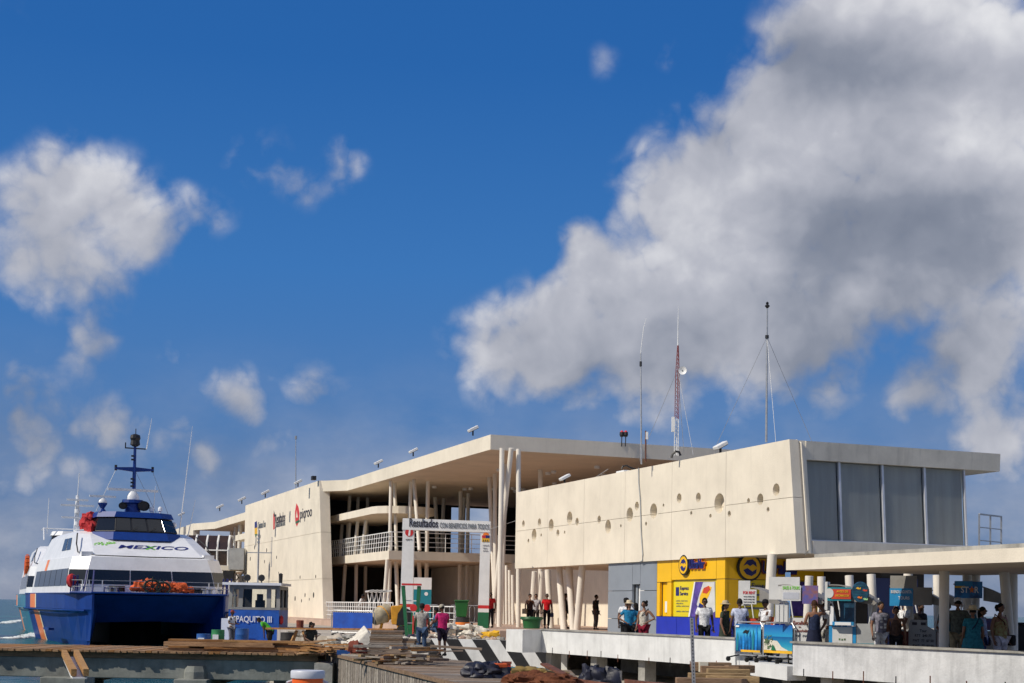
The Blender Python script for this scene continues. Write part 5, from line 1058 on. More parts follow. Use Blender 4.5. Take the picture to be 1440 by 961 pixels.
# ------------------------------------------------------------------ people
def person(px, Y, z, H, face, label, sk=1, top=(.5, .5, .5), top2=None, sleeve='short', bottom=('trousers', (.03, .03, .04)), hair=(.012, .010, .008), hairstyle='short', hat=None,
           al='down', ar='down', lean=0.0, crouch=0.0, sit=False, extras=(), fat=1.0, group=None, X=None, skirt=None, shoe=(.02, .02, .02), turn=0.0):
    """face: heading in degrees, 0 = towards the camera, 90 = towards image right"""
    k = H / 1.72
    x0 = xat(px, Y, z + 1.0) if X is None else X
    t = thing('person', (x0, Y, z), label, 'person', group); a = R(face); lr = R(lean)
    hip = V((0, 0, .93)) if not sit else V((0, 0, .50))
    hip.z -= crouch * .45
    def tr(p):          # figure frame (-y ahead) to world offset, turned to its heading
        p = V(p) * k; return V((p.x * cos(a) - p.y * sin(a), p.x * sin(a) + p.y * cos(a), p.z))
    def up(p):          # parts above the hip follow the lean
        p = V(p); d = V((p.x, p.y, p.z - .93)); return V((d.x, d.y * cos(lr) - d.z * sin(lr), d.y * sin(lr) + d.z * cos(lr))) + hip
    S = {}
    S['pel'] = hip; S['wai'] = up((0, 0, 1.10)); S['che'] = up((0, .0, 1.30)); S['nec'] = up((0, .01, 1.47)); S['hb'] = up((0, -.005, 1.55))
    ARM = {'down': ((.06, .03, -.29), (.07, -.07, -.55)), 'front': ((.07, -.04, -.28), (-.04, -.27, -.30)), 'raise': ((.20, -.16, -.02), (-.02, -.16, .20)), 'hip': ((.20, .06, -.24), (.0, -.10, -.38)),
           'reach': ((.05, -.22, -.18), (.02, -.48, -.16)), 'low': ((.02, -.12, -.28), (0, -.32, -.48)), 'back': ((.10, .10, -.27), (-.06, .14, -.46)), 'chest': ((.08, -.06, -.27), (-.14, -.26, -.10))}
    for sd_, nm in ((-1, al), (1, ar)):
        e_, w_ = ARM[nm]; sh = (.185 * sd_, .01, 1.41)
        S['sh%d' % sd_] = up(sh); S['el%d' % sd_] = up((sh[0] + e_[0] * sd_, sh[1] + e_[1], sh[2] + e_[2])); S['wr%d' % sd_] = up((sh[0] + w_[0] * sd_, sh[1] + w_[1], sh[2] + w_[2]))
        d = (S['wr%d' % sd_] - S['el%d' % sd_]).normalized(); S['ha%d' % sd_] = S['wr%d' % sd_] + d * .085; S['hd%d' % sd_] = d
        S['hi%d' % sd_] = hip + V((.095 * sd_, 0, -.06))
        if sit: S['kn%d' % sd_] = V((.13 * sd_, -.42, .50)); S['an%d' % sd_] = V((.13 * sd_, -.42, .08))
        elif crouch: S['kn%d' % sd_] = V((.14 * sd_, -.30 * crouch, .48 - .10 * crouch)); S['an%d' % sd_] = V((.13 * sd_, .02, .08))
        else: S['kn%d' % sd_] = V((.10 * sd_, -.02 - .05 * turn * sd_, .49)); S['an%d' % sd_] = V((.10 * sd_, .03 + .12 * turn * sd_, .08))
        S['to%d' % sd_] = S['an%d' % sd_] + V((.02 * sd_, -.15, -.045))
    def sk_mesh(name, chain, rad, mats, extra=None, lvl=1):
        names = []; 
        for e_ in chain:
            for q_ in e_:
                if q_ not in names: names.append(q_)
        me = bpy.data.meshes.new(name); me.from_pydata([tuple(tr(S[q_])) for q_ in names], [(names.index(a_), names.index(b_)) for a_, b_ in chain], [])
        o = bpy.data.objects.new(name, me); COL.objects.link(o); o.parent = t
        md = o.modifiers.new('skin', 'SKIN'); md.use_smooth_shade = True
        for i, q_ in enumerate(names):
            r = rad[q_] if isinstance(rad[q_], tuple) else (rad[q_], rad[q_]); sv = me.skin_vertices[0].data[i]; sv.radius = (r[0] * k, r[1] * k); sv.use_root = (i == 0)
        sb = o.modifiers.new('sub', 'SUBSURF'); sb.levels = lvl; sb.render_levels = lvl
        SKINS.append((o, extra, mats)); return o
    f_ = fat
    # head, hands: added to the one continuous body
    ex = MB(); hc = up((0, -.02, 1.635))
    Mh = Matrix.Rotation(a, 3, 'Z') @ Matrix.Rotation(lr * .6, 3, 'X')
    n_, kk = 14, 10; vs = []
    for i in range(kk + 1):
        th = pi * i / kk
        for j in range(n_):
            ph = 2 * pi * j / n_; x, y, z = sin(th) * cos(ph), sin(th) * sin(ph), cos(th)
            fr = max(0, -y); w = .074 * (1 - .22 * max(0, -z)); dep = .094 - .012 * max(0, -z)
            yy = y * dep - (.020 if fr > .93 and -.35 < z < .25 else 0) - (.008 if fr > .7 and z < -.5 else 0)
            vs.append(tr(hc) + Mh @ (V((x * w, yy, z * .115)) * k))
    ex.add(vs, [(i * n_ + j, (i + 1) * n_ + j, (i + 1) * n_ + (j + 1) % n_, i * n_ + (j + 1) % n_) for i in range(kk) for j in range(n_)], 0)
    def hp(x, y, z): return tr(hc) + Mh @ (V((x, y, z)) * k)
    for s_ in (-1, 1):
        ex.ball(hp(.032 * s_, -.084, .008), .014 * k, .010 * k, .009 * k, 6, 4, m=1); ex.ball(hp(.032 * s_, -.086, .030), .018 * k, .008 * k, .005 * k, 6, 4, m=1); ex.ball(hp(.076 * s_, .008, -.008), .014 * k, .022 * k, .032 * k, 6, 5, m=0)
        # palm and fingers
        w_, d = tr(S['wr%d' % s_]), Matrix.Rotation(a, 3, 'Z') @ S['hd%d' % s_]; sdv = d.cross(V((0, 0, 1))); sdv = sdv.normalized() if sdv.length > .1 else V((cos(a), sin(a), 0)); nv = sdv.cross(d)
        for i, (ln, of) in enumerate(((.068, -.030), (.080, -.010), (.076, .010), (.058, .029))):
            b_ = w_ + (d * .088 + sdv * of) * k; c_ = b_ + (d * ln * .5 + nv * .010) * k; e2 = c_ + (d * ln * .42 + nv * .026) * k
            ex.tube([b_ - d * .02 * k, c_, e2], [.0095 * k, .009 * k, .007 * k], 5, m=0)
        b_ = w_ + (d * .03 + sdv * .03 * s_) * k; ex.tube([b_, b_ + (d * .035 + sdv * .03 * s_) * k, b_ + (d * .065 + sdv * .035 * s_ + nv * .01) * k], [.012 * k, .011 * k, .008 * k], 5, m=0)
    ex.ball(hp(0, -.086, -.055), .024 * k, .008 * k, .007 * k, 6, 4, m=2)
    mskin = skin(sk)
    body = [('pel', 'wai'), ('wai', 'che'), ('che', 'nec'), ('nec', 'hb')]
    for s_ in ('-1', '1'): body += [('che', 'sh' + s_), ('sh' + s_, 'el' + s_), ('el' + s_, 'wr' + s_), ('wr' + s_, 'ha' + s_), ('pel', 'hi' + s_), ('hi' + s_, 'kn' + s_), ('kn' + s_, 'an' + s_), ('an' + s_, 'to' + s_)]
    rad = {'pel': (.13, .10), 'wai': (.125, .09), 'che': (.135, .09), 'nec': .055, 'hb': .052}
    for s_ in ('-1', '1'): rad.update({'sh' + s_: .058, 'el' + s_: .042, 'wr' + s_: .027, 'ha' + s_: (.036, .017), 'hi' + s_: .085, 'kn' + s_: .055, 'an' + s_: .036, 'to' + s_: .03})
    sk_mesh('body', body, rad, [mskin, 'black', 'red_paint' if False else skin(2)], ex)
    # clothes
    ct = cloth(top, .25, 16, top2)
    S['hem'] = hip + V((0, 0, -.09)); sh_ = [('hem', 'pel'), ('pel', 'wai'), ('wai', 'che'), ('che', 'nc')]; S['nc'] = S['che'].lerp(S['nec'], .72); S['sw-1'] = S['sh-1'].lerp(S['el-1'], .62); S['sw1'] = S['sh1'].lerp(S['el1'], .62)
    r2 = {'hem': (.172 * f_, .14 * f_), 'pel': (.170 * f_, .138 * f_), 'wai': (.165 * f_, .135 * f_), 'che': (.188 * f_, .145 * f_), 'nc': .085, 'sh-1': .078, 'sh1': .078, 'sw-1': .064, 'sw1': .064, 'el-1': .058, 'el1': .058, 'wr-1': .04, 'wr1': .04}
    for s_ in ('-1', '1'):
        if sleeve == 'none': continue
        sh_ += [('che', 'sh' + s_), ('sh' + s_, 'sw' + s_)] if sleeve == 'short' else [('che', 'sh' + s_), ('sh' + s_, 'el' + s_), ('el' + s_, 'wr' + s_)]
    sk_mesh('shirt', sh_, r2, [ct])
    kind, col = bottom[0], bottom[1]
    cb = cloth(col, .2, 12)
    if kind == 'dress':
        m = MB(); prof = [(.175 * f_, .95), (.20 * f_, .80), (.24 * f_, .55), (.26 * f_, .42)]
        c_ = tr((0, 0, 0)); o_ = [tr((r_ * cos(q * pi / 8), r_ * .75 * sin(q * pi / 8), z_ - .93 + hip.z)) for r_, z_ in prof for q in range(16)]
        m.add(o_, [(i * 16 + j, i * 16 + (j + 1) % 16, (i + 1) * 16 + (j + 1) % 16, (i + 1) * 16 + j) for i in range(3) for j in range(16)] + [tuple(range(16)), tuple(range(48, 64))]); m.build('skirt', cb, t, True, local=True)
    else:
        leg_ = [('pel', 'hi-1'), ('pel', 'hi1')]; r3 = {'pel': (.150 * f_, .125 * f_)}
        for s_ in ('-1', '1'):
            S['sk' + s_] = S['kn' + s_].lerp(S['an' + s_], .02); S['cu' + s_] = S['kn' + s_].lerp(S['an' + s_], .9)
            r3.update({'hi' + s_: .108 * f_, 'kn' + s_: .078, 'cu' + s_: .068, 'sk' + s_: .085})
            leg_ += [('hi' + s_, 'sk' + s_)] if kind == 'shorts' else [('hi' + s_, 'kn' + s_), ('kn' + s_, 'cu' + s_)]
        sk_mesh('trousers' if kind != 'shorts' else 'shorts', leg_, r3, [cb])
    for s_ in ('-1', '1'):
        p = S['an' + s_]; m = MB(); m.ball(tr(p + V((0, -.06, -.04))), .05 * k, .05 * k, .05 * k, 8, 5)
        m = MB(); q0_, q1_ = tr(p + V((0, .03, -.035))), tr(p + V((0, -.16, -.045))); m.tube([q0_, q0_.lerp(q1_, .5), q1_], [.048 * k, .05 * k, .035 * k], 8); m.build('shoe', cloth(shoe), t, True, local=True)
    # hair and hats
    ch = cloth(hair, .3, 20)
    if hairstyle != 'bald':
        m = MB(); vs = []
        for i in range(7):
            th = pi * .58 * i / 6
            for j in range(12):
                ph = 2 * pi * j / 12; fr = max(0, -sin(ph)); thx = th * (1 - .38 * fr)
                vs.append(hp(.084 * sin(thx) * cos(ph), .012 + .100 * sin(thx) * sin(ph), .012 + .118 * cos(thx)))
        m.add(vs, [(i * 12 + j, (i + 1) * 12 + j, (i + 1) * 12 + (j + 1) % 12, i * 12 + (j + 1) % 12) for i in range(6) for j in range(12)] + [tuple(range(72, 84))])
        if hairstyle == 'long': m.ball(hp(0, .06, -.07), .085 * k, .055 * k, .14 * k, 9, 7, jit=.08)
        if hairstyle == 'curly':
            for j in range(16): 
                ph = random.uniform(0, 2 * pi); m.ball(hp(.085 * cos(ph), .03 + .08 * abs(sin(ph)), random.uniform(-.05, .10)), .045 * k, .045 * k, .05 * k, 6, 5, jit=.15)
        if hairstyle == 'bun': m.ball(hp(0, .11, .02), .05 * k, .05 * k, .05 * k, 8, 6)
        m.build('hair', ch, t, True, local=True)
    if hat:
        kind_, hcol = hat; m = MB(); zc_ = Mh @ V((0, 0, 1))
        if kind_ == 'brim': m.lathe([(.165 * k, .02 * k), (.175 * k, .03 * k), (.105 * k, .055 * k), (.1 * k, .11 * k), (.075 * k, .145 * k), (.02 * k, .15 * k)], hp(0, .01, .025), 16, ax=zc_)
        else:
            m.lathe([(.092 * k, .0), (.094 * k, .05 * k), (.075 * k, .095 * k), (.02 * k, .115 * k)], hp(0, .005, .03), 14, ax=zc_)
            if kind_ == 'cap': m.obox(hp(0, -.125, .045), Mh @ V((.06, 0, 0)) * k, Mh @ V((0, .05, .01)) * k, Mh @ V((0, 0, .006)) * k)
        m.build('hat', cloth(hcol, .15, 20), t, True, local=True)
    for e_ in extras:
        m = MB()
        if e_[0] == 'bag':
            c_ = tr(V((.30 * e_[1], .0, .86))); m.obox(c_, Matrix.Rotation(a, 3, 'Z') @ V((.07, 0, 0)) * k, Matrix.Rotation(a, 3, 'Z') @ V((0, .16, 0)) * k, V((0, 0, .13)) * k); m.build('bag', cloth(e_[2]), t, local=True, bevel=.03)
            m = MB(); m.tube([c_ + V((0, 0, .12)), tr(up((.17 * e_[1], 0, 1.47))), tr(up((0, .13, 1.30)))], .012, 5); m.build('strap', cloth(e_[2]), t, local=True)
        elif e_[0] == 'strap':
            m.tube([tr(up((.17 * e_[1], 0, 1.49))), tr(up((0.03 * e_[1], -.145 * f_, 1.30))), tr(up((-.17 * e_[1], -.05, 1.0)))], .014, 5); m.build('strap', cloth(e_[2]), t, local=True)
            m = MB(); m.tube([tr(up((.17 * e_[1], 0, 1.49))), tr(up((0.03 * e_[1], .150 * f_, 1.30))), tr(up((-.17 * e_[1], .05, 1.0)))], .014, 5); m.build('strap', cloth(e_[2]), t, local=True)
        elif e_[0] == 'glasses':
            m.obox(hp(0, -.100, .010), Mh @ V((.066, 0, 0)) * k, Mh @ V((0, .006, 0)) * k, Mh @ V((0, 0, .014)) * k); m.build('sunglasses', 'black', t, local=True)
        elif e_[0] == 'badge':
            c_ = tr(up((-.02, -.150 * f_, .96))); m.obox(c_, Matrix.Rotation(a, 3, 'Z') @ V((.04, 0, 0)), Matrix.Rotation(a, 3, 'Z') @ V((0, .008, 0)), V((0, 0, .05))); m.build('badge', 'text_white', t, local=True)
        elif e_[0] == 'print':
            for q in range(5): 
                for w_ in (-.06, .05):
                    if (q + (w_ > 0)) % 4 != 3: m.obox(tr(up((w_, -.152 * f_, 1.38 - q * .075))), Matrix.Rotation(a, 3, 'Z') @ V((.03, 0, 0)), Matrix.Rotation(a, 3, 'Z') @ V((0, .008, 0)), V((0, 0, .028)))
            m.build('shirt_print', 'text_white', t, local=True)
        elif e_[0] == 'held':
            c_ = tr(S['ha%d' % e_[1]]); m.box(c_, .20, .02, .26, a); m.build('held_paper', 'paper', t, local=True)
        elif e_[0] == 'folder':
            c_ = tr(S['ha%d' % e_[1]]); m.box(c_ + V((0, 0, -.1)), .16, .08, .2, a); m.build('held_bag', cloth(e_[2]), t, local=True)
    return t
NAVY, JEAN, KHAKI, WHITE, BLACK = (.012, .016, .05), (.05, .09, .17), (.32, .27, .17), (.78, .78, .78), (.014, .014, .016)
g = 'people on the promenade'; Zf = ZF
def PR(px, Y, H, face, label, **kw): return person(px, Y, Zf, H, face, label, group=g, **kw)
PR(880, 50.0, 1.78, 160, 'person in white t-shirt and black cap with back turned before the grey shop wall', sk=2, top=WHITE, hat=('cap', BLACK), bottom=('trousers', BLACK), al='hip')
PR(884.5, 48.2, 1.66, 20, 'woman in turquoise blue blouse and straw hat before the grey shop wall', sk=1, top=(.02, .22, .42), hat=('brim', (.62, .52, .36)), bottom=('trousers', BLACK), ar='hip', al='hip', hairstyle='long', fat=1.1)
PR(894, 49.4, 1.62, 200, 'person in light blue top half hidden behind the woman in the cream tank top', sk=1, top=(.03, .24, .40), bottom=('trousers', NAVY), hairstyle='long')
PR(905.5, 47.6, 1.68, -35, 'dark curly haired woman in cream tank top and red shorts', sk=1, top=(.58, .53, .44), sleeve='none', bottom=('shorts', (.22, .012, .03)), hairstyle='curly', ar='hip', extras=(('strap', 1, (.05, .04, .04)),), fat=1.05)
PR(990.5, 43.6, 1.78, 5, 'man in sunglasses, white shirt and black trousers before the blue plinth', sk=2, top=WHITE, bottom=('trousers', BLACK), extras=(('glasses',), ('badge',)), al='down', ar='down')
PR(1019.5, 42.6, 1.66, 60, 'woman in dark patterned dress and pale sun hat by the yellow corner', sk=1, top=(.05, .06, .04), top2=(.01, .012, .014), bottom=('dress', (.04, .05, .035)), hat=('brim', (.50, .40, .26)), hairstyle='long', fat=1.15)
PR(1040, 42.0, 1.76, 185, 'man with back turned in pale lilac blue shirt behind the diver poster', sk=2, top=(.50, .54, .68), bottom=('trousers', NAVY), fat=1.1)
PR(1076.5, 41.8, 1.74, -60, 'man in white polo and dark cap behind the beach poster', sk=2, top=WHITE, hat=('cap', BLACK), bottom=('trousers', BLACK), ar='front', al='front')
PR(1145, 38.4, 1.72, 190, 'woman in sleeveless navy dress shading her eyes beside the first souvenir cart', sk=1, top=(.02, .03, .07), sleeve='none', bottom=('dress', (.016, .02, .045)), hair=(.05, .022, .012), hairstyle='short', al='raise', ar='front')
PR(1163, 38.8, 1.74, -80, 'man in red cap and white shirt leaning over the cart with a pale long apron', sk=2, top=(.66, .66, .66), hat=('cap', (.35, .02, .02)), bottom=('trousers', (.42, .40, .36)), ar='low', al='low', lean=12)
PR(1238.5, 37.0, 1.70, 12, 'young man in grey printed t-shirt and white trousers', sk=1, top=(.24, .235, .29), bottom=('trousers', (.72, .72, .72)), extras=(('print',),), fat=1.0)
PR(1260, 36.9, 1.58, -15, 'young woman in brown top and black trousers beside the grey printed t-shirt', sk=1, top=(.10, .06, .045), sleeve='none', bottom=('trousers', BLACK), hairstyle='bun')
PR(1272.5, 37.6, 1.80, -80, 'man in white t-shirt and brown cap raising an arm to his face', sk=1, top=WHITE, hat=('cap', (.16, .12, .08)), bottom=('shorts', (.52, .44, .42)), al='raise', ar='low')
PR(1294, 38.8, 1.70, 30, 'dark clad vendor with backpack in the shade behind the white price board', sk=2, top=BLACK, bottom=('trousers', BLACK), sleeve='long', extras=(('bag', 1, BLACK),))
PR(1332.5, 37.2, 1.72, 150, 'man in teal polo and blue trousers half hidden by the grey canopy column', sk=1, top=(.03, .15, .20), bottom=('trousers', (.03, .10, .20)), ar='back')
PR(1347, 35.3, 1.80, 170, 'man with back turned in grey green polo and white cap', sk=1, top=(.13, .145, .12), hat=('cap', WHITE), bottom=('trousers', KHAKI), al='back', fat=1.15)
PR(1358.5, 37.0, 1.78, 150, 'dark haired person standing behind the man in the white cap', sk=1, top=(.05, .13, .15), bottom=('trousers', NAVY))
PR(1368, 33.8, 1.58, 175, 'stout woman with back turned in teal patterned dress and straw sun hat', sk=1, top=(.03, .20, .25), top2=(.008, .07, .11), bottom=('dress', (.03, .19, .24)), hat=('brim', (.66, .54, .34)), fat=1.35, extras=(('strap', -1, (.02, .025, .06)),), hairstyle='short')
PR(1381, 35.0, 1.60, 60, 'woman in dark sunglasses and pale blue top beside the straw sun hat', sk=1, top=(.42, .48, .66), bottom=('trousers', (.04, .06, .16)), extras=(('glasses',), ('bag', 1, (.02, .02, .03))), hairstyle='long')
PR(1406.5, 33.9, 1.68, 25, 'woman with black bob in green patterned tank top and white trousers', sk=1, top=(.30, .30, .14), top2=(.22, .07, .03), sleeve='none', bottom=('trousers', (.66, .62, .68)), hairstyle='curly', extras=(('bag', 1, (.02, .018, .02)), ('strap', -1, (.10, .03, .02))), fat=1.12, hair=(.010, .008, .012))
g = 'people in the open concourse'
def CC(px, Y, H, face, label, **kw): return person(px, Y, ZC, H, face, label, group=g, **kw)
CC(745, 71.5, 1.70, 30, 'woman in brown and black sleeveless top with a straw bag by the round green planter', sk=1, top=(.05, .025, .02), sleeve='none', bottom=('trousers', BLACK), extras=(('bag', -1, (.28, .22, .14)),), ar='front')
CC(753.5, 72.2, 1.70, -10, 'man in open dark vest over a white shirt walking beside the bag carrier', sk=1, top=(.5, .48, .5), bottom=('trousers', (.05, .04, .035)), sleeve='short')
CC(769, 71.8, 1.72, 5, 'man in bright red polo and black trousers carrying a small bag', sk=2, top=(.62, .015, .02), bottom=('trousers', BLACK), extras=(('folder', 1, (.04, .05, .10)),), turn=1)
CC(795, 72.5, 1.76, 80, 'dark silhouetted person leaning against a slanted column', sk=2, top=BLACK, sleeve='long', bottom=('trousers', BLACK), turn=-1)
CC(690, 71.5, 1.72, -20, 'person in red shirt glimpsed behind the right gate leg', sk=2, top=(.55, .02, .02), bottom=('trousers', BLACK))
CC(838, 70.5, 1.70, 60, 'dark figure standing deep in the shaded passage', sk=2, top=(.03, .03, .03), bottom=('trousers', (.1, .1, .1)))
person(593, 50.2, ZD, 1.76, 180, 'man seen from behind in grey shirt and blue jeans standing on the timber deck', sk=2, top=(.36, .34, .31), bottom=('trousers', JEAN), hat=('cap', (.02, .02, .02)), fat=1.12)
person(622.5, 49.6, ZD, 1.74, -150, 'person in magenta shirt, dark shorts and pale cap with folded arms on the timber deck', sk=2, top=(.50, .02, .13), bottom=('shorts', (.02, .014, .03)), hat=('cap', (.42, .38, .30)), ar='chest', al='chest', fat=1.1, lean=6)
person(613.5, 58.6, ZQ - .02, 1.70, -100, 'person in blue clothes sitting on the quay edge behind the magenta shirt', sk=2, top=(.05, .13, .24), bottom=('trousers', (.06, .10, .18)), sit=True, ar='low', al='low')
person(506.5, 98, ZC, 1.74, 70, 'man in white t-shirt leaning on the white ground railing', sk=2, top=WHITE, bottom=('trousers', (.28, .26, .25)), hat=('cap', BLACK), ar='reach', al='reach', lean=14)
person(326, 68.5, 1.28, 1.74, 60, 'man in white t-shirt and grey jeans on the workboat deck', sk=2, top=WHITE, bottom=('trousers', (.18, .17, .19)), hat=('cap', (.25, .06, .05)), ar='front', al='front')
person(380, 63.0, 1.30, 1.70, -100, 'man in bright green shirt bending over beside the long plank', sk=2, top=(.10, .52, .04), bottom=('shorts', (.02, .02, .025)), lean=48, ar='low', al='low')
person(435.5, 56, ZD - .3, 1.70, 30, 'dark haired person in black crouching behind the long plank', sk=2, top=(.03, .04, .04), bottom=('trousers', BLACK), crouch=.9, ar='front', al='front', lean=20, hairstyle='curly')
# ------------------------------------------------------------------ souvenir carts
def cart(px, Y, rz, label, w=1.1, d=1.3, body='cart_grey', canopy='canvas_grey', ch=2.0, arch=.30, front=None):
    p = pt(px, Y, ZF); t = thing('souvenir_cart', p, label, 'cart', 'souvenir carts under the canopy', rz=rz); t.scale = (.84, .84, 1)
    m = MB(); m.box((0, 0, .55), w, d * .8, .85); m.build('counter', body, t, local=True, bevel=.02)
    m = MB(); m.box((0, 0, 1.0), w + .14, d * .8 + .14, .05); m.build('counter_top', 'cart_grey', t, local=True)
    for x in (-w / 2 + .1, w / 2 - .1):
        m = MB(); m.lathe([(.14, -.04), (.14, .04)], (x, -d * .4 - .02, .14), 12, ax=(1, 0, 0)); m.lathe([(.14, -.04), (.14, .04)], (x, d * .4, .14), 12, ax=(1, 0, 0)); m.build('wheel', 'rubber', t, local=True)
    for x in (-w / 2, w / 2):
        for y in (-d * .4, d * .4): m = MB(); m.tube([(x * .92, y, 1.0), (x * 1.25, y * 1.15, ch - .16)], .022, 6); m.build('pole', 'white_paint', t, local=True)
    m = MB(); n = 8; a = [(-w * .75 + w * 1.5 * i / n, ch + arch * (1 - (2 * i / n - .3) ** 2 * .55) - .12) for i in range(n + 1)]
    pl_ = [(x, -d * .62, z) for x, z in a] + [(x, -d * .62, z - .03) for x, z in a[::-1]]; m.prism(pl_, (0, d * 1.24, 0)); m.build('canopy', canopy, t, local=True)
    m = MB(); i0 = 4; m.prism([(x, -d * .62 - .004, z) for x, z in a[i0:]] + [(a[-1][0] - .08, -d * .62 - .004, a[-1][1] - .06), (a[i0][0], -d * .62 - .004, ch - .26)], (0, -.02, 0)); m.build('valance', canopy, t, local=True)
    return t
CDZ = -.28
def cz_(c): return (c[0], c[1], c[2] + (CDZ if c[2] > 1.6 else 0))
def cpart(t, name, c, sx, sy, sz, mt, bevel=0):
    c = cz_(c); m = MB(); m.box(c, sx, sy, sz); return m.build(name, mt, t, local=True, bevel=bevel)
def ctext(t, s, c, w, h, mt, rz, th=.006):      # lettering on a cart's front, c = centre in the cart's frame
    c = cz_(c)
    TEXTS.append((mk(s, 0), V((c[0] - w / 2, c[1], c[2])), V((1, 0, 0)), V((0, 0, 1)), w, h, mt, t, th, .004, True))
rz = R(-22)
c1 = cart(1074, 43.2, rz, 'cart with a small white notice under a grey canopy behind the poster barriers', w=1.0); cpart(c1, 'sign_board', (-.35, -.9, 2.14), .52, .04, .44, 'paper'); ctext(c1, 'FOR RENT', (-.35, -.925, 2.22), .44, .09, 'red_paint', rz)
for i in range(3): ctext(c1, 'tours every day', (-.35, -.925, 2.12 - i * .08), .40, .05, 'text_dark', rz)
cpart(c1, 'white_panel', (-.55, -.82, 2.25), .42, .03, .75, 'paper'); cpart(c1, 'goods', (-.2, -.3, 1.12), .5, .3, .2, 'sign_red'); cpart(c1, 'goods', (.3, -.2, 1.15), .25, .3, .25, 'orange_fabric')
c2 = cart(1132, 39.4, rz, 'cart with a white sales sign and a colourful coral picture panel', w=1.0); cpart(c2, 'sign_board', (-.30, -.9, 2.22), .62, .05, .42, 'paper'); ctext(c2, 'SALES & TOURS', (-.30, -.93, 2.32), .55, .09, 'text_green', rz); cpart(c2, 'sign_strip', (-.30, -.93, 2.15), .52, .01, .18, 'alu')
cpart(c2, 'back_panel', (-.55, -.78, 2.35), 1.0, .03, .62, 'paper'); cpart(c2, 'picture_panel', (.32, -.93, 2.18), .50, .05, .50, 'coral_print')
cpart(c2, 'rack', (-.62, -.78, 1.38), .46, .04, .52, 'galv'); [cpart(c2, 'leaflet', (-.76 + i * .14, -.81, 1.38), .11, .02, .46, 'paper') for i in range(3)]
c2b = thing('notice_board', pt(1124.5, 38.9, ZF), 'white standing notice board with red lettering left of the navy dress', 'notice board', rz=rz); cpart(c2b, 'board', (0, 0, .72), .56, .04, 1.1, 'paper')
ctext(c2b, 'Excellent', (.02, -.025, 1.08), .40, .11, 'brick_red', rz); ctext(c2b, 'in', (.0, -.025, 1.0), .06, .05, 'brick_red', rz); ctext(c2b, 'the Snorkeling', (.02, -.025, .86), .48, .10, 'brick_red', rz); ctext(c2b, '9:00  PM', (.02, -.025, .75), .36, .06, 'text_grey', rz); cpart(c2b, 'foot', (0, .1, .08), .5, .5, .06, 'galv')
c3 = cart(1202, 38.2, rz, 'cart with an orange red sign and a round dark fish globe panel', w=1.05); cpart(c3, 'sign_board', (-.36, -.9, 2.2), .74, .05, .36, 'aqua_sign'); cpart(c3, 'sign_face', (-.30, -.93, 2.2), .60, .02, .26, 'sign_red'); ctext(c3, 'AVISO DE', (-.26, -.945, 2.24), .36, .06, 'yellow_paint', rz); ctext(c3, 'INFORMACION', (-.26, -.945, 2.13), .42, .06, 'yellow_paint', rz)
m = MB(); m.lathe([(.13, -.01), (.13, .01)], (-.66, -.945, 1.94), 16, ax=(0, -1, 0)); m.build('round_badge', 'paper', c3, local=True); m = MB(); m.lathe([(.26, -.02), (.275, 0), (.26, .02)], (.30, -.95, 1.98), 24, ax=(0, -1, 0)); m.build('globe_panel', 'globe_print', c3, local=True)
m = MB()
for k_ in range(5):
    y_ = -.16 + k_ * .08; w_ = sqrt(max(.0, .25 ** 2 - y_ ** 2)); m.box((.30, -.978, 1.98 + y_), w_ * 1.9, .006, .006)
m.build('globe_lines', 'aqua_sign', c3, local=True)
for x_, y_, mt_ in ((.22, .1, 'yellow_paint'), (.42, .05, 'sign_red'), (.26, -.14, 'orange_paint'), (.44, -.18, 'pale_green')): m = MB(); m.prism([(.30 + x_ - .36, -.975, 1.98 + y_), (.36 + x_ - .36, -.975, 2.01 + y_), (.42 + x_ - .36, -.975, 1.98 + y_), (.45 + x_ - .36, -.975, 2.01 + y_), (.45 + x_ - .36, -.975, 1.95 + y_), (.36 + x_ - .36, -.975, 1.95 + y_)], (0, -.006, 0)); m.build('fish', mt_, c3, local=True)
cpart(c3, 'side_panel', (-.78, -.6, 2.15), .08, .5, .75, 'paper'); cpart(c3, 'front_board', (-.30, -.62, .62), .62, .03, .86, 'paper'); cpart(c3, 'front_border', (-.30, -.61, .62), .84, .02, .90, 'sky_blue_sign'); cpart(c3, 'side_board', (.42, -.61, .66), .56, .03, .98, 'cart_grey'); cpart(c3, 'painted_sea', (.42, -.63, .42), .52, .01, .42, 'aqua_sign'); cpart(c3, 'leaflet_tray', (-.25, -.75, 1.14), .66, .2, .10, 'sky_blue_sign'); cpart(c3, 'tray_label', (-.25, -.86, 1.14), .50, .01, .08, 'text_white')
m = MB()
for i in range(14): m.box((-.30 + random.gauss(0, .09), -.64, .55 + random.gauss(0, .13)), .05, .008, .05, 0)
m.build('board_picture', 'leaf_print', c3, local=True); cpart(c3, 'hanging_shirts', (-.2, -.2, 1.5), .45, .3, .7, 'globe_print'); cpart(c3, 'bottle', (-.62, -.7, 1.35), .12, .1, .5, 'text_white')
c4 = cart(1293, 37.6, rz, 'cart with a sky blue tours sign beside the white price board', w=1.1, body='cart_red'); cpart(c4, 'sign_board', (-.46, -.9, 2.14), .70, .05, .46, 'sky_blue_sign'); ctext(c4, 'BUENO LAGUNITA', (-.46, -.93, 2.24), .62, .08, 'text_white', rz); ctext(c4, 'TOURS', (-.38, -.93, 2.08), .34, .08, 'text_white', rz); cpart(c4, 'sign_board', (-.40, -.86, 2.52), .8, .04, .36, 'canvas_grey'); cpart(c4, 'canopy_flap', (.18, -.9, 2.17), .56, .03, .46, 'canvas_grey')
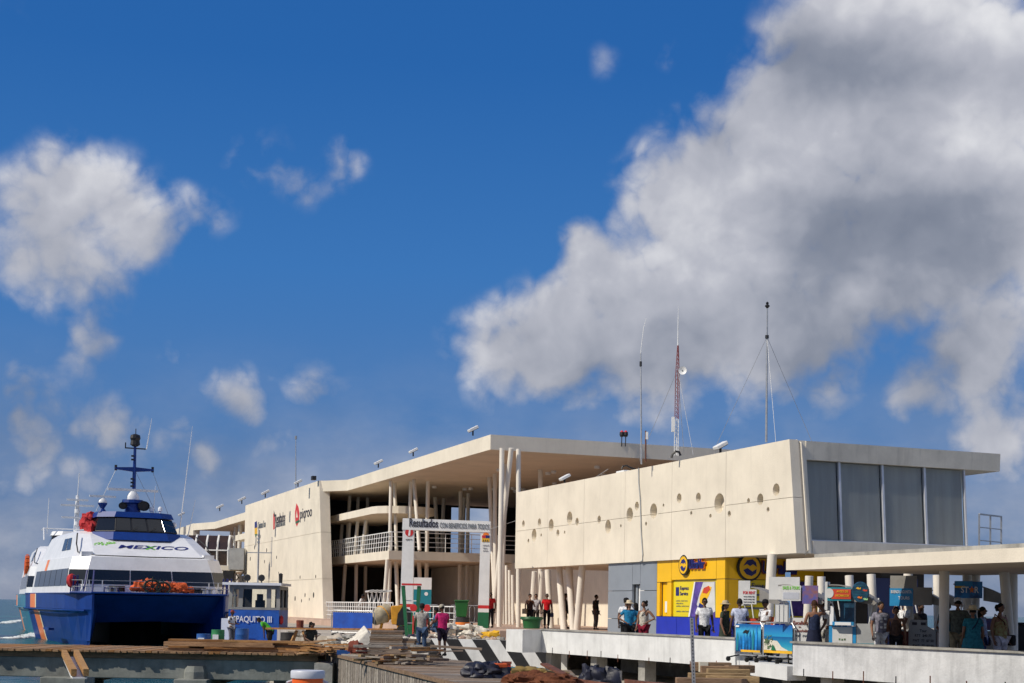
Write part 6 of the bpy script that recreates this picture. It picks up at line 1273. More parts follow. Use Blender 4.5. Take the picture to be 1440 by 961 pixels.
pb_ = thing('price_board', pt(1297, 36.9, ZF), 'pale arched price board with columns of black figures', 'notice board', rz=rz); m = MB(); m.prism([(-.35, 0, .1), (.33, 0, .1), (.33, 0, 1.0), (.12, 0, 1.12), (.1, 0, 1.28), (-.3, 0, 1.28), (-.35, 0, 1.15)], (0, .04, 0)); m.build('board', 'cart_grey', pb_, local=True)
for i, s_ in enumerate(('Tour', 'RTT  $40 77', 'FWT  77  $7 50', 'RWT  77  $7 50')): ctext(pb_, s_, (.02, -.005, .96 - i * .13), (.18, .42, .52, .52)[i], .075, 'text_dark', rz)
m = MB(); m.prism([(.0 + .2 * cos(q * pi / 10), -.01, .1 + .24 * sin(q * pi / 10)) for q in range(11)], (0, -.01, 0)); m.build('arch_opening', 'black', pb_, local=True)
for x_ in (-.2, .02): m = MB(); m.box((x_, -.01, 1.18), .12, .02, .07); m.build('emblem', 'text_dark', pb_, local=True)
c5 = cart(1385, 36.4, rz, 'cart under a curved grey canopy with a blue star sign, nearest the right edge', w=1.15, ch=2.05); cpart(c5, 'sign_board', (-.42, -.9, 2.34), .80, .05, .42, 'sea_print'); cpart(c5, 'sign_sky', (-.55, -.93, 2.50), .5, .01, .12, 'sky_blue_sign'); cpart(c5, 'sign_sand', (-.66, -.93, 2.41), .30, .01, .05, 'yellow_paint'); ctext(c5, 'ST', (-.52, -.94, 2.26), .22, .16, 'text_white', rz); ctext(c5, 'R', (-.18, -.94, 2.26), .12, .16, 'text_white', rz)
m = MB(); m.prism([(-.32 + .09 * (1 if i % 2 == 0 else .45) * cos(pi / 2 + i * pi / 5), -.945, 2.06 + .1 * (1 if i % 2 == 0 else .45) * sin(pi / 2 + i * pi / 5)) for i in range(10)], (0, -.01, 0)); m.build('star_emblem', 'orange_paint', c5, local=True); cpart(c5, 'goods', (.2, -.2, 1.2), .6, .4, .3, 'coral_print'); 
c6 = cart(1322, 41.5, rz, 'dark arched cart further back between the blue tours sign and the star sign', w=1.3, body='black', canopy='black'); 
bx = thing('drinks_cooler', pt(1436, 37.5, ZF), 'black box shaped counter at the right edge behind the woman in white trousers', 'counter', rz=rz); cpart(bx, 'body', (0, 0, .6), 1.4, 1.0, 1.2, 'black', .03); cpart(bx, 'lid', (0, 0, 1.23), 1.45, 1.05, .05, 'black')
bn = thing('banner_post', pt(1107, 44.5, ZF), 'tall narrow pale blue banner with a white foot beside the yellow shop', 'banner'); cpart(bn, 'banner', (0, 0, 2.1), .16, .03, 1.7, 'sky_pale'); cpart(bn, 'foot', (0, 0, .9), .14, .05, .7, 'paper')
# ------------------------------------------------------------------ barriers with posters
def barrier(p0, p1, h, label, mt='galv', group=None):
    t = thing('crowd_barrier', p0, label, 'barrier', group); d = (p1 - p0); Lb = d.length; d.normalize(); nb = V((d.y, -d.x, 0))
    m = MB(); zlo = .18
    m.tube([p0 + ZZ * zlo, p0 + ZZ * (h - .12), p0 + ZZ * h + d * .1, p1 + ZZ * h - d * .1, p1 + ZZ * (h - .12), p1 + ZZ * zlo, p0 + ZZ * zlo], .024, 6); m.build('frame', mt, t)
    for q in (.16, .84):
        c = p0 + d * Lb * q; m = MB(); m.tube([c + ZZ * zlo, c + nb * .38 + ZZ * .12, c + nb * .45 + ZZ * .03], .022, 6); m.tube([c + ZZ * zlo, c - nb * .38 + ZZ * .12, c - nb * .45 + ZZ * .03], .022, 6); ft = m.build('foot', 'black', t)
        for s_ in (-1, 1): m = MB(); m.lathe([(.07, -.025), (.07, .025)], c + nb * .42 * s_ + ZZ * .07, 10, ax=d); m.build('caster', 'rubber', ft)
    return t, d, nb, Lb
grad_mat('beach_sky', [(0, (.02, .30, .52)), (.5, (.02, .21, .48)), (1, (.010, .10, .36))]); grad_mat('beach_sea', [(0, (.07, .38, .44)), (.5, (.015, .25, .42)), (1, (.006, .11, .30))])
grad_mat('diver_sea', [(0, (.005, .02, .08)), (.45, (.01, .16, .42)), (.8, (.06, .42, .68)), (1, (.01, .12, .35))])
b0, b1, b2 = pt(1034, 41.0, ZF), pt(1072.5, 40.0, ZF), pt(1117, 38.8, ZF)
bA, d_, nb, Lb = barrier(b0, b1, 1.12, 'crowd barrier with the dark blue diver and coral poster')
nb = nb if nb.y < 0 else -nb
def onb(p0, d, x, z, o): return p0 + d * x + ZZ * z + nb * o
def bpatch(t, p0, d, pts, mt, o, name): m = MB(); m.prism([onb(p0, d, x, z, o) for x, z in pts], nb * .004); m.build(name, mt, t)
bpatch(bA, b0, d_, [(.05, .27), (Lb - .05, .27), (Lb - .05, 1.06), (.05, 1.06)], 'diver_sea', .03, 'poster')
for i in range(7):
    x = .08 + i * (Lb - .22) / 7; h_ = random.uniform(.35, .75); bpatch(bA, b0, d_, [(x, .30), (x + .07, .30), (x + .10, .3 + h_ * .7), (x + .06, .3 + h_), (x + .01, .3 + h_ * .6)], random.choice(['sky_print', 'aqua_sign', 'sea_print']), .036 + i * .002, 'poster_coral')
bpatch(bA, b0, d_, [(.42, .86), (.50, .90), (.60, .88), (.66, .92), (.60, .82), (.54, .78), (.48, .82), (.36, .80)], 'black', .054, 'poster_diver'); bpatch(bA, b0, d_, [(.30, .27), (Lb - .05, .27), (Lb - .05, .33), (.30, .33)], 'yellow_paint', .056, 'poster_stripe')
bpatch(bA, b0, d_, [(.07, .97), (.22, .97), (.22, 1.02), (.07, 1.02)], 'text_white', .056, 'poster_logo')
bB, d2_, nb, L2b = barrier(b1 + (b2 - b1).normalized() * .04, b2, 1.12, 'crowd barrier with the bright turquoise beach poster'); nb = nb if nb.y < 0 else -nb; b1_ = b1 + (b2 - b1).normalized() * .04
bpatch(bB, b1_, d2_, [(.05, .74), (L2b - .05, .74), (L2b - .05, 1.06), (.05, 1.06)], 'beach_sky', .03, 'poster_sky'); bpatch(bB, b1_, d2_, [(.05, .36), (L2b - .05, .36), (L2b - .05, .74), (.05, .74)], 'beach_sea', .03, 'poster_sea')
bpatch(bB, b1_, d2_, [(.05, .36), (L2b - .2, .36), (L2b * .62, .46), (L2b * .48, .62), (.05, .66)], 'sand_print', .036, 'poster_sand'); bpatch(bB, b1_, d2_, [(.05, .28), (L2b - .05, .28), (L2b - .05, .355), (.05, .355)], 'yellow_paint', .038, 'poster_stripe')
m = MB()
for i in range(60):
    a_ = random.uniform(0, 2 * pi); r_ = random.uniform(0, 1); x, z = .26 + .20 * r_ * cos(a_), .60 + .22 * r_ * sin(a_); s_ = random.uniform(.02, .05); q_ = random.uniform(0, pi)
    m.prism([onb(b1_, d2_, x + s_ * cos(q_ + f), z + s_ * sin(q_ + f) * .6, .042 + i * .0003) for f in (0, 1.2, 3.1, 4.4)], nb * .001)
m.build('poster_foliage', 'leaf_print', bB); bpatch(bB, b1_, d2_, [(.40, .36), (.60, .36), (.52, .48), (.46, .52)], 'green_paint', .062, 'poster_bush')
# ------------------------------------------------------------------ gate with the slogan
gY = 69.0; gz = ZQ + .0
ga, gb_ = at(570, 735, gY), at(685, 743, gY)
gt = thing('slogan_gate', pt(625, gY, gz), 'white portal with the slogan Resultados and tricolour feet', 'gate'); H0 = at(570, 729, gY).z; H1 = at(571, 744.5, gY).z
xl0, xl1, xl2, xl3 = xat(561, gY, gz), xat(579.5, gY, gz), xat(567, gY, H0), xat(582.5, gY, H0)
xr0, xr1, xr2, xr3 = xat(671, gY, gz), xat(686.5, gY, gz), xat(676.5, gY, H0), xat(690, gY, H0)
def gleg(x0, x1, x2, x3, nm='leg'):
    zg, zr0, zr1 = gz + 1.12, gz + 1.30, gz + 1.42
    def lx(a, b, z): return a + (b - a) * (z - gz) / (H0 - gz)
    for z0, z1, mt in ((gz, zg, 'green_paint'), (zg, zr0, 'white_paint'), (zr0, zr1 + .04, 'red_paint'), (zr1 + .04, H1, 'white_paint')):
        m = MB(); m.prism([(lx(x0, x2, z0), gY, z0), (lx(x1, x3, z0), gY, z0), (lx(x1, x3, z1), gY, z1), (lx(x0, x2, z1), gY, z1)], (0, .5, 0)); m.build(nm, mt, gt)
gleg(xl0, xl1, xl2, xl3); gleg(xr0, xr1, xr2, xr3)
m = MB(); dz = at(690, 735, gY).z - at(690, 733, gY).z; zr_ = at(690, 733.5, gY).z; zr1_ = at(690, 749, gY).z
m.prism([(xl2 - .02, gY - .03, H0), (xr3, gY - .03, zr_), (xr3 - .02, gY - .03, zr1_ ), (xl2 - .04, gY - .03, H1 - .02)], (0, .56, 0)); m.build('beam', 'white_paint', gt)
ux = (V((xr3, gY, zr_)) - V((xl2, gY, H0))).normalized()
o1 = at(575.5, 741, gY - .04); text('lettering', 'Resultados', o1, ux, ZZ, at(616, 741, gY).x - o1.x, .42, 'text_dark', gt, thick=.012, bold=.02)
o1 = at(618.5, 742.5, gY - .04); text('lettering', 'CON BENEFICIOS PARA TODOS', o1, ux, ZZ, at(689, 741, gY).x - o1.x - .03, .26, 'text_grey', gt, thick=.012, bold=.005)
c = at(575.5, 749, gY - .01); m = MB(); m.lathe([(.20, 0), (.20, .01)], c, 20, ax=(0, -1, 0)); m.build('emblem', 'red_paint', gt); m = MB(); m.prism([c + V((-.05, -.012, -.16)), c + V((.05, -.012, -.16)), c + V((.06, -.012, .16)), c + V((-.02, -.012, .10))], (0, -.006, 0)); m.build('emblem_sail', 'white_paint', gt)
text('small_lettering', 'apiqroo', at(570.5, 760.5, gY - .01), V((1, 0, 0)), ZZ, .32, .11, 'text_dark', gt, thick=.006, bold=.01)
c = at(683.3, 757, gY - .01)
for a_, b_, c_, d__, mt in ((-.19, -.02, .0, .13, 'red_paint'), (-.01, .18, .0, .13, 'text_navy'), (-.19, .18, -.18, -.01, 'yellow_paint')): m = MB(); m.prism([c + V((a_, 0, c_)), c + V((b_, 0, c_)), c + V((b_, 0, d__)), c + V((a_, 0, d__))], (0, -.01, 0)); m.build('crest', mt, gt)
m = MB(); m.prism([c + V((.15 * cos(q * pi / 8), 0, .14 + .14 * sin(q * pi / 8))) for q in range(9)], (0, -.01, 0)); m.build('crest_crown', 'orange_paint', gt); m = MB(); [m.prism([c + V((x, -.011, -.16)), c + V((x + .08, -.011, -.16)), c + V((x + .04, -.011, -.06))], (0, -.005, 0)) for x in (-.15, -.05, .05)]; m.build('crest_waves', 'text_dark', gt)
for i, s_ in enumerate(('QUINTANA ROO', 'Gobierno', 'del Estado')): text('small_lettering', s_, at(679.3, 768.5 + i * 3.6, gY - .01), V((1, 0, 0)), ZZ, (.30, .20, .24)[i], .07, 'text_dark', gt, thick=.005)
# guard stand of green posts with red top
Y = 64; t = thing('green_stand', pt(578, Y, ZQ), 'narrow stand of green posts with a red top before the left gate leg', 'stand')
for xa, xb in ((566.5, 572), (589, 585)):
    for dy in (0, .5): m = MB(); m.bar(pt(xb, Y + dy, ZQ), pt(xa if dy == 0 else xa + 1, Y + dy, at(570, 824, Y).z), .14, .14, up=(0, 1, 0)); m.build('post', 'green_paint', t)
tp = at(578.5, 823, Y); m = MB(); m.box((tp.x, Y + .25, tp.z + .03), .86, .75, .08); m.build('top', 'red_paint', t); m = MB()
for z in (.6, 1.1, 1.6): m.bar(pt(571, Y + .1, ZQ + z), pt(586, Y + .1, ZQ + z), .05)
m.build('rung', 'white_paint', t)
for px in (581.5, 600.5): m = MB(); p = pt(px, 63.7, ZQ + 1.28); m.lathe([(.15, -.03), (.165, 0), (.15, .03)], p, 16, ax=(0, -1, 0)); m.lathe([(.03, 0), (.03, .9)], p - ZZ * 1.25, 6); tag(m.build('stop_disc', 'red_paint'), 'red disc sign %s of the grey shirted man by the green stand' % ('left' if px < 590 else 'right'), 'sign')
# information kiosk panel behind the gate
p = pt(592, 90, ZC); kk_ = thing('information_panel', p, 'white and turquoise information panel right behind the left gate leg', 'panel'); m = MB(); m.box(p + V((0, 0, 2.45)), 1.25, .2, .75); m.build('header', 'white_paint', kk_); m = MB(); m.box(p + V((0, 0, 1.05)), 1.25, .2, 2.04); m.build('panel', 'aqua_sign', kk_); m = MB(); m.lathe([(.12, 0), (.12, .012)], p + V((.3, -.101, 1.8)), 14, ax=(0, -1, 0)); m.build('logo', 'text_white', kk_)
# folded white tables / racks on the far terrace
for i in range(5):
    p = pt(519 + i * 6.2, 93, ZC); t = thing('folding_rack', p, 'pale folding table on crossed legs, %s of the row behind the ground railing' % ('leftmost', 'second from left', 'middle', 'second from right', 'rightmost')[i], 'rack', 'folding racks behind the railing')
    m = MB(); m.bar(p + V((-.2, 0, 0)), p + V((.15, 0, 1.9)), .06); m.bar(p + V((.2, 0, 0)), p + V((-.15, .1, 1.9)), .06); m.build('leg', 'white_paint', t); m = MB(); m.obox(p + V((0, .1, 1.95)), V((.28, 0, .05)), V((0, .3, 0)), V((-.02, 0, .05))); m.build('seat', 'white_paint', t)
for px0, px1, Y in ((598, 617, 78), (632, 648, 79), (650, 667, 80), (660, 676, 77)):
    barrier(pt(px0, Y, ZC), pt(px1, Y, ZC), 1.1, 'bare steel crowd barrier standing in the hall %s' % {598: 'beside the turquoise panel', 632: 'behind the green wheelie bin', 650: 'left of the right gate leg', 660: 'nearest the right gate leg'}[px0], 'galv', 'bare barriers in the hall')
# planter, bins, drums
def tub(px, Y, z, prof, name, mt, label, cat, parts=()):
    p = pt(px, Y, z); t = thing(name, p, label, cat); m = MB(); m.lathe(prof, p, 20); m.build('body', mt, t, True)
    for nm, pf_, m2 in parts: m = MB(); m.lathe(pf_, p, 20); m.build(nm, m2, t, True)
    return t, p
tub(747.5, 52.6, 2.66, [(.30, 0), (.35, .35), (.33, .35), (.30, .3)], 'planter', 'planter_green', 'round dark green planter tub with a wide rim standing on the white parapet', 'planter', (('rim', [(.35, .30), (.43, .36), (.41, .43), (.33, .43)], 'planter_green'),))
dY = 63.5; tub(650, dY, ZQ, [(.30, 0), (.31, .3), (.32, .31), (.31, .34), (.31, .9), (.28, .9)], 'steel_drum', 'drum_black', 'black steel drum with an orange band under the green bin', 'drum', (('band', [(.318, .36), (.322, .4), (.322, .66), (.318, .68)], 'orange_paint'),))
p = pt(649, dY, ZQ + .905); t = thing('wheelie_bin', p, 'green plastic bin standing on the black steel drum', 'bin'); m = MB(); m.add([(p.x + x * w, p.y + y * w, p.z + z) for z, w in ((0, .22), (.7, .30)) for x, y in ((-1, -1), (1, -1), (1, 1), (-1, 1))], [(0, 1, 2, 3), (4, 5, 6, 7)] + [(i, (i + 1) % 4, 4 + (i + 1) % 4, 4 + i) for i in range(4)]); m.build('body', 'bin_green', t, bevel=.03); m = MB(); m.box(p + ZZ * .73, .66, .68, .06); m.build('lid', 'bin_green', t, bevel=.02)
for px, Y, z, mt, l, r_, h_ in ((306, 66, 1.28, 'drum_green', 'green and white oil drum beside the ferry bow', .30, .88), (340, 66.5, 1.28, 'drum_blue', 'dark blue plastic barrel right of the white shirted boatman', .30, .95), (286, 65, 1.28, 'drum_blue', 'blue barrel with a white label nearest the ferry', .32, .7), (404, 58, 1.3, 'drum_black', 'dark barrel under the long plank', .30, .95)):
    t, p = tub(px, Y, z, [(r_ * .94, 0), (r_, .05), (r_, h_ * .33), (r_ * 1.03, h_ * .36), (r_, h_ * .4), (r_, h_ * .66), (r_ * 1.03, h_ * .7), (r_, h_ * .73), (r_, h_), (r_ * .9, h_)], 'barrel', mt, l, 'barrel')
    if px in (306, 286): m = MB(); m.box(p + V((-.05, -r_ * 1.02, h_ * .55)), r_ * .9, .03, h_ * .4); m.build('label_patch', 'text_white', t)
m = MB(); pp = pt(330, 61, 1.0); m.add([(pp.x + x, pp.y + y, z) for z, w in ((1.0, .8), (1.72, 1)) for x, y in ((-1.0 * w, -.5 * w), (1.0 * w, -.5 * w), (1.0 * w, .5 * w), (-1.0 * w, .5 * w))], [(0, 1, 2, 3), (4, 5, 6, 7)] + [(i, (i + 1) % 4, 4 + (i + 1) % 4, 4 + i) for i in range(4)]); tag(m.build('tank', 'drum_blue', bevel=.05), 'flat blue plastic tank lying by the lumber on the pier', 'tank')
# ------------------------------------------------------------------ building site: mixer, lumber, sacks
p = pt(548, 66, ZQ); mxr = thing('cement_mixer', p, 'cement mixer with beige drum and yellow motor housing', 'cement mixer')
dcn = p + V((-.35, 0, .95)); axd = V((-.60, -.50, -.42)).normalized(); m = MB(); m.lathe([(.20, -.48), (.36, -.38), (.42, -.05), (.40, .12), (.27, .58), (.24, .60), (.20, .45)], dcn, 18, ax=axd); m.build('drum', 'mixer_drum', mxr, True); m = MB(); m.lathe([(.22, .585), (.22, .592)], dcn, 16, ax=axd); m.build('drum_mouth', 'black', mxr)
m = MB(); m.lathe([(.425, -.05), (.45, -.02), (.425, .01)], dcn, 18, ax=axd); m.build('drum_ring', 'mixer_yellow', mxr)
m = MB(); m.prism([p + V((.1, -.3, .5)), p + V((.7, -.3, .45)), p + V((.85, -.3, 1.0)), p + V((.55, -.3, 1.4)), p + V((.05, -.3, 1.35))], (0, .6, 0)); m.build('motor_housing', 'mixer_yellow', mxr, bevel=.04); m = MB(); m.prism([p + V((.32, -.32, .45)), p + V((1.0, -.32, .5)), p + V((1.0, -.32, 1.15)), p + V((.6, -.32, 1.35)), p + V((.38, -.32, 1.0))], (0, .02, 0)); m.build('motor_grille', 'black', mxr)
for x, y in ((-.5, -.3), (-.5, .3), (.5, -.3), (.5, .3)): m = MB(); m.bar(p + V((x, y, 0)), p + V((x * .6, y * .5, .8)), .07); m.build('leg', 'mixer_yellow', mxr)
for y in (-.42, .42): m = MB(); m.lathe([(.22, -.06), (.22, .06)], p + V((.55, y, .22)), 14, ax=(0, 1, 0)); m.build('wheel', 'rubber', mxr)
# blue banner barrier
q0_, q1_ = pt(466, 61.5, ZQ), pt(526, 60.5, ZQ); bb, d_, nb, Lb = barrier(q0_, q1_, 1.12, 'crowd barrier with a plain blue banner at the edge of the quay'); nb = nb if nb.y < 0 else -nb
bpatch(bb, q0_, d_, [(.08, .36), (Lb - .08, .36), (Lb - .08, 1.04), (.08, 1.04)], 'banner_blue', .03, 'banner') if mat('banner_blue', (.010, .075, .40), .5, .25, 2, col2=(.01, .05, .28)) else 0
def pile(px, Y, z, n, mts, label, name, Lx=(1.2, 2.6), spread=.8, az=0.0, azs=.4, tilt=.05, w=.12, cat='timber'):
    c = pt(px, Y, z); t = thing(name, c, label, cat)
    for i in range(n):
        L0 = random.uniform(*Lx); a = az + random.gauss(0, azs); h = random.uniform(.0, 1) ** 1.4 * .5 * (n / 25)
        p = c + V((random.gauss(0, spread), random.gauss(0, spread * .45), h + .05)); d = V((cos(a), sin(a), random.uniform(-tilt, tilt)))
        m = MB(); m.bar(p - d * L0 / 2, p + d * L0 / 2, w * random.uniform(.7, 1.5), random.uniform(.03, .08)); m.build('plank', random.choice(mts), t)
    return t
# neat stacks
def stack(px, Y, z, w, d, n, label, th=.055, rows=1, mts=('stack_a', 'stack_b', 'plank_b', 'grey_board_a'), h=None):
    c = pt(px, Y, z); t = thing('lumber_stack', c, label, 'lumber'); a = random.uniform(-.06, .06)
    for i in range(n):
        for r_ in range(rows): m = MB(); m.box(c + V((random.uniform(-.05, .05), (r_ - (rows - 1) / 2) * d / rows, th * (i + .5))), w + random.uniform(-.04, .04), d / rows - .015, th - .008, a + random.uniform(-.01, .01)); m.build('plank', random.choice(mts), t)
    return t
stack(543, 47.8, ZD, 1.08, .55, 13, 'tallest neat stack of grey brown planks on the timber deck', .068, 2)
stack(571, 47.9, ZD, .68, .55, 9, 'lower neat stack of grey planks right of the tallest stack', .068, 2)
c = pt(590, 47.4, ZD); t = thing('concrete_block', c, 'hollow concrete block on a pale board beside the grey shirted man', 'block'); m = MB(); m.box(c + V((-.1, 0, .32)), .42, .2, .2); m.build('block', 'concrete', t); m = MB(); m.box(c + V((-.1, -.101, .32)), .12, .01, .1); m.build('hollow', 'black', t); m = MB(); m.box(c + V((0, 0, .12)), .6, .5, .16); m.build('board', 'sack', t)
pile(545, 43.0, ZD, 26, ['lumber_b', 'timber', 'grey_board_c', 'stack_a'], 'scattered heap of broken pale timber offcuts in the middle of the deck', 'timber_heap', (.5, 1.7), .75, .1, .5)
pile(588, 41.5, ZD, 22, ['timber', 'stack_b', 'lumber_a', 'grey_board_c'], 'heap of dark ended timber offcuts right of the broken pale heap', 'timber_heap', (.4, 1.2), .5, 1.2, .5)
pile(474, 49.0, ZD, 20, ['lumber_a', 'lumber_b', 'plank_c'], 'slanting pile of orange brown boards at the end of the pier', 'board_pile', (1.2, 2.2), .55, 2.5, .18, .12)
c = pt(500, 47.0, ZD); m = MB(); [m.lump(c + V((random.gauss(0, .14), random.gauss(0, .1), .22 + random.gauss(0, .08))), .22, .2, .24, .5, 2.4, 16, 10) for i in range(4)]; tag(m.build('rust_lump', 'brick_red', smooth=True), 'rusty dark red bundle on the deck in front of the grey stacks', 'bundle')
c = pt(486, 48.4, ZD); m = MB(); m.bar(c + V((-.3, 0, .08)), c + V((.6, .1, .08)), .18); tag(m.build('blue_pipe', 'drum_blue'), 'short blue grey pipe lying by the orange brown boards', 'pipe')
# long lumber on the pier
lp = thing('lumber_pile', pt(350, 50.5, ZD + .02), 'long low pile of orange brown lumber lying along the pier', 'lumber')
for i in range(26):
    L0 = random.uniform(2.5, 6.5); a = random.gauss(0, .02); x0_ = xat(random.uniform(270, 415), 50.5, ZD); m = MB(); p = V((x0_, 50.6 + random.uniform(-.9, 1.2), ZD + .06 + (i % 5) * .075)); d = V((cos(a), sin(a), 0)); e0_, e1_ = p - d * L0 / 2, p + d * L0 / 2
    lim = xat(455, 50.5, ZD); e1_.x = min(e1_.x, lim); e0_.x = max(e0_.x, xat(236, 50.5, ZD))
    if e1_.x - e0_.x < 1: continue
    m.bar(e0_, e1_, random.uniform(.14, .26), .07); m.build('plank', random.choice(['lumber_a', 'lumber_b', 'plank_c', 'lumber_a']), lp)
# long plank on trestle
pa, pb2 = at(376, 884, 57), at(556, 885.5, 53); t = thing('long_plank', pa, 'long brown plank lying across the trestle in front of the crouching worker', 'plank'); m = MB(); m.bar(pa, pb2, .22, .07); m.build('board', 'lumber_a', t)
c = pt(421, 56.4, 1.6); t = thing('trestle', c, 'small orange wooden trestle under the long plank', 'trestle'); tz = pa.z - .06
for x in (-.42, .42):
    for dy in (-.25, .25): m = MB(); m.bar(c + V((x, dy, 0)), V((c.x + x * .3, c.y, tz)), .09); m.build('leg', 'lumber_b', t)
m = MB(); m.bar(c + V((-.3, -.2, .3)), c + V((.3, -.2, .3)), .08); m.build('brace', 'lumber_a', t)
m = MB(); m.lathe([(.14, 0), (.15, .3), (.12, .32)], V((c.x, c.y, pa.z + .04)), 10); tag(m.build('paint_can', 'brick_red'), 'small dark red can on the long plank above the trestle', 'can')
# working platform between pier and quay
m = MB(); wpz = 1.28; pts_ = [pt(385, 54.6, 0), pt(470, 52.4, 0), pt(600, 51.6, 0), pt(598, 58.0, 0), pt(440, 62.0, 0), pt(375, 66, 0)]
m.prism([V((p.x, p.y, -3)) for p in pts_], (0, 0, 3 + 1.62)); tag(m.build('landing', 'quay_top'), kind='structure')
def sacks(px, Y, z, n, label, mt='sack', name='cement_sacks', sp=.5, s_=.34, cat='sacks'):
    c = pt(px, Y, z); t = thing(name, c, label, cat)
    for i in range(n):
        m = MB(); p = c + V((random.gauss(0, sp), random.gauss(0, sp * .5), .14 + .17 * (i % 3))); m.lump(p, s_ * random.uniform(.8, 1.2), s_ * .65, s_ * random.uniform(.38, .55), .45, 1.9, 18, 10); m.build('sack', mt, t, True)
    return t
sacks(520, 54, 1.62, 12, 'heap of crumpled white sacks behind the tallest lumber stack', sp=.6); sacks(568, 54, 1.62, 10, 'white sacks and plastic sheeting left of the grey shirted man', sp=.4)
c = pt(507, 50.5, ZD); m = MB(); m.obox(c + V((0, 0, .45)), V((.28, .1, .32)), V((-.1, .25, .1)), V((-.12, 0, .14))); tag(m.build('leaning_board', 'sack', bevel=.04), 'white board leaning behind the rusty bundle', 'board')
sacks(447, 59.5, ZQ - .4, 6, 'low row of pale rubble sacks left of the blue banner', 'quay_top', 'rubble_sacks', .8, .4); sacks(498, 57, 1.62, 6, 'grey tarpaulin bundle in front of the blue banner', 'concrete', 'tarpaulin_bundle', .35, .32, 'bundle')
sacks(625, 60.5, ZQ, 5, 'white sack beside the black steel drum', 'sack', 'cement_sacks', .12, .4); sacks(665, 61, ZQ, 4, 'pale plastic sack at the foot of the right gate leg', 'sack', 'plastic_sack', .2, .42); sacks(692, 60.5, ZQ, 1, 'yellow domed sack right of the right gate leg', 'yellow_paint', 'yellow_sack', .02, .42)
sacks(582, 57.0, 1.62, 4, 'dark blue plastic bundle behind the grey stacks', 'tarp', 'plastic_bundle', .2, .36, 'bundle')
ds = pt(668, 66, ZQ); t = thing('rubble_bags', ds, 'rubble of broken stone along the quay edge behind the kerb', 'rubble')
for i in range(40): m = MB(); p = pt(random.uniform(600, 715), random.uniform(58.5, 61), ZQ); s_ = random.uniform(.05, .14); m.ball(p + ZZ * s_ * .5, s_ * 1.3, s_, s_ * .7, 6, 4, jit=.3); m.build('stone', random.choice(['concrete', 'quay_top', 'paver']), t)
# foreground right: tarps, rusty sheets, timbers, post
def tarp(px, Y, z, sx, sy, h, label, mt='tarp', jit=.22):
    c = pt(px, Y, z); m = MB()
    for i in range(3): m.lump(c + V((random.uniform(-.3, .3) * sx, random.uniform(-.25, .25) * sy, h * .28)), sx * random.uniform(.40, .55), sy * .5, h * random.uniform(.55, .75), .42, 1.8)
    return tag(m.build('tarpaulin', mt, smooth=True), label, 'tarpaulin')
tarp(686, 34.6, ZD, .85, .6, .40, 'crumpled dark blue plastic bag on the near end of the timber deck'); tarp(839, 37.6, 1.35, .8, .6, .62, 'dark blue tarpaulin hump between the concrete piers', jit=.08)
c = pt(712, 35.8, ZD); t = thing('red_crate', c, 'small orange red crate beside the dark blue plastic bag', 'crate'); m = MB(); m.box(c + ZZ * .16, .22, .25, .30); m.build('body', 'sign_red', t); m = MB(); m.box(c + ZZ * .33, .26, .3, .05); m.build('rim', 'brick_red', t)
c = pt(698, 34.6, ZD); m = MB(); m.box(c + V((.05, 0, .30)), .4, .3, .12, .2); tag(m.build('folded_cloth', 'orange_fabric', bevel=.03), 'folded orange cloth lying on the dark blue plastic bag', 'cloth')
m = MB(); c = pt(752, 36.6, ZD); [m.ball(c + V((-.6 + i * .25, random.uniform(-.1, .1), .06 + .06 * math.sin(i))), .24, .2, .10, 8, 6, jit=.2) for i in range(6)]; tag(m.build('ochre_net', 'ochre', smooth=True), 'ochre coloured net lying along the deck edge', 'net')
c = pt(725, 37.2, ZD); m = MB(); m.box(c + ZZ * .1, 1.2, .3, .12, .05); tag(m.build('teal_sheet', 'aqua_sign'), 'folded teal sheet left of the ochre net', 'sheet')
c = pt(760, 32.5, ZD); m = MB(); [m.lump(c + V((random.gauss(0, .28), random.gauss(0, .15), .02)),   .55, .4, .22, .3, 2.6) for i in range(4)]; tag(m.build('soil_heap', 'soil', smooth=True), 'low heap of reddish soil at the bottom of the picture', 'soil heap')
a, b = at(765, 934, 36.4), at(800, 952, 34.5); m = MB(); m.bar(a, b, .2, .05); tag(m.build('red_board', 'rust_sheet'), 'narrow reddish board leaning across the ochre net', 'board')
for x0_, y0_, x1_, y1_, Y0, Y1, l in ((822, 951, 905, 962, 33.5, 31.5, 'left rusty brown sheet lying in front of the void'), (893, 952, 992, 961, 33.3, 31.8, 'right rusty brown sheet lying in front of the void')):
    a, b = at(x0_, y0_, Y0), at(x1_, y1_, Y1); m = MB(); d = (b - a).normalized(); m.obox((a + b) / 2 - ZZ * .15, (b - a) / 2, V((.2, -.6, 0)), V((0, .15, .17)) * .25 + V((0, 0, .02))); tag(m.build('rusty_sheet', 'rust_sheet'), l, 'metal sheet')
c = pt(865, 37.5, 1.0); m = MB(); m.lathe([(.17, 0), (.17, .80), (.15, .8)], c, 14); m.lathe([(.03, .8), (.03, .9)], c, 6); tag(m.build('paint_bucket', 'concrete'), 'dirty white bucket standing between the concrete piers', 'bucket')
p0, p1 = at(976, 975, 31.5), at(972.5, 869, 31.5); t = thing('perforated_post', p0, 'perforated galvanised post rising in front of the white parapet', 'post'); m = MB(); m.bar(p0, p1, .075, .05, up=(0, 1, 0)); m.build('channel', 'galv', t)
m = MB(); n_ = 22
for i in range(n_): c = p0.lerp(p1, (i + .5) / n_); m.box(c + V((0, -.028, 0)), .018, .004, .035)
m.build('slots', 'black', t)
tb_ = thing('timber_steps', pt(1010, 33.5, 1.0), 'rough stack of sawn timbers by the end of the white parapet', 'timber stack')
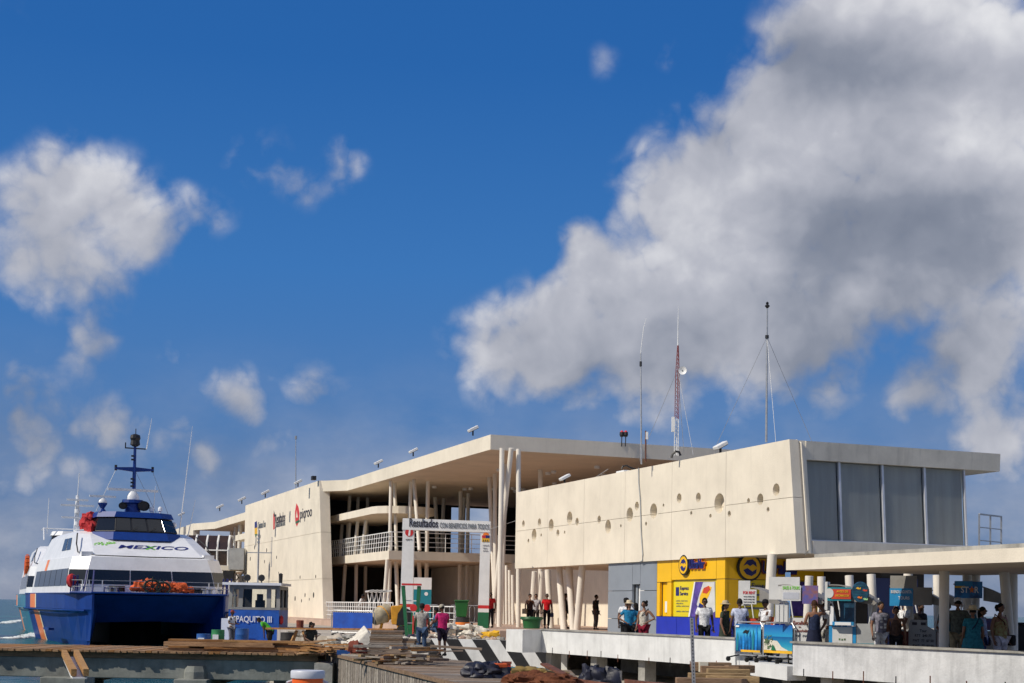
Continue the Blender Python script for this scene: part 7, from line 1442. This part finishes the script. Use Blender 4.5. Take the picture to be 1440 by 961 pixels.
for px, py, Y, L0, mt, rz_, w_, h_ in ((1000, 938, 34.6, .95, 'plank_b', .05, .3, .22), (1012, 943, 33.9, .9, 'plank_a', -.05, .28, .2), (1024, 947, 33.4, 1.0, 'timber', .02, .26, .2), (1008, 953, 32.8, 1.3, 'timber', .08, .3, .2), (1000, 960, 32.3, 1.6, 'plank_b', .0, .3, .2), (1040, 941, 34.0, .7, 'plank_b', .3, .25, .18), (1030, 957, 32.5, 1.2, 'timber', -.1, .3, .2)):
    c = at(px, py, Y); m = MB(); m.box(c, L0, w_, h_, rz_); m.build('timber', mt, tb_, bevel=.015)
c = at(988.5, 938, 34.4); m = MB(); m.box(c, .2, .3, .24, .05); m.build('sawn_end', 'sand_print', tb_)
# drinking water cooler close to the camera
c = at(433, 943, 17.9); t = thing('water_cooler', c - ZZ * .55, 'big orange drinks cooler with a pale grey lid at the bottom of the picture', 'cooler')
cz = c - ZZ * .55; m = MB(); m.lathe([(.17, 0), (.185, .04), (.195, .42), (.195, .46)], cz, 28); m.build('body', 'cooler_orange', t, True); m = MB(); m.lathe([(.212, .455), (.215, .47), (.215, .535), (.205, .55), (.08, .556)], cz, 28); m.build('lid', 'cooler_lid', t, True)
for s_ in (-1, 1): m = MB(); m.tube([cz + V((.19 * s_, 0, .42)), cz + V((.25 * s_, -.02, .40)), cz + V((.255 * s_, -.02, .33)), cz + V((.2 * s_, 0, .30))], .018, 6); m.build('handle', 'cooler_lid', t)
m = MB(); m.prism([(-4, 12, -6), (6, 12, -6), (6, 18.6, -6), (-4, 18.6, -6)], (0, 0, 6 + cz.z)); tag(m.build('sea_wall', 'pier_concrete'), kind='structure')
# ------------------------------------------------------------------ finish: lettering to mesh, cut walls, people
bpy.context.view_layer.update(); DG = bpy.context.evaluated_depsgraph_get(); DG.update()
for rec in TEXTS:
    o, org, u, v, w, h, m, par, th, off = rec[:10]; loc_ = len(rec) > 10
    me = bpy.data.meshes.new_from_object(o.evaluated_get(DG)); xs = [q.co.x for q in me.vertices]; ys = [q.co.y for q in me.vertices]
    x0, x1, y0, y1 = min(xs), max(xs), min(ys), max(ys); n = u.cross(v); base = org if loc_ else org - wloc(par)
    for q in me.vertices:
        c = q.co; q.co = base + u * ((c.x - x0) / (x1 - x0) * w) + v * ((c.y - y0) / (y1 - y0) * h) + n * (off + (th if c.z > 0 else 0))
    nm = o.name; cu = o.data; bpy.data.objects.remove(o); bpy.data.curves.remove(cu)
    me.materials.clear(); me.materials.append(M[m]); ob = bpy.data.objects.new(nm, me); COL.objects.link(ob); ob.parent = par
for o in BOOLS:
    me = bpy.data.meshes.new_from_object(o.evaluated_get(DG)); o.modifiers.clear(); o.data = me
bpy.data.objects.remove(BOOLS_CUT)
for o, extra, mats in SKINS:
    me = bpy.data.meshes.new_from_object(o.evaluated_get(DG)); o.modifiers.clear()
    me.materials.clear()
    for q in mats: me.materials.append(M[q] if isinstance(q, str) else q)
    b = bmesh.new(); b.from_mesh(me)
    for f in b.faces: f.smooth = True; f.material_index = 0
    if extra:
        vs = [b.verts.new(p) for p in extra.v]
        for f, mi in zip(extra.f, extra.m):
            try: fc = b.faces.new([vs[i] for i in f]); fc.smooth = True; fc.material_index = mi
            except ValueError: pass
    b.to_mesh(me); b.free(); o.data = me
